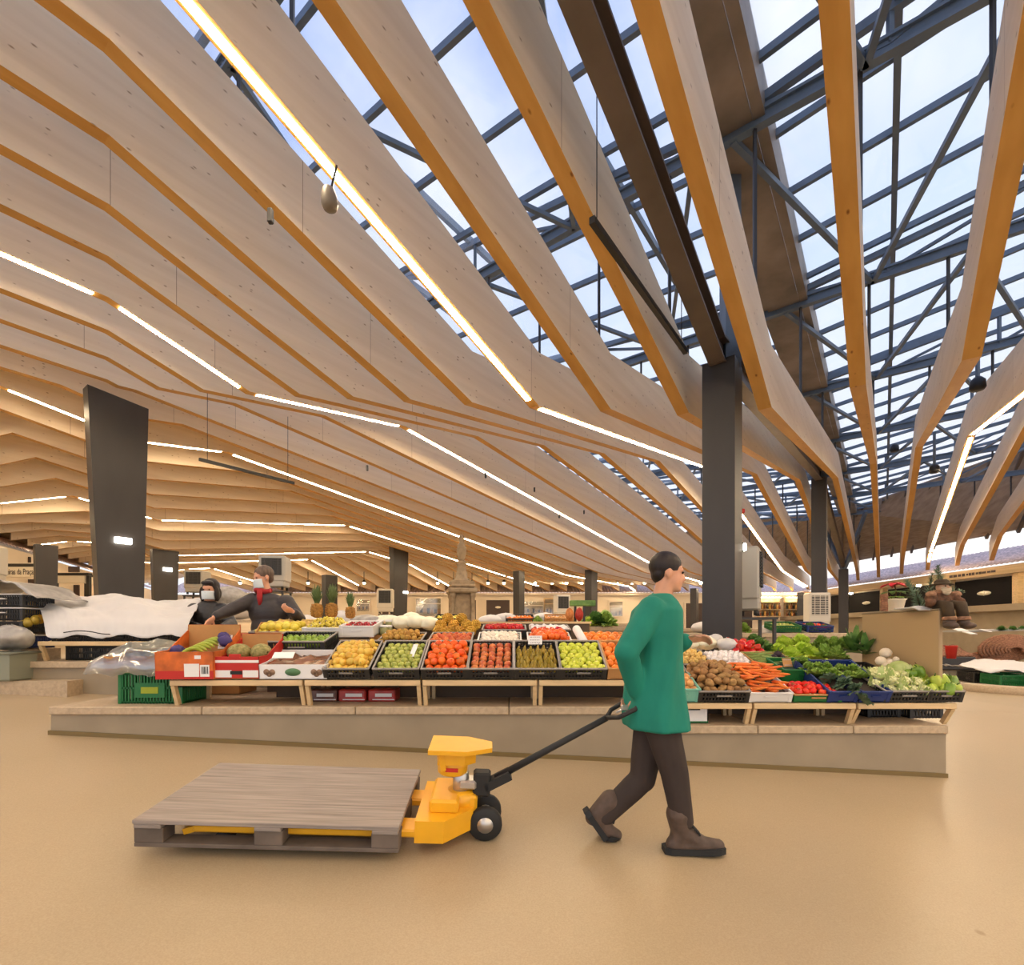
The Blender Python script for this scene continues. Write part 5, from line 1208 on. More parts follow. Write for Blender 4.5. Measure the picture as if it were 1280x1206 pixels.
# ================================================================== pallet and pallet truck
M['palletwood'] = mat('weathered_pallet_wood', c8(150,138,128), .75, (4,.22,(.6,14,14))); M['palletend'] = mat('dark_pallet_block', c8(104,92,82), .8, (5,.25,(1,1,1)))
M['yellow'] = mat('yellow_truck_paint', c8(236,172,28), .35, (6,.06,(1,1,1)), spec=.6); M['rubber'] = mat('black_rubber', (.02,.02,.02), .6); M['chrome'] = mat('bare_steel', (.55,.53,.5), .3, metal=.8)
PX, PY = -1.245, 2.88
slx, sly = atan2(-.048, 1), atan2(.09, 1)
def on_slope(t):
    t.rotation_euler = (R(0)+sly, -slx, R(3)); return t
pz = fz(PX, PY)
pt = on_slope(thing('wooden_pallet', 'grey-brown wooden pallet riding on the forks of the yellow pallet truck', 'pallet', (PX, PY, pz+.055)))
PLn, PWd = 1.30, .80
for k in range(7):
    b = MB(); b.bbox((0, -PWd/2+.055+k*(PWd-.11)/6, .133), (PLn, .112, .022), .003); b.build('deck_board', M['palletwood'], pt)
for k in range(3):
    b = MB(); b.bbox((-PLn/2+.07+k*(PLn-.14)/2, 0, .111), (.13, PWd, .022), .003); b.build('stringer_board', M['palletwood'], pt)
    b = MB(); b.bbox((0, -PWd/2+.06+k*(PWd-.12)/2, .011), (PLn, .10, .022), .003); b.build('bottom_board', M['palletend'], pt)
    for i in range(3): b = MB(); b.bbox((-PLn/2+.07+k*(PLn-.14)/2, -PWd/2+.06+i*(PWd-.12)/2, .061), (.14, .10, .078), .004); b.build('block', M['palletend'], pt)
TX = -.33
tk = on_slope(thing('pallet_truck', 'yellow hand pallet truck with black wheels pulled by the worker', 'pallet truck', (TX, PY, fz(TX, PY))))
for k in (-1, 1):
    b = MB(); b.bbox((-.72, k*.19, .115), (1.22, .15, .045), .01); b.bar((-1.3, k*.19, .115), (-1.38, k*.19, .09), .13, .03); b.build('fork', M['yellow'], tk)
    b = MB(); b.lathe([(.038,-.045),(.038,.045)], 16, Matrix.Translation((-1.2, k*.19, .045)) @ Matrix.Rotation(R(90), 4, 'X')); b.build('load_roller', M['rubber'], tk)
    b = MB(); b.lathe([(.03,-.028),(.088,-.028),(.095,-.02),(.095,.02),(.088,.028),(.03,.028)], 24, Matrix.Translation((.17, k*.085, .098)) @ Matrix.Rotation(R(90), 4, 'X')); w_ = b.build('steer_wheel', M['rubber'], tk)
    b = MB(); b.lathe([(.045,-.032),(.045,.032)], 16, Matrix.Translation((.17, k*.085, .098)) @ Matrix.Rotation(R(90), 4, 'X')); b.build('hub', M['chrome'], w_)
b = MB(); b.prism([(-.2,-.27),(-.05,-.27),(.10,-.10),(.10,.10),(-.05,.27),(-.2,.27)], .07, .19); b.bbox((-.06, 0, .22), (.16, .34, .08), .015); b.build('fork_bridge', M['yellow'], tk)
b = MB(); b.lathe([(.10,.16),(.10,.24),(.075,.26)], 20, Matrix.Translation((.02,0,0))); b.bbox((.05, 0, .20), (.14, .16, .1), .015); b.build('base_housing', M['yellow'], tk)
b = MB(); b.lathe([(.045,.24),(.045,.36),(.03,.37)], 18, Matrix.Translation((.02,0,0))); b.bbox((.06, 0, .30), (.10, .11, .05), .01); b.build('pump_cylinder', M['chrome'], tk)
b = MB(); b.lathe([(.075,.355),(.085,.365),(.088,.43),(.075,.445)], 20, Matrix.Translation((-.03,0,0))); b.build('pump_head', M['yellow'], tk)
b = MB(); b.prism([(-.16,-.14),(.05,-.14),(.19,-.06),(.19,.06),(.05,.14),(-.16,.14)], .50, .525); b.bar((-.10,-.10,.51), (-.08,-.09,.40), .03, .03); b.bar((-.10,.10,.51), (-.08,.09,.40), .03, .03); b.prism([(-.11,-.10),(.04,-.10),(.10,-.04),(.10,.04),(.04,.10),(-.11,.10)], .43, .50); b.build('cap_plate', M['yellow'], tk)
b = MB(); b.box((-.03, -.089, .40), (.07, .004, .022)); b.build('red_label', M['redprint'], tk)
b = MB(); b.bbox((.14, 0, .30), (.10, .09, .14), .012); b.bar((.16,0,.28), (.30,0,.36), .09, .05); b.build('pivot_block', M['rubber'], tk)
# handle runs from the pivot to the worker's right hand (world space -> local)
bpy.context.view_layer.update()
inv = tk.matrix_world.inverted(); A = Vector((.22, 0, .33)); Bw = RW+Vector((.0,.05,-.05)); B = inv @ Bw
d = (B-A).normalized(); k0 = A.lerp(B, .80)
b = MB(); b.tube([A, A.lerp(B, .4), k0], [.022,.019,.018], 10); b.build('tiller_shaft', M['rubber'], tk)
sd = Vector((0,1,0)); b = MB(); b.tube([k0, k0+d*.05-sd*.085, B-d*.03-sd*.095, B-sd*.06, B, B+sd*.06, B-d*.03+sd*.095, k0+d*.05+sd*.085, k0], .013, 10); b.build('grip_loop', M['rubber'], tk)
b = MB(); b.tube([k0+d*.06, k0+d*.12], .007, 6); b.bbox(k0+d*.12, (.05,.02,.03), .005); b.build('release_lever', M['chrome'], tk)
# ================================================================== white-sheeted stall on the left
M['sheet'] = M['sheet']
ZS = -.33
pl = thing('stall_plinth', 'cream plinth of the stall under the white plastic sheet', 'stall plinth', (-4.2, 6.4, fz(-4.2, 6.4)), kind='structure')
m_ = MB(); m_.prism([(-5.55,5.62),(-2.3,5.62),(-2.3,6.16),(-2.7,6.9),(-2.7,7.4),(-5.55,7.4)], fz(-4.2,5.7)-.12, ZS+CZ-.07); m_.build('plinth_body', M['cream'], pl, True)
m_ = MB(); m_.prism([(-5.6,5.58),(-2.28,5.58),(-2.28,6.16),(-2.66,6.9),(-2.66,7.44),(-5.6,7.44)], ZS+CZ-.07, ZS+CZ); m_.build('top_slab', M['slabtop'], pl, True)
m_ = MB(); m_.prism([(-8.0,5.42),(-4.86,5.42),(-4.86,5.62),(-8.0,5.62)], fz(-6,5.5)-.15, CZ-.535); tag(m_.build('floor_step', M['slabtop']), 'low beige step in front of the grey tub', 'step', kind='structure')
t = thing('display_table', 'pale display table whose goods are covered by the white sheet', 'display table', (-4.3, 5.62, ZS+CZ), 0, 'pale wooden display tables of the stall')
m_ = MB(); m_.bbox((-4.0, 5.64, -.13+CZ), (2.75, .05, .05), .005); m_.build('front_rail', M['pale_wood'], t, True)
m_ = MB(); m_.bar((-4.0, 5.66, -.13+CZ), (-4.0, 6.7, .12+CZ), 2.7, .02); m_.build('sloped_board', M['pale_wood'], t, True)
for X in (-5.36, -4.2, -2.66):
    m_ = MB(); m_.bar((X, 5.65, -.15+CZ), (X, 5.72, ZS+CZ), .035, .04); m_.build('leg', M['pale_wood'], t, True)
crate(0, 5.85, ZS, 'black crate stored under the white-sheeted table', w=.62, l=.42, h=.16, tilt=0, X=-4.95, liner=None, rim='blackplastic')
for k in range(3):
    crate(0, 5.69, -.14, 'black crate showing under the white sheet, %s from the left' % ORD[k], w=.49, l=.95, h=.13, tilt=15, X=-5.02+.51*k, liner='liner', rim='blackplastic', rz=0)
def shf(u, v):
    # lies over the crates: front hem at v=0, ridge at v=.8, falling behind
    x = lerp(-5.26-1.0*min(1, v/.62), -3.68-.55*v, u); yy = lerp(5.60, 7.0, v)
    z = lerp(.045, .47, min(1, v/.62)**.75) if v < .62 else lerp(.47, .50, (v-.62)/.38)
    z += -.085*u*v-.02+.05*sin(u*11+v*4)*sin(v*3.0)*min(1, v*3)+.022*abs(sin(u*17+v*9))*min(1, v*4)+.03*abs(sin(u*7-v*11))*min(1,v*4)+.02*abs(sin(u*5+v*23))*min(1,v*4)-.03+.012*random.random()
    if v < .04: z -= .05+.02*sin(u*20)
    return (x, yy, z+CZ)
m_ = MB(); m_.grid(shf, 64, 30); o = subsurf(m_.build('plastic_sheet', M['sheet']), 1); solid(o, .004); tag(o, 'large wrinkled white plastic sheet covering the goods of a whole stall', 'plastic sheet')
m_ = MB(); m_.tube([(-5.05+.04*k, 5.585+.012*sin(k), -.005+CZ+.02*sin(k*.35)) for k in range(14)], .006, 5); tag(m_.build('tie_cord', M['rubber']), 'dark cord along the hem of the white plastic sheet', 'cord')
M['squash'] = mat('orange_yellow_squash', c8(214,160,48), .45, (6,.2,(1,1,1)))
for k, (px, y, Y, d) in enumerate(((30, 755, 6.2, (.05,.05,.05)), (37, 765, 6.0, (.06,.06,.05)), (34, 778, 5.8, (.06,.05,.06)), (44, 775, 5.85, (.045,.05,.06)))):
    v = P(px, y, Y); blob(v.x, v.y, v.z-CZ, d, FM['conf'] if k != 0 else FM['onion'], 'squash', 'round squash peeping from the end of the white sheet, %s' % ['topmost', 'second down', 'lowest left', 'lowest right'][k], 'squash', .04)
m_ = MB(); m_.tube([P(43, 742, 6.35), P(41, 752, 6.2), P(43, 765, 6.05), P(51, 776, 5.9)], [.03,.045,.05,.035], 10); tag(m_.build('long_squash', M['squash']), 'long curved orange-yellow squash at the end of the white sheet', 'squash')
# grey tub, nets and crate pile at the far left
tb_ = thing('plastic_tub', 'grey-green plastic tub standing on the low step', 'tub', (P(12, 850, 5.5).x, 5.5, CZ-.535))
m_ = MB(); m_.lathe([(.17,0),(.20,.02),(.225,.29),(.245,.30),(.245,.32),(.215,.32),(.19,.05)], 4, Matrix.Rotation(R(45), 4, 'Z'), 0, False); m_.build('body', mat('grey_green_plastic', c8(138,140,122), .5), tb_)
m_ = MB(); m_.tube([(-.2,-.18,.31),(.2,-.18,.31),(.2,.18,.31),(-.2,.18,.31),(-.2,-.18,.31)], .014, 6); m_.build('rim', mat('grey_rim', c8(122,124,110), .5), tb_)
M['greybag'] = mat('grey_film', c8(150,146,140), .3, (8,.3,(1,1,1)), spec=.7)
v = P(14, 797, 5.55); blob(v.x, v.y, v.z-CZ, (.22,.18,.14), 'greybag', 'plastic_bag', 'crumpled grey plastic bag lying on the grey-green tub', 'plastic bag', .16)
for k, (x, z) in enumerate(((-5.95,-.02), (-5.95,.14), (-5.95,.30))):
    crate(0, 5.75, z, 'black crate in the stack beyond the grey-green tub, %s' % ['lowest', 'middle', 'top'][k], w=.55, l=.40, h=.14, tilt=0, X=x, liner=None, rim=['blackplastic', 'white', 'white'][k])
crate(0, 5.75, -.19, 'blue crate at the foot of the black crate stack', w=.55, l=.40, h=.15, tilt=0, X=-5.95, m='bluecrate', rim='white', liner=None)
m_ = MB(); m_.box((-5.95, 5.95, -.36+CZ), (.62, .5, .32)); tag(m_.build('wooden_box', M['slabtop']), 'plain wooden box carrying the crate stack at the far left', 'box')
def cov(u, v): x = lerp(-6.35, -5.42, u); return (x, lerp(5.66, 6.35, v), .47+.11*sin(pi*min(1, u*1.1))-.10*max(0, u-.72)*3+.02*random.random()+CZ)
m_ = MB(); m_.grid(cov, 22, 10); o = m_.build('cover_cloth', M['greybag']); solid(o, .006); tag(o, 'grey cover cloth arched over the crate stack at the far left', 'cover cloth')

# ================================================================== coolers
M['coolbody'] = mat('grey_cooler_plastic', c8(168,164,156), .45); M['coolgrille'] = mat('dark_cooler_grille', c8(70,68,66), .5); M['coolwhite'] = mat('off_white_cooler_plastic', c8(206,200,188), .45)
def cooler(v, w, d, h, rz, lab, m='coolbody', gm='coolgrille', legs=True):
    t = thing('air_cooler', lab, 'air cooler', v, rz, 'evaporative air coolers')
    b = MB(); b.bbox((0, 0, h*.60), (w, d, h*.80), .03); b.build('housing', M[m], t)
    b = MB(); b.box((0, -d/2-.004, h*.66), (w*.74, .012, h*.52)); b.build('grille_back', M['blackplastic'], t)
    b = MB()
    for k in range(11): b.box((0, -d/2-.016, h*(.42+.048*k)), (w*.74, .03, h*.016))
    for k in (-1, 0, 1): b.box((k*w*.24, -d/2-.018, h*.66), (.012, .03, h*.52))
    b.build('louver_grille', M[gm], t)
    b = MB(); b.bbox((0, -.01, h*.15), (w*.9, d*.9, h*.2), .02); b.build('water_tank', M[m], t)
    if legs:
        for sx in (-1, 1):
            for sy in (-1, 1): b = MB(); b.lathe([(.03,0),(.03,.07)], 10, Matrix.Translation((sx*w*.36, sy*d*.34, -.03))); b.build('caster', M['rubber'], t)
    return t
def pole_stand(v, h, lab, w=.6):
    h = v[2]-fz(v[0], v[1])
    t = thing('steel_stand', lab, 'steel stand', (v[0], v[1], v[2]-h), 0, 'steel stands under the coolers')
    b = MB(); b.box((0, 0, h-.045), (w, w*.8, .03)); b.build('tray', M['steel'], t)
    for sx in (-1, 1):
        for sy in (-1, 1): b = MB(); b.box((sx*w*.44, sy*w*.34, h/2-.03), (.04, .04, h-.06)); b.build('leg', M['steel'], t)
v = P(944, 766, 7.0); cooler((v.x+.03, v.y+.25, v.z), .5, .30, .95, R(60), 'tall grey air cooler beside the nearest dark column')
pole_stand((v.x+.03, v.y+.25, v.z-.03), .75, 'dark steel stand under the cooler beside the nearest column')
v = P(1021, 787, 15.6); cooler(v, .62, .5, 1.15, R(-12), 'off-white air cooler hung on the second dark column of the row', 'coolwhite', 'coolwhite'); pole_stand((v.x, v.y, v.z-.03), .9, 'dark stand under the off-white cooler at the second column')
v = P(344, 736, 11.5); cooler(v, .58, .5, .74, R(8), 'grey air cooler standing behind the person in the charcoal jacket'); pole_stand((v.x, v.y, v.z-.03), 1.4, 'steel stand under the cooler behind the charcoal jacket')
v = P(247, 742, 15); cooler(v, .55, .5, .68, R(6), 'grey air cooler beyond the person in the black coat'); pole_stand((v.x, v.y, v.z-.03), 1.6, 'steel stand under the cooler beyond the black coat')
v = P(482, 766, 24); cooler(v, .75, .6, 1.15, R(6), 'grey air cooler by the tapered column left of the monument', 'coolwhite'); pole_stand((v.x, v.y, v.z-.03), 1.2, 'steel stand under the cooler left of the monument')
v = P(702, 772, 22); cooler(v, .62, .6, 1.0, R(10), 'grey air cooler behind the small rack with the green panel', 'coolwhite'); pole_stand((v.x, v.y, v.z-.03), 1.2, 'steel stand under the cooler behind the small rack')
v = P(-12, 728, 9.5); cooler(v, .36, .4, .70, R(20), 'grey air cooler at the far left edge above the crate stack', 'coolwhite'); pole_stand((v.x, v.y, v.z-.03), 1.3, 'steel stand under the cooler at the far left edge')

# ================================================================== stone monument
M['stone'] = mat('weathered_granite', c8(150,132,108), .85, (6,.22,(1,1,1)), bump=.3)
MX, MY = P(577, 0, 18).x, 18.0; s_ = MY/FP; zz = lambda y: CZ+(790-y)*s_
t = thing('stone_monument', 'tall stone market cross with an urn finial behind the custard apples', 'monument', (MX, MY, fz(MX, MY)), R(12))
zb = fz(MX, MY); L0 = lambda y: zz(y)-zb
b = MB()
for k in range(3): b.box((0, 0, .12+.2*k), (2.4-.45*k, 2.4-.45*k, .24))
b.build('steps', M['stone'], t)
b = MB(); b.bbox((0, 0, (L0(742)+.6)/2), (.62, .62, L0(742)-.6), .03)
for sx in (-1, 1):
    for sy in (-1, 1): b.lathe([(.10,.6),(.10,.75),(.08,.78),(.08,L0(748)),(.11,L0(746)),(.11,L0(742))], 10, Matrix.Translation((sx*.36, sy*.36, 0)))
b.build('pedestal', M['stone'], t)
b = MB(); b.bbox((0,0,L0(739)), (1.05,1.05,.18), .05); b.bbox((0,0,L0(733)), (.9,.9,.16), .06); b.prism([(-.42,-.42),(.42,-.42),(.42,.42),(-.42,.42)], L0(731), L0(727)); b.build('cornice', M['stone'], t)
b = MB(); b.lathe([(.40,L0(727)),(.30,L0(725)),(.22,L0(722)),(.17,L0(712)),(.15,L0(706)),(.20,L0(704)),(.20,L0(703)),(.12,L0(701))], 14); b.build('shaft', M['stone'], t)
b = MB(); b.lathe([(.10,L0(701)),(.12,L0(699)),(.17,L0(692)),(.19,L0(687)),(.15,L0(684)),(.17,L0(683)),(.12,L0(680)),(.07,L0(678)),(.10,L0(675)),(.11,L0(672)),(.06,L0(669)),(.02,L0(667.5))], 14); b.build('urn_finial', M['stone'], t)

# ================================================================== shops along the back and left
M['doorbrown'] = mat('dark_brown_door', c8(72,58,54), .6); M['shopglass'] = glass_mat('shop_window_glass', (.85,.88,.9), .15); M['warmroom'] = mat('warm_shop_goods', c8(196,168,124), .7, (3,.4,(1,1,1))); M['emblem'] = mat('cream_emblem', c8(236,226,206), .6)
def flat(px0, px1, y0, y1, Y, th=.06): a = P(px0, y1, Y); b = P(px1, y0, Y); return ((a.x+b.x)/2, Y, (a.z+b.z)/2), (abs(b.x-a.x), th, abs(b.z-a.z))
DY = BY-.04
dn = wn = 0
for (a, b_, y0, y1, em) in ((608, 637, 750, 785, 1), (587, 595, 750, 785, 0), (903, 940, 754, 785, 0), (478, 486, 748, 785, 0), (857, 878, 754, 785, 0)):
    dn += 1; c, d = flat(a, b_, y0, y1, DY)
    t = thing('door_%d' % dn, 'dark brown shop door in the back wall, %s' % ['with a small oval emblem', 'narrow, right of the monument', 'right of the nearest column', 'behind the tapered column', 'behind the worker'][dn-1], 'door', (c[0], DY, c[2]-d[2]/2), kind='structure')
    m_ = MB(); m_.box(c, d); m_.build('door_leaf', M['doorbrown'], t, True)
    f = MB(); w = .1
    f.box((c[0], DY-.02, c[2]+d[2]/2+w/2), (d[0]+2*w, .1, w))
    for sx in (-1, 1): f.box((c[0]+sx*(d[0]/2+w/2), DY-.02, c[2]), (w, .1, d[2]))
    f.build('door_frame', M['wallwhite'], t, True)
    if em: m_ = MB(); m_.lathe([(.16,0),(.16,.02)], 20, Matrix.Translation((c[0], DY-.04, CZ+(790-759)/FP*DY)) @ Matrix.Rotation(R(90), 4, 'X') @ Matrix.Diagonal((1.3,.5,1,1))); m_.build('oval_emblem', M['emblem'], t, True)
for (a, b_, y0, y1) in ((446, 462, 750, 764), (520, 551, 748, 770), (655, 679, 752, 768), (681, 696, 749, 768), (762, 778, 752, 770), (800, 830, 752, 770)):
    wn += 1; c, d = flat(a, b_, y0, y1, DY, .03)
    t = thing('window_%d' % wn, 'shop window in the back wall showing pale goods, number by place %s' % ['left of the tapered column', 'left of the monument', 'right of the thin column', 'with wooden shutters', 'beside the worker', 'behind the worker'][wn-1], 'window', (c[0], DY, c[2]-d[2]/2), kind='structure')
    t['label'] = 'shop window with pale goods in the back wall, '+['left of the tapered column', 'left of the monument', 'right of the thin column', 'with wooden shutters', 'beside the worker', 'behind the worker'][wn-1]
    m_ = MB(); m_.box((c[0], DY+.02, c[2]), d, mi=0)
    for k in range(7): m_.box((c[0]-d[0]/2+d[0]*(k+.5)/7, DY-.005, c[2]-d[2]*.28+random.uniform(0,.1)), (d[0]/9, .03, d[2]*random.uniform(.15,.35)), mi=1+k % 2)
    m_.build('shop_display', [M['warmroom'], M['kraft'], M['doorbrown']], t, True)
    m_ = MB(); m_.box((c[0], DY-.03, c[2]), (d[0], .01, d[2])); m_.build('window_pane', M['shopglass'], t, True)
    f = MB(); w = .09
    for sz in (-1, 1): f.box((c[0], DY-.04, c[2]+sz*(d[2]/2+w/2)), (d[0]+2*w, .08, w))
    for sx in (-1, 1): f.box((c[0]+sx*(d[0]/2+w/2), DY-.04, c[2]), (w, .08, d[2]))
    f.box((c[0], DY-.04, c[2]+d[2]*.2), (d[0], .06, .05)); f.build('window_frame', M['wallwhite'] if wn != 4 else M['pale_wood'], t, True)
# right gallery: black shutters between timber posts, emblems
for k, (x0, x1, y_em) in enumerate(((1270, 1196, 1233), (1188, 1112, None), (1103, 1037, 1085), (1030, 1014, None))):
    Y0, Y1 = RX*FP/(x0-640), RX*FP/(x1-640)
    t = thing('window_%d' % (7+k), 'black shutter of the right gallery, %s' % ['with an oval emblem, nearest', 'mostly hidden by the little doll', 'with an oval emblem, behind the red flower', 'narrow, behind the second column'][k], 'shutter', (RX-.06, (Y0+Y1)/2, 1.1+CZ), kind='structure')
    m_ = MB(); m_.box((RX-.06, (Y0+Y1)/2, 1.72+CZ), (.06, Y1-Y0, 1.28)); m_.build('shutter_panel', M['darkpanel'], t, True)
    if y_em:
        ye = RX*FP/(y_em-640); m_ = MB(); m_.lathe([(.24,0),(.24,.02)], 24, Matrix.Translation((RX-.10, ye, 1.72+CZ)) @ Matrix.Rotation(R(-90), 4, 'Y') @ Matrix.Diagonal((.40,1.35,1,1))); m_.lathe([(.07,0),(.07,.02)], 4, Matrix.Translation((RX-.105, ye, 1.72+CZ)) @ Matrix.Rotation(R(-90), 4, 'Y') @ Matrix.Diagonal((1.6,1.6,1,1))); m_.build('oval_emblem', M['emblem'], t, True)
for k, x in enumerate((1276, 1192, 1107, 1033, 1011)):
    Yp = RX*FP/(x-640); m_ = MB(); m_.box((RX-.12, Yp, 1.75+CZ), (.24, .24, 1.5)); tag(m_.build('gallery_pillar', M['pale_wood']), 'pale timber post of the right gallery, %s from the picture edge' % ORD[k], 'post', 'timber posts of the right gallery', 'structure')
lt_ = thing('shop_lettering', 'small faded shop lettering on the fascia above the black shutter', 'lettering', (RX-.43, RX*FP/(1228-640), 2.60+CZ)); ys = RX*FP/(1228-640)
x = -1.1
while x < 1.1: w_ = random.uniform(.08,.2); m_ = MB(); m_.box((RX-.43, ys-x, 2.60+CZ), (.012, w_, random.uniform(.07,.13))); m_.build('letter', M['doorbrown'], lt_, True); x += w_+.05
# bottle shelf on the back wall at the right
M['bottleA'] = mat('amber_bottle', c8(120,62,24), .2, spec=.7); M['bottleB'] = mat('dark_green_bottle', c8(40,44,26), .2, spec=.7); M['bottleC'] = mat('golden_bottle', c8(206,150,60), .2, spec=.7)
c, d = flat(948, 1008, 745, 772, 35.4)
for half in (0, 1):
    x0 = P([948, 982][half], 0, 35.4).x; x1 = P([976, 1008][half], 0, 35.4).x
    t = thing('bottle_shelf', 'warmly lit wall shelf of bottles, %s of the two by the right corner' % ['left', 'right'][half], 'shelf', ((x0+x1)/2, 35.4, CZ+1.1), 0, 'bottle shelves')
    m_ = MB(); m_.box(((x0+x1)/2, 35.62, CZ+1.75), (x1-x0, .04, 1.5)); m_.build('back_board', M['warmroom'], t, True)
    for z in (1.12, 1.62, 2.12):
        m_ = MB(); m_.box(((x0+x1)/2, 35.42, CZ+z), (x1-x0, .34, .05)); m_.build('shelf_board', M['pale_wood'], t, True)
    m_ = MB(); m_.box(((x0+x1)/2, 35.32, CZ+2.46), (x1-x0-.1, .06, .04)); m_.build('shelf_lamp', M['spot'], t, True)
    for r_, z in enumerate((1.15, 1.65)):
        for k in range(9):
            o = link('bottle', bpy.data.meshes['bottle'] if 'bottle' in bpy.data.meshes else MB().lathe([(.07,0),(.075,.02),(.075,.22),(.03,.30),(.028,.40),(.03,.41)], 10).mesh('bottle', M['bottleA'])); o.location = (x0+.1+(x1-x0-.2)*k/8, 35.38, CZ+z)
            o.scale = (1, 1, random.uniform(.8, 1.05)); sl = o.material_slots[0]; sl.link = 'OBJECT'; sl.material = M['bottle'+'ABC'[(k+r_) % 3]]
            tag(o, 'bottle, %s from the left on the %s board of the %s lit shelf' % (ORD[k], ['lower', 'upper'][r_], ['left', 'right'][half]), 'bottle', 'bottles on the lit shelves')
# spot lamps between the beams above the back eave
for k, px in enumerate((547, 567, 590, 610, 630, 669, 690, 708, 727, 771, 790, 806, 850, 876, 500, 455, 385, 300)):
    v = P(px, 728.5, 33.0); t = thing('spot_lamp', 'small warm spot lamp above the back eave, %s' % (ORD[k]+' of the row' if k < 12 else ['behind the worker, left', 'behind the worker, right', 'by the tapered column', 'behind the pineapples', 'behind the charcoal jacket', 'farthest to the side'][k-12]), 'spot lamp', v, 0, 'spot lamps above the back eave')
    m_ = MB(); m_.ell((0,0,0), (.09,.09,.09)); m_.build('bulb', M['spot'], t); m_ = MB(); m_.lathe([(.10,.02),(.12,.10),(.05,.2)], 12); m_.build('shade', M['steel'], t)
    m_ = MB(); m_.bar((0,0,.15), (0,0,.75), .04, .04); m_.build('stem', M['steel'], t)
# small lamps washing the right eave
for k, Yp in enumerate((13.5, 19.5, 25, 30)):
    t = thing('eave_lamp', 'bright round lamp under the right eave, %s from the camera' % ORD[k], 'lamp', (RX-.5, Yp, 2.34+CZ), 0, 'lamps under the right eave'); m_ = MB(); m_.ell((0,0,0), (.1,.1,.06)); m_.build('bulb', M['spot'], t); m_ = MB(); m_.lathe([(.12,.03),(.12,.10)], 14); m_.build('base', M['white'], t)
# left shops: sign boards on black frames
def sign_kiosk(px0, px1, y0, y1, Y, lab, text=None):
    a, b_ = P(px0, y1, Y), P(px1, y0, Y)
    t = thing('shop_sign', lab, 'shop sign', ((a.x+b_.x)/2, Y, a.z)); m_ = MB(); m_.bbox(((a.x+b_.x)/2, Y, (a.z+b_.z)/2), (b_.x-a.x, .10, b_.z-a.z), .01); m_.build('board', M['emblem'], t, True)
    m_ = MB(); m_.box(((a.x+b_.x)/2, Y+.02, b_.z+.05), (b_.x-a.x+.3, .16, .09)); zf0 = fz(a.x, Y)
    for X in (a.x-.1, b_.x+.1): m_.box((X, Y+.02, (b_.z+zf0)/2), (.09, .12, b_.z-zf0))
    m_.build('black_frame', M['blackplastic'], t, True)
    if text:
        cu = bpy.data.curves.new('lettering', 'FONT'); cu.body = text; cu.size = (b_.z-a.z)*.80; cu.extrude = .004; cu.align_x = 'CENTER'; cu.align_y = 'CENTER'
        cu.materials.append(M['doorbrown']); co = bpy.data.objects.new('lettering_curve', cu); COL.objects.link(co); bpy.context.view_layer.update(); me = bpy.data.meshes.new_from_object(co.evaluated_get(bpy.context.evaluated_depsgraph_get())); bpy.data.objects.remove(co); o = link('lettering', me, t); o.rotation_euler = (R(90), 0, 0); o.location = Vector(((a.x+b_.x)/2, Y-.056, (a.z+b_.z)/2))-t.location
        bpy.context.view_layer.update(); w = o.dimensions.x
        if w > 0: k = (b_.x-a.x)*.94/w; o.scale = (k, 1, 1)
    return t
sign_kiosk(6, 45, 708.5, 721.5, 15.5, 'white shop sign with brown lettering at the far left', 'deiras da Praça')
sign_kiosk(73, 107, 719.5, 729, 17.5, 'blank pale sign board between the two tapered columns, left one')
sign_kiosk(111, 133, 721.5, 731, 19, 'blank pale sign board just left of the big tapered column')
for k, (px0, px1, y0, y1, Y) in enumerate(((75, 84, 731, 745, 20.5), (88, 99, 731, 745, 20.5), (12, 38, 696, 703, 17), (86, 99, 708, 715, 19.6), (20, 46, 724, 738, 17))):
    c, d = flat(px0, px1, y0, y1, Y)
    m_ = MB(); m_.box(c, d); o = tag(m_.build('window_%d' % (11+k), M['doorbrown']), 'dark opening in the left shop wall, %s' % ['left of two under a pale sign', 'right of two under a pale sign', 'above the lettered sign', 'above the pale sign', 'below the lettered sign'][k], 'window', kind='structure')

# ================================================================== goods on the stalls farther back
def back_stall(x0, x1, Y, ztop, lab, d=1.5):
    t = thing('market_counter', lab, 'market counter', ((x0+x1)/2, Y, fz((x0+x1)/2, Y)-.05), 0, 'market counters farther back')
    zb = fz((x0+x1)/2, Y)-.2
    m_ = MB(); m_.box(((x0+x1)/2, Y+d/2, (zb+ztop+CZ-.08)/2), (x1-x0, d, ztop+CZ-.08-zb)); m_.build('counter_body', M['cream'], t, True)
    m_ = MB(); m_.bbox(((x0+x1)/2, Y+d/2, ztop+CZ-.04), (x1-x0+.08, d+.08, .08), .01); m_.build('counter_top', M['slabtop'], t, True); return t
back_stall(-3.8, 2.6, 8.6, .10, 'long counter with white-covered goods behind the fruit half')
back_stall(-6.6, -2.9, 10.0, .25, 'counter behind the two shoppers')
back_stall(2.9, 7.6, 9.4, -.02, 'counter behind the lettuces and the nearest column', 1.6)
back_stall(-4.5, 3.5, 14.0, .25, 'far counter with white sheets in front of the back shops')
back_stall(4.6, 9.4, 15.5, .1, 'far counter toward the right gallery')
white = lambda k: ['sheet', 'palebag', 'white'][k % 3]
n_ = 0
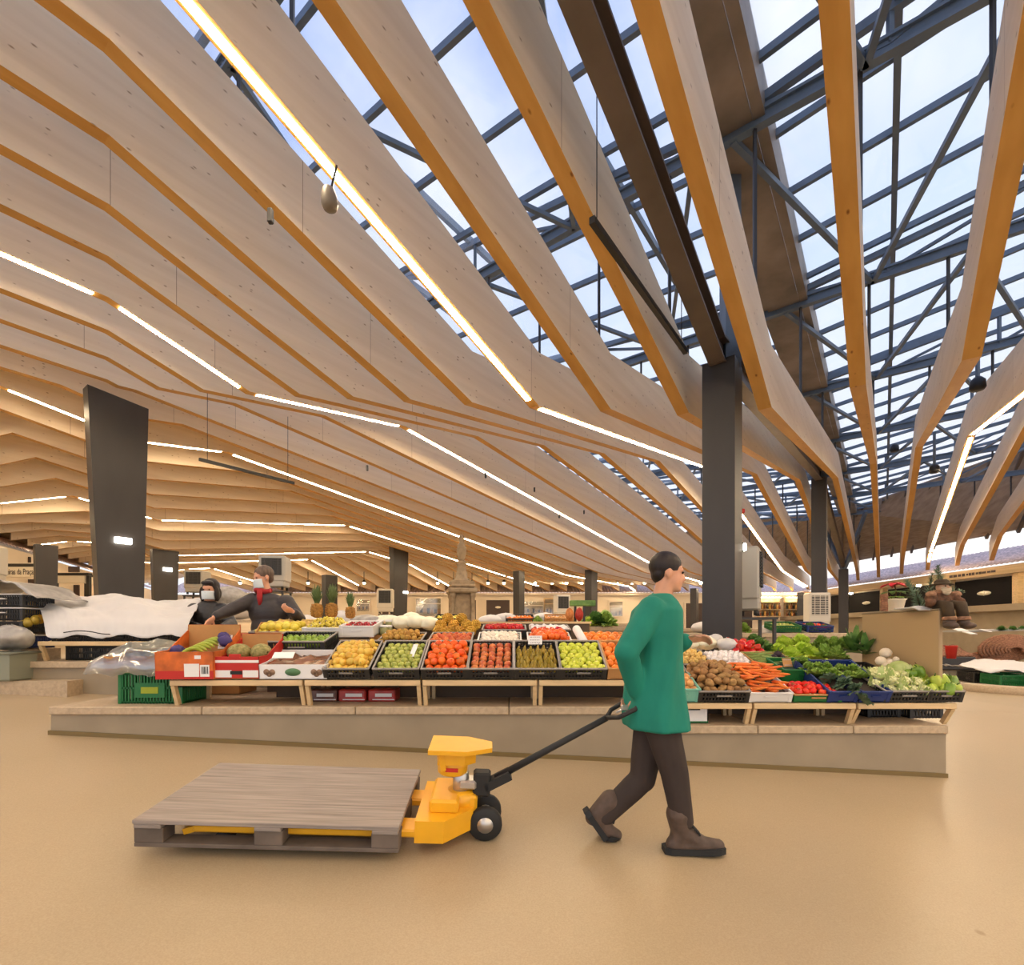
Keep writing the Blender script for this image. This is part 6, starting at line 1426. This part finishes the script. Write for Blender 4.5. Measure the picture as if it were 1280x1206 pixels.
for (px, y, Y, w, h, m, nm, what) in (
    (452, 777, 8.9, .34, .14, 'greybag', 'cover_cloth', 'grey cloth hump behind the red berries'), (420, 776, 8.9, .30, .2, 'sheet', 'plastic_sheet', 'white sheet hump behind the pineapples'),
    (375, 779, 8.8, .22, .16, 'sheet', 'plastic_sheet', 'white sheet hump beside the charcoal jacket'), (480, 776, 9.0, .3, .12, 'palebag', 'produce_bag', 'pale bag hump behind the jars'),
    (613, 776, 8.8, .26, .12, 'sheet', 'plastic_sheet', 'white sheet hump right of the custard apples'), (632, 775, 8.9, .26, .14, 'sheet', 'plastic_sheet', 'rounded white sheet hump below the oval emblem door'),
    (655, 774, 9.1, .24, .10, 'palebag', 'produce_bag', 'pale bag below the thin column'), (684, 773, 9.2, .3, .12, 'sheet', 'plastic_sheet', 'long white sheet hump beside the small rack'),
        (760, 776, 8.8, .18, .2, 'ml', 'leafy_heap', 'mid green leafy heap beside the worker'), (736, 780, 8.7, .14, .12, 'ml', 'leafy_heap', 'low green leafy heap above the paper roll'),
    (890, 784, 9.6, .3, .12, 'sheet', 'plastic_sheet', 'white sheet behind the nearest column base'), (975, 788, 9.7, .25, .14, 'sheet', 'plastic_sheet', 'white sheet hump behind the lettuces'),
    
    (1000, 789, 9.9, .3, .1, 'palebag', 'produce_bag', 'pale bag behind the curly lettuces'),
    (290, 762, 10.4, .35, .2, 'sheet', 'plastic_sheet', 'white sheet between the two shoppers'), 
    (275, 745, 10.6, .4, .24, 'cool', 'stone_heap', 'grey bundle behind the black coat')):
    mm = {'dl': FM['dleaf'], 'ml': FM['mleaf'], 'ot': FM['persimmon'], 'bk': FM['dleaf'], 'beet': M['beet'], 'cool': M['greybag']}.get(m) or M[m]
    v = P(px, y, Y); blob(v.x, v.y+.3, v.z-CZ, (w, .28, h), mm, nm, what, 'covered goods' if 'sheet' in nm or 'cloth' in nm else 'goods', .16 if m in ('dl', 'ml', 'bk', 'ot') else .10)
for k, (px, Y, z, m, ml, nm) in enumerate(((560, 8.75, .02, 'mango', 'blackplastic', 'quince'), (650, 8.75, .02, 'orange', 'blackplastic', 'orange'), (700, 8.7, .02, 'onion', 'kraft', 'onion'), (1025, 9.5, -.2, 'tomato', 'bluecrate', 'tomato'), (985, 9.5, -.2, 'gapple', 'greencrate', 'green_apple'))):
    c_ = crate(px, Y, z+.10 if Y < 9 else z+.20, '%s crate of %s on a counter farther back' % ({'blackplastic': 'black', 'kraft': 'brown', 'bluecrate': 'blue', 'greencrate': 'green'}[ml], nm.replace('_', ' ')+'s'), w=.5, l=.42, h=.12, tilt=12, m=ml, rim=ml)
    fill(c_, nm, PRO[m], 4, 6, .037, nm.replace('_', ' '), 'the farther-back %s crate' % nm.replace('_', ' '), 'fruit in the farther-back crates %d' % k, cat=nm.split('_')[-1], jit=.3)

for k, (px, y, Y, key, sc) in enumerate(((744, 780, 8.75, 'spinach', 2.0), (758, 783, 8.7, 'parsley', 1.8), (735, 784, 8.7, 'lettuce', 1.3), (672, 782, 8.75, 'parsley', 1.2), (1012, 788, 9.6, 'spinach', 1.4), (1030, 789, 9.6, 'spinach', 1.2), (560, 780, 9.6, 'parsley', 1.0), (930, 790, 9.6, 'parsley', 1.3))):
    leafy('greens_bunch', key, P(px, y, Y), 'bunch of greens on a farther counter, %s' % ['tallest, right of the small rack', 'beside the worker', 'above the paper roll', 'left of the small rack', 'left of the second column', 'right of the second column', 'behind the custard apples', 'below the tall air cooler'][k], 'greens', sc, 0)
# ================================================================== right edge: round stall, trough, baskets
M['braid'] = mat('brown_braided_twigs', c8(140,98,74), .85, (26,.45,(1,1,3)), bump=.8)
RXc, RYc = 11.2, 10.6; zc = fz(RXc, RYc)
t = thing('round_plinth', 'low round stone kerb of the stall at the right edge', 'stall plinth', (RXc, RYc, zc), kind='structure')
m_ = MB(); m_.lathe([(2.15,-.1),(2.15,.13),(2.10,.15),(1.85,.15),(1.85,.05)], 40); m_.build('kerb', M['slabtop'], t); m_ = MB(); m_.lathe([(1.84,-.1),(1.84,.11)], 40); m_.build('inner_floor', M['cream'], t)
for k, (dx, dy, m) in enumerate(((-1.25,-.75,'greencrate'), (-.70,-1.1,'greencrate'), (-1.2,-.15,'blackplastic'), (-.6,-.5,'greencrate'))):
    crate(0, RYc+dy, zc+.12-CZ, '%s crate on the round stall at the right edge, %s' % ('green' if m == 'greencrate' else 'black', ['outermost', 'nearest', 'rear', 'inner'][k]), w=.52, l=.42, h=.2, tilt=3, X=RXc+dx, m=m, rim=m, liner='liner', lift=.12)
m_ = MB(); m_.grid(lambda u, v: (RXc-1.55+1.6*u, RYc-.6+1.2*v, zc+.34+.14*u+.10*v+.05*sin(u*9+v*3)+.03*random.random()), 22, 14); o = m_.build('plastic_sheet', M['sheet']); solid(o, .005); tag(o, 'crumpled white plastic sheet over the round stall at the right edge', 'plastic sheet')
pl = thing('stall_plinth', 'cream plinth of the dark trough beyond the divider panel', 'stall plinth', (11.6, 12.6, fz(11, 12)), kind='structure'); zt = CZ-.93
m_ = MB(); m_.box((12.6, 13.4, (zt+fz(12,13)-.1)/2), (5.2, 2.2, zt-fz(12,13)+.1)); m_.build('plinth_body', M['cream'], pl, True)
t = thing('trough', 'long dark trough full of brown twigs beyond the divider panel', 'trough', (11.2, 12.4, zt)); m_ = MB(); m_.bbox((10.95, 12.45, zt+.16), (.95, .5, .32), .02); m_.build('box', M['steel'], t, True)
b = MB(); b.grid(lambda u, v: (10.5+.9*u, 12.25+.45*v, zt+.33+.24*v+.05*random.random()), 14, 10); o = b.build('twig_filling', M['braid'], t, True); solid(o, .05, -1)
for k, (px, y, Y, d) in enumerate(((1262, 812, 12.4, (.75,.35,.36)), (1225, 826, 12.6, (.4,.3,.2)), (1250, 832, 11.9, (.3,.25,.14)))):
    v = P(px, y, Y); m_ = MB()
    for i in range(9): q = 1-i*.095; m_.tube([v+Vector((cos(a*.2618)*d[0]*q, -.02*i, sin(a*.2618)*d[2]*q)) for a in range(-2, 15)], .035, 6)
    m_.ell(v+Vector((0,.12,0)), (d[0]*.95, .1, d[2]*.9)); tag(m_.build('twig_wreath', M['braid']), 'brown braided twig wreath, %s' % ['largest, at the right edge', 'smaller, beside the dark trough', 'low one above the white sheet'][k], 'wreath', 'twig wreaths')
m_ = MB(); m_.lathe([(.09,0),(.12,.3),(.13,.31)], 14); o = m_.build('bucket', M['redprint']); v = P(1189, 823, 11.9); o.location = v; tag(o, 'red bucket partly behind the divider panel', 'bucket')
m_ = MB(); m_.bar(P(1192, 789, 13.2), P(1300, 786, 13.0), .9, .05); t = thing('sloping_shelf', 'grey sloping shelf with white papers below the right parapet', 'shelf', tuple(P(1235, 789, 13.2))); m_.build('board', M['coolbody'], t, True)
for k, px in enumerate((1195, 1207)): pass
for k, (px, y) in enumerate(((1200, 787), (1212, 791), (1232, 788))):
    v = P(px, y, 12.6); m_ = MB(); m_.bbox((0,0,0), (.26,.2,.02), .004); o = m_.build('paper_tray', M['paper']); o.location = v; o.rotation_euler = (.3,0,.3*k); tag(o, 'white paper tray on the grey sloping shelf, %s' % ['left', 'middle', 'right'][k], 'paper tray')
for k, px in enumerate((1252, 1266, 1278)): leafy('herb_pot', 'spinach', P(px, 788, 12.7), 'small dark herb clump on the grey sloping shelf, %s' % ORD[k], 'herb', 1.1, 0)

# ================================================================== ornaments on the divider panel
DT = .205
pot = thing('poinsettia', 'red poinsettia in a wrapped pale pot on the divider panel', 'potted plant', (P(1119, 0, 4.95).x, 4.95, DT+CZ))
px_ = P(1119, 0, 4.95)
M['redleaf'] = mat('red_bract', c8(196,24,36), .5, (8,.15,(1,1,1)))
b = MB(); b.lathe([(.055,0),(.065,.02),(.085,.11),(.10,.125),(.08,.12)], 16); b.build('pot', M['emblem'], pot)
b = MB(); b.tube([(0,0,.10), (.01,0,.2), (0,.01,.27)], .006, 6); b.tube([(.02,0,.10), (.06,0,.2)], .004, 5); b.tube([(-.02,0,.10), (-.07,0,.2)], .004, 5); b.build('stem', FM['stem'], pot)
def bract(nm, m, n, r, z, tilt_, par):
    b = MB()
    for i in range(n):
        a = i*2*pi/n+.2; d = Vector((cos(a), sin(a), 0)); s2 = Vector((-sin(a), cos(a), 0))
        b.grid(lambda x, y, d=d, s2=s2: tuple(Vector((0,0,z))+d*(r*y)+s2*((x-.5)*r*.55*sin(pi*(.1+.87*y)))+Vector((0,0,tilt_*r*y*(1-y)-.15*r*y*y))), 3, 5)
    o = b.build(nm, m, par); solid(o, .002)
bract('red_bracts', M['redleaf'], 7, .135, .265, .5, pot); bract('red_bracts', M['redleaf'], 6, .08, .275, .8, pot); bract('green_leaves', FM['dleaf'], 7, .13, .20, .2, pot); bract('green_leaves', FM['mleaf'], 6, .11, .15, .1, pot)
m_ = MB(); m_.lathe([(.032,0),(.034,.05),(.03,.1),(.034,.15),(.028,.165)], 9, smooth=False); o = m_.build('wood_log', M['braid']); o.location = (P(1105,0,4.85).x, 4.85, DT+CZ); tag(o, 'small upright piece of rough wood beside the poinsettia', 'wood log')
m_ = MB(); m_.grid(lambda u, v: (P(1160,0,4.45).x-.18+.28*u, 4.33+.28*v, DT+.018+.014*sin(u*7)*sin(v*6)-.05*max(0,.25-v)*2+CZ), 14, 10); o = m_.build('white_cloth', M['sheet']); solid(o, .012, -1); tag(o, 'folded white cloth under the seated doll on the divider panel', 'cloth')
# seated doll in a brown fur coat
GX, GY = P(1176,0,4.34).x, 4.34
dl = thing('garden_doll', 'bearded brown-coated doll sitting on the divider panel, legs hanging down', 'doll', (GX, GY, DT+CZ))
M['fur'] = mat('brown_fur', c8(96,66,48), .9, (30,.45,(1,1,1)), bump=1.0); M['furlight'] = mat('light_brown_fur', c8(150,112,86), .9, (30,.4,(1,1,1)), bump=1.0); M['felt'] = mat('dark_olive_cloth', c8(66,52,36), .85, (12,.3,(1,1,1))); M['beard'] = mat('grey_beard', c8(190,172,146), .9, (24,.25,(1,1,3)), bump=.6); M['doll'] = mat('doll_face', c8(206,164,134), .6)
Z = DT+CZ
def dbuild(nm, m, parts, vox=.010):
    b = MB()
    for c, d in parts: b.ell((GX+c[0]*.84, GY+c[1]*.9, Z+c[2]*.62), (d[0]*.80, d[1]*.8, d[2]*.66), jit=.05, nu=12, nv=8)
    o = b.build(nm, m, dl, True); md = o.modifiers.new('fuse', 'REMESH'); md.mode = 'VOXEL'; md.voxel_size = vox; md.use_smooth_shade = True; return o
dbuild('coat', M['fur'], [((0,.02,.10),(.13,.11,.12)), ((0,.02,.19),(.11,.09,.08)), ((-.12,-.02,.14),(.055,.06,.09)), ((.12,-.02,.14),(.055,.06,.09)), ((-.15,-.05,.08),(.05,.05,.05)), ((.15,-.05,.10),(.05,.05,.05))])
dbuild('collar', M['furlight'], [((0,.0,.235),(.10,.085,.035)), ((.13,-.03,.2),(.05,.05,.045)), ((-.13,-.03,.2),(.05,.05,.045))])
dbuild('head', M['doll'], [((.0,-.02,.30),(.062,.06,.07)), ((.0,-.085,.295),(.017,.018,.015))], .007)
dbuild('beard', M['beard'], [((0,-.065,.245),(.05,.03,.06)), ((-.03,-.06,.27),(.025,.02,.03)), ((.03,-.06,.27),(.025,.02,.03))], .008)
b = MB(); b.lathe([(.078,.205),(.082,.212),(.052,.217),(.05,.238),(.03,.256),(.005,.259)], 18, Matrix.Translation((GX, GY-.01, Z)), sx=1.1); b.build('hat', M['felt'], dl, True)
for k in (-1, 1):
    b = MB(); b.ell((GX+k*.018, GY-.068, Z+.193), (.006,.005,.006)); b.build('eye', M['eye'], dl, True)
    x = GX+k*.060; lf = MB(); lf.tube([(x*.0+GX+k*.05, GY-.02, Z+.03), (x, GY-.13, Z+.022), (x, GY-.15, Z-.09)], [.046,.046,.040], 10); o = lf.build('trouser_leg', M['felt'], dl, True)
    lf = MB(); lf.tube([(x, GY-.15, Z-.075), (x, GY-.152, Z-.105)], [.05,.052], 10); lf.build('fur_cuff', M['furlight'], o, False); o.children[0].data.transform(Matrix.Translation(-dl.location))
    lf = MB(); lf.tube([(x, GY-.15, Z-.1), (x, GY-.152, Z-.145)], [.042,.045], 10); lf.ell((x+k*.012, GY-.18, Z-.15), (.045,.07,.03)); lf.build('boot', M['boot'], dl, True)
# fir sprigs behind the doll
def sprig(nm, m, seed, L_=.2):
    rr = random.Random(seed); b = MB(); stem = [Vector((0,0,0)), Vector((.0,.0,L_*.5)), Vector((.02,0,L_))]; b.tube(stem, [.005,.004,.002], 5, 1)
    for i in range(170):
        u = rr.random()**.8; p = Vector((.02*u*u, 0, L_*u)); a = rr.random()*6.28; d = Vector((cos(a), sin(a), .55)).normalized(); l = .075*(1.15-.6*u); w = d.cross(Vector((0,0,1))).normalized()*.0035
        b.add([tuple(p-w), tuple(p+w), tuple(p+d*l)], [(0,1,2)])
    return b.mesh(nm, [FM[m], FM['stem']])
FM['fir'] = fruit_mat('grey_green_needle', (96,124,96), (150,170,140), 10, .7)
SG = [sprig('fir_sprig', 'fir', k, .2) for k in (1, 2)]
for k, (px, y, ry) in enumerate(((1152, 757, -.5), (1160, 738, -.2), (1172, 728, 0), (1184, 730, .3), (1194, 742, .6), (1146, 742, -.6), (1182, 756, .5), (1156, 764, -.6))):
    o = link('fir_sprig', SG[k % 2]); v = P(px, y+6, 4.58); o.location = v; o.rotation_euler = (.15, ry, k*.9); o.scale = (1.0,)*3
    tag(o, 'grey-green fir sprig, %s behind the bearded doll' % ['lower left', 'middle left', 'topmost', 'upper right', 'outer right', 'outer left', 'lower right', 'lowest left'][k], 'fir sprig', 'fir sprigs behind the doll')

# ================================================================== fittings under the roof
M['blackfit'] = mat('black_fitting', (.018,.018,.02), .4); M['greyfit'] = mat('grey_speaker_shell', c8(120,112,100), .5)
v = P(413, 262, 4.55); t = thing('hanging_speaker', 'grey bullet-shaped speaker hanging under the long lit beam', 'speaker', v)
m_ = MB(); m_.lathe([(.02,.0),(.06,.01),(.075,.05),(.07,.12),(.05,.19),(.02,.21)], 18, Matrix.Rotation(R(-6), 4, 'Y')); m_.build('shell', M['greyfit'], t); m_ = MB(); m_.bar((0.01,0,.2), (.05,.02,.42), .02, .02); m_.build('bracket', M['blackfit'], t)
def linear(p, t0, t1, z, lab, wires):
    t = thing('linear_lamp', lab, 'linear lamp', PT(p, t0, z), 0, 'black linear lamps'); m_ = MB(); m_.bar(PT(p, t0, z), PT(p, t1, z), .05, .06); m_.build('housing', M['blackfit'], t, True)
    for w in wires: m_ = MB(); m_.bar(PT(p, w, z), PT(p, w, z+1.5), .008, .008); m_.build('suspension_wire', M['blackfit'], t, True)
linear(-1.95, 3.71, 6.15, 3.44, 'slim black linear lamp hung beside the steel girder', (3.8, 6.0))
linear(-11.0, 4.2, 6.2, 3.47, 'slim black linear lamp hung beyond the big tapered column', (4.35, 6.05))
for k, (px, y, Y) in enumerate(((1222, 480, 9.6), (1168, 586, 14.5), (1118, 560, 16))):
    v = P(px, y, Y); t = thing('truss_spot', 'black spot lamp hanging from a steel truss on a rod, %s' % ['nearest', 'second', 'third'][k], 'spot lamp', v, 0, 'spot lamps on the trusses')
    m_ = MB(); m_.lathe([(.10,-.12),(.13,-.08),(.12,.06),(.06,.13)], 14); m_.build('lamp_head', M['blackfit'], t); m_ = MB(); m_.bar((0,0,.1), (0,0,5.85+CZ-v.z), .05, .05); m_.build('rod', M['bluesteel'], t)
for k, (px, y, Y) in enumerate(((607, 594, 12.5), (338, 270, 4.7), (699, 645, 17), (459, 585, 12), (730, 640, 18), (668, 612, 15))):
    v = P(px, y, Y); m_ = MB(); m_.bbox((0,0,.0), (.05,.05,.14), .01); o = m_.build('beam_sensor', M['blackfit']); o.location = v; tag(o, 'tiny black sensor on a timber beam, %s' % ['over the far stalls', 'highest one at the upper left', 'above the green panel', 'above the tapered column', 'nearest the worker', 'over the monument side'][k], 'sensor')
# wall lamp and alarm on the nearest column
C1 = PT(-1.7, 6.87, 0)
t = thing('wall_lamp', 'small lit wall lamp on the nearest dark column', 'wall lamp', tuple(P(927.5, 684, 6.72))); m_ = MB(); m_.bbox(P(926.8, 684, 6.72), (.045,.09,.12), .01); m_.build('housing', M['blackfit'], t, True); m_ = MB(); m_.bbox(P(929.8, 684, 6.70), (.04,.08,.10), .01); m_.build('lens', M['lamp'], t, True)
t = thing('fire_alarm', 'small red fire alarm box on the nearest dark column', 'fire alarm', tuple(P(926, 639, 6.70))); m_ = MB(); m_.bbox(P(926, 639, 6.70), (.09,.07,.06), .01); m_.build('box', M['redprint'], t, True); m_ = MB(); m_.bbox(P(926, 642, 6.66), (.04,.02,.02), .004); m_.build('button', M['blackfit'], t, True)
# ================================================================== sky, camera, exposure
w = bpy.data.worlds.new('evening_sky'); S.world = w; w.use_nodes = True
nt = w.node_tree; N = nt.nodes; L = nt.links; bg = N['Background']
tc = N.new('ShaderNodeTexCoord'); sp = N.new('ShaderNodeSeparateXYZ'); L.new(tc.outputs['Generated'], sp.inputs[0])
r = N.new('ShaderNodeValToRGB'); e = r.color_ramp.elements
e[0].position = 0.0; e[0].color = (1.0,.96,.93,1); e[1].position = .9; e[1].color = (.22,.36,.82,1)
k = e.new(.35); k.color = (.74,.84,1.0,1)
sx = N.new('ShaderNodeMath'); sx.operation = 'MULTIPLY_ADD'; sx.inputs[1].default_value = -.35; L.new(sp.outputs[0], sx.inputs[0]); L.new(sp.outputs[2], sx.inputs[2]); L.new(sx.outputs[0], r.inputs[0])
nz = N.new('ShaderNodeTexNoise'); nz.inputs['Scale'].default_value = 2.2; nz.inputs['Detail'].default_value = 6; nz.inputs['Roughness'].default_value = .55; L.new(tc.outputs['Generated'], nz.inputs['Vector'])
cr = N.new('ShaderNodeValToRGB'); cr.color_ramp.elements[0].position = .44; cr.color_ramp.elements[1].position = .70; L.new(nz.outputs['Fac'], cr.inputs[0])
mx = N.new('ShaderNodeMix'); mx.data_type = 'RGBA'; L.new(cr.outputs[0], mx.inputs[0]); L.new(r.outputs[0], mx.inputs[6]); mx.inputs[7].default_value = (1.0,1.0,1.06,1)
L.new(mx.outputs[2], bg.inputs[0]); bg.inputs[1].default_value = .98
cd = bpy.data.cameras.new('camera'); cam = bpy.data.objects.new('camera', cd); COL.objects.link(cam); S.camera = cam
cam.location = (0, 0, CZ); cam.rotation_euler = (R(90), 0, 0)
cd.sensor_width = 36; cd.sensor_fit = 'HORIZONTAL'; cd.lens = 36*FP/1280; cd.shift_y = 187/1280; cd.clip_start = .05; cd.clip_end = 300
S.view_settings.view_transform = 'Standard'; S.view_settings.look = 'None'; S.view_settings.gamma = 1; S.view_settings.use_curve_mapping = False
S.view_settings.exposure = 0.42
S.cycles.max_bounces = 9; S.cycles.diffuse_bounces = 5; S.cycles.transparent_max_bounces = 24; S.cycles.sample_clamp_indirect = 8
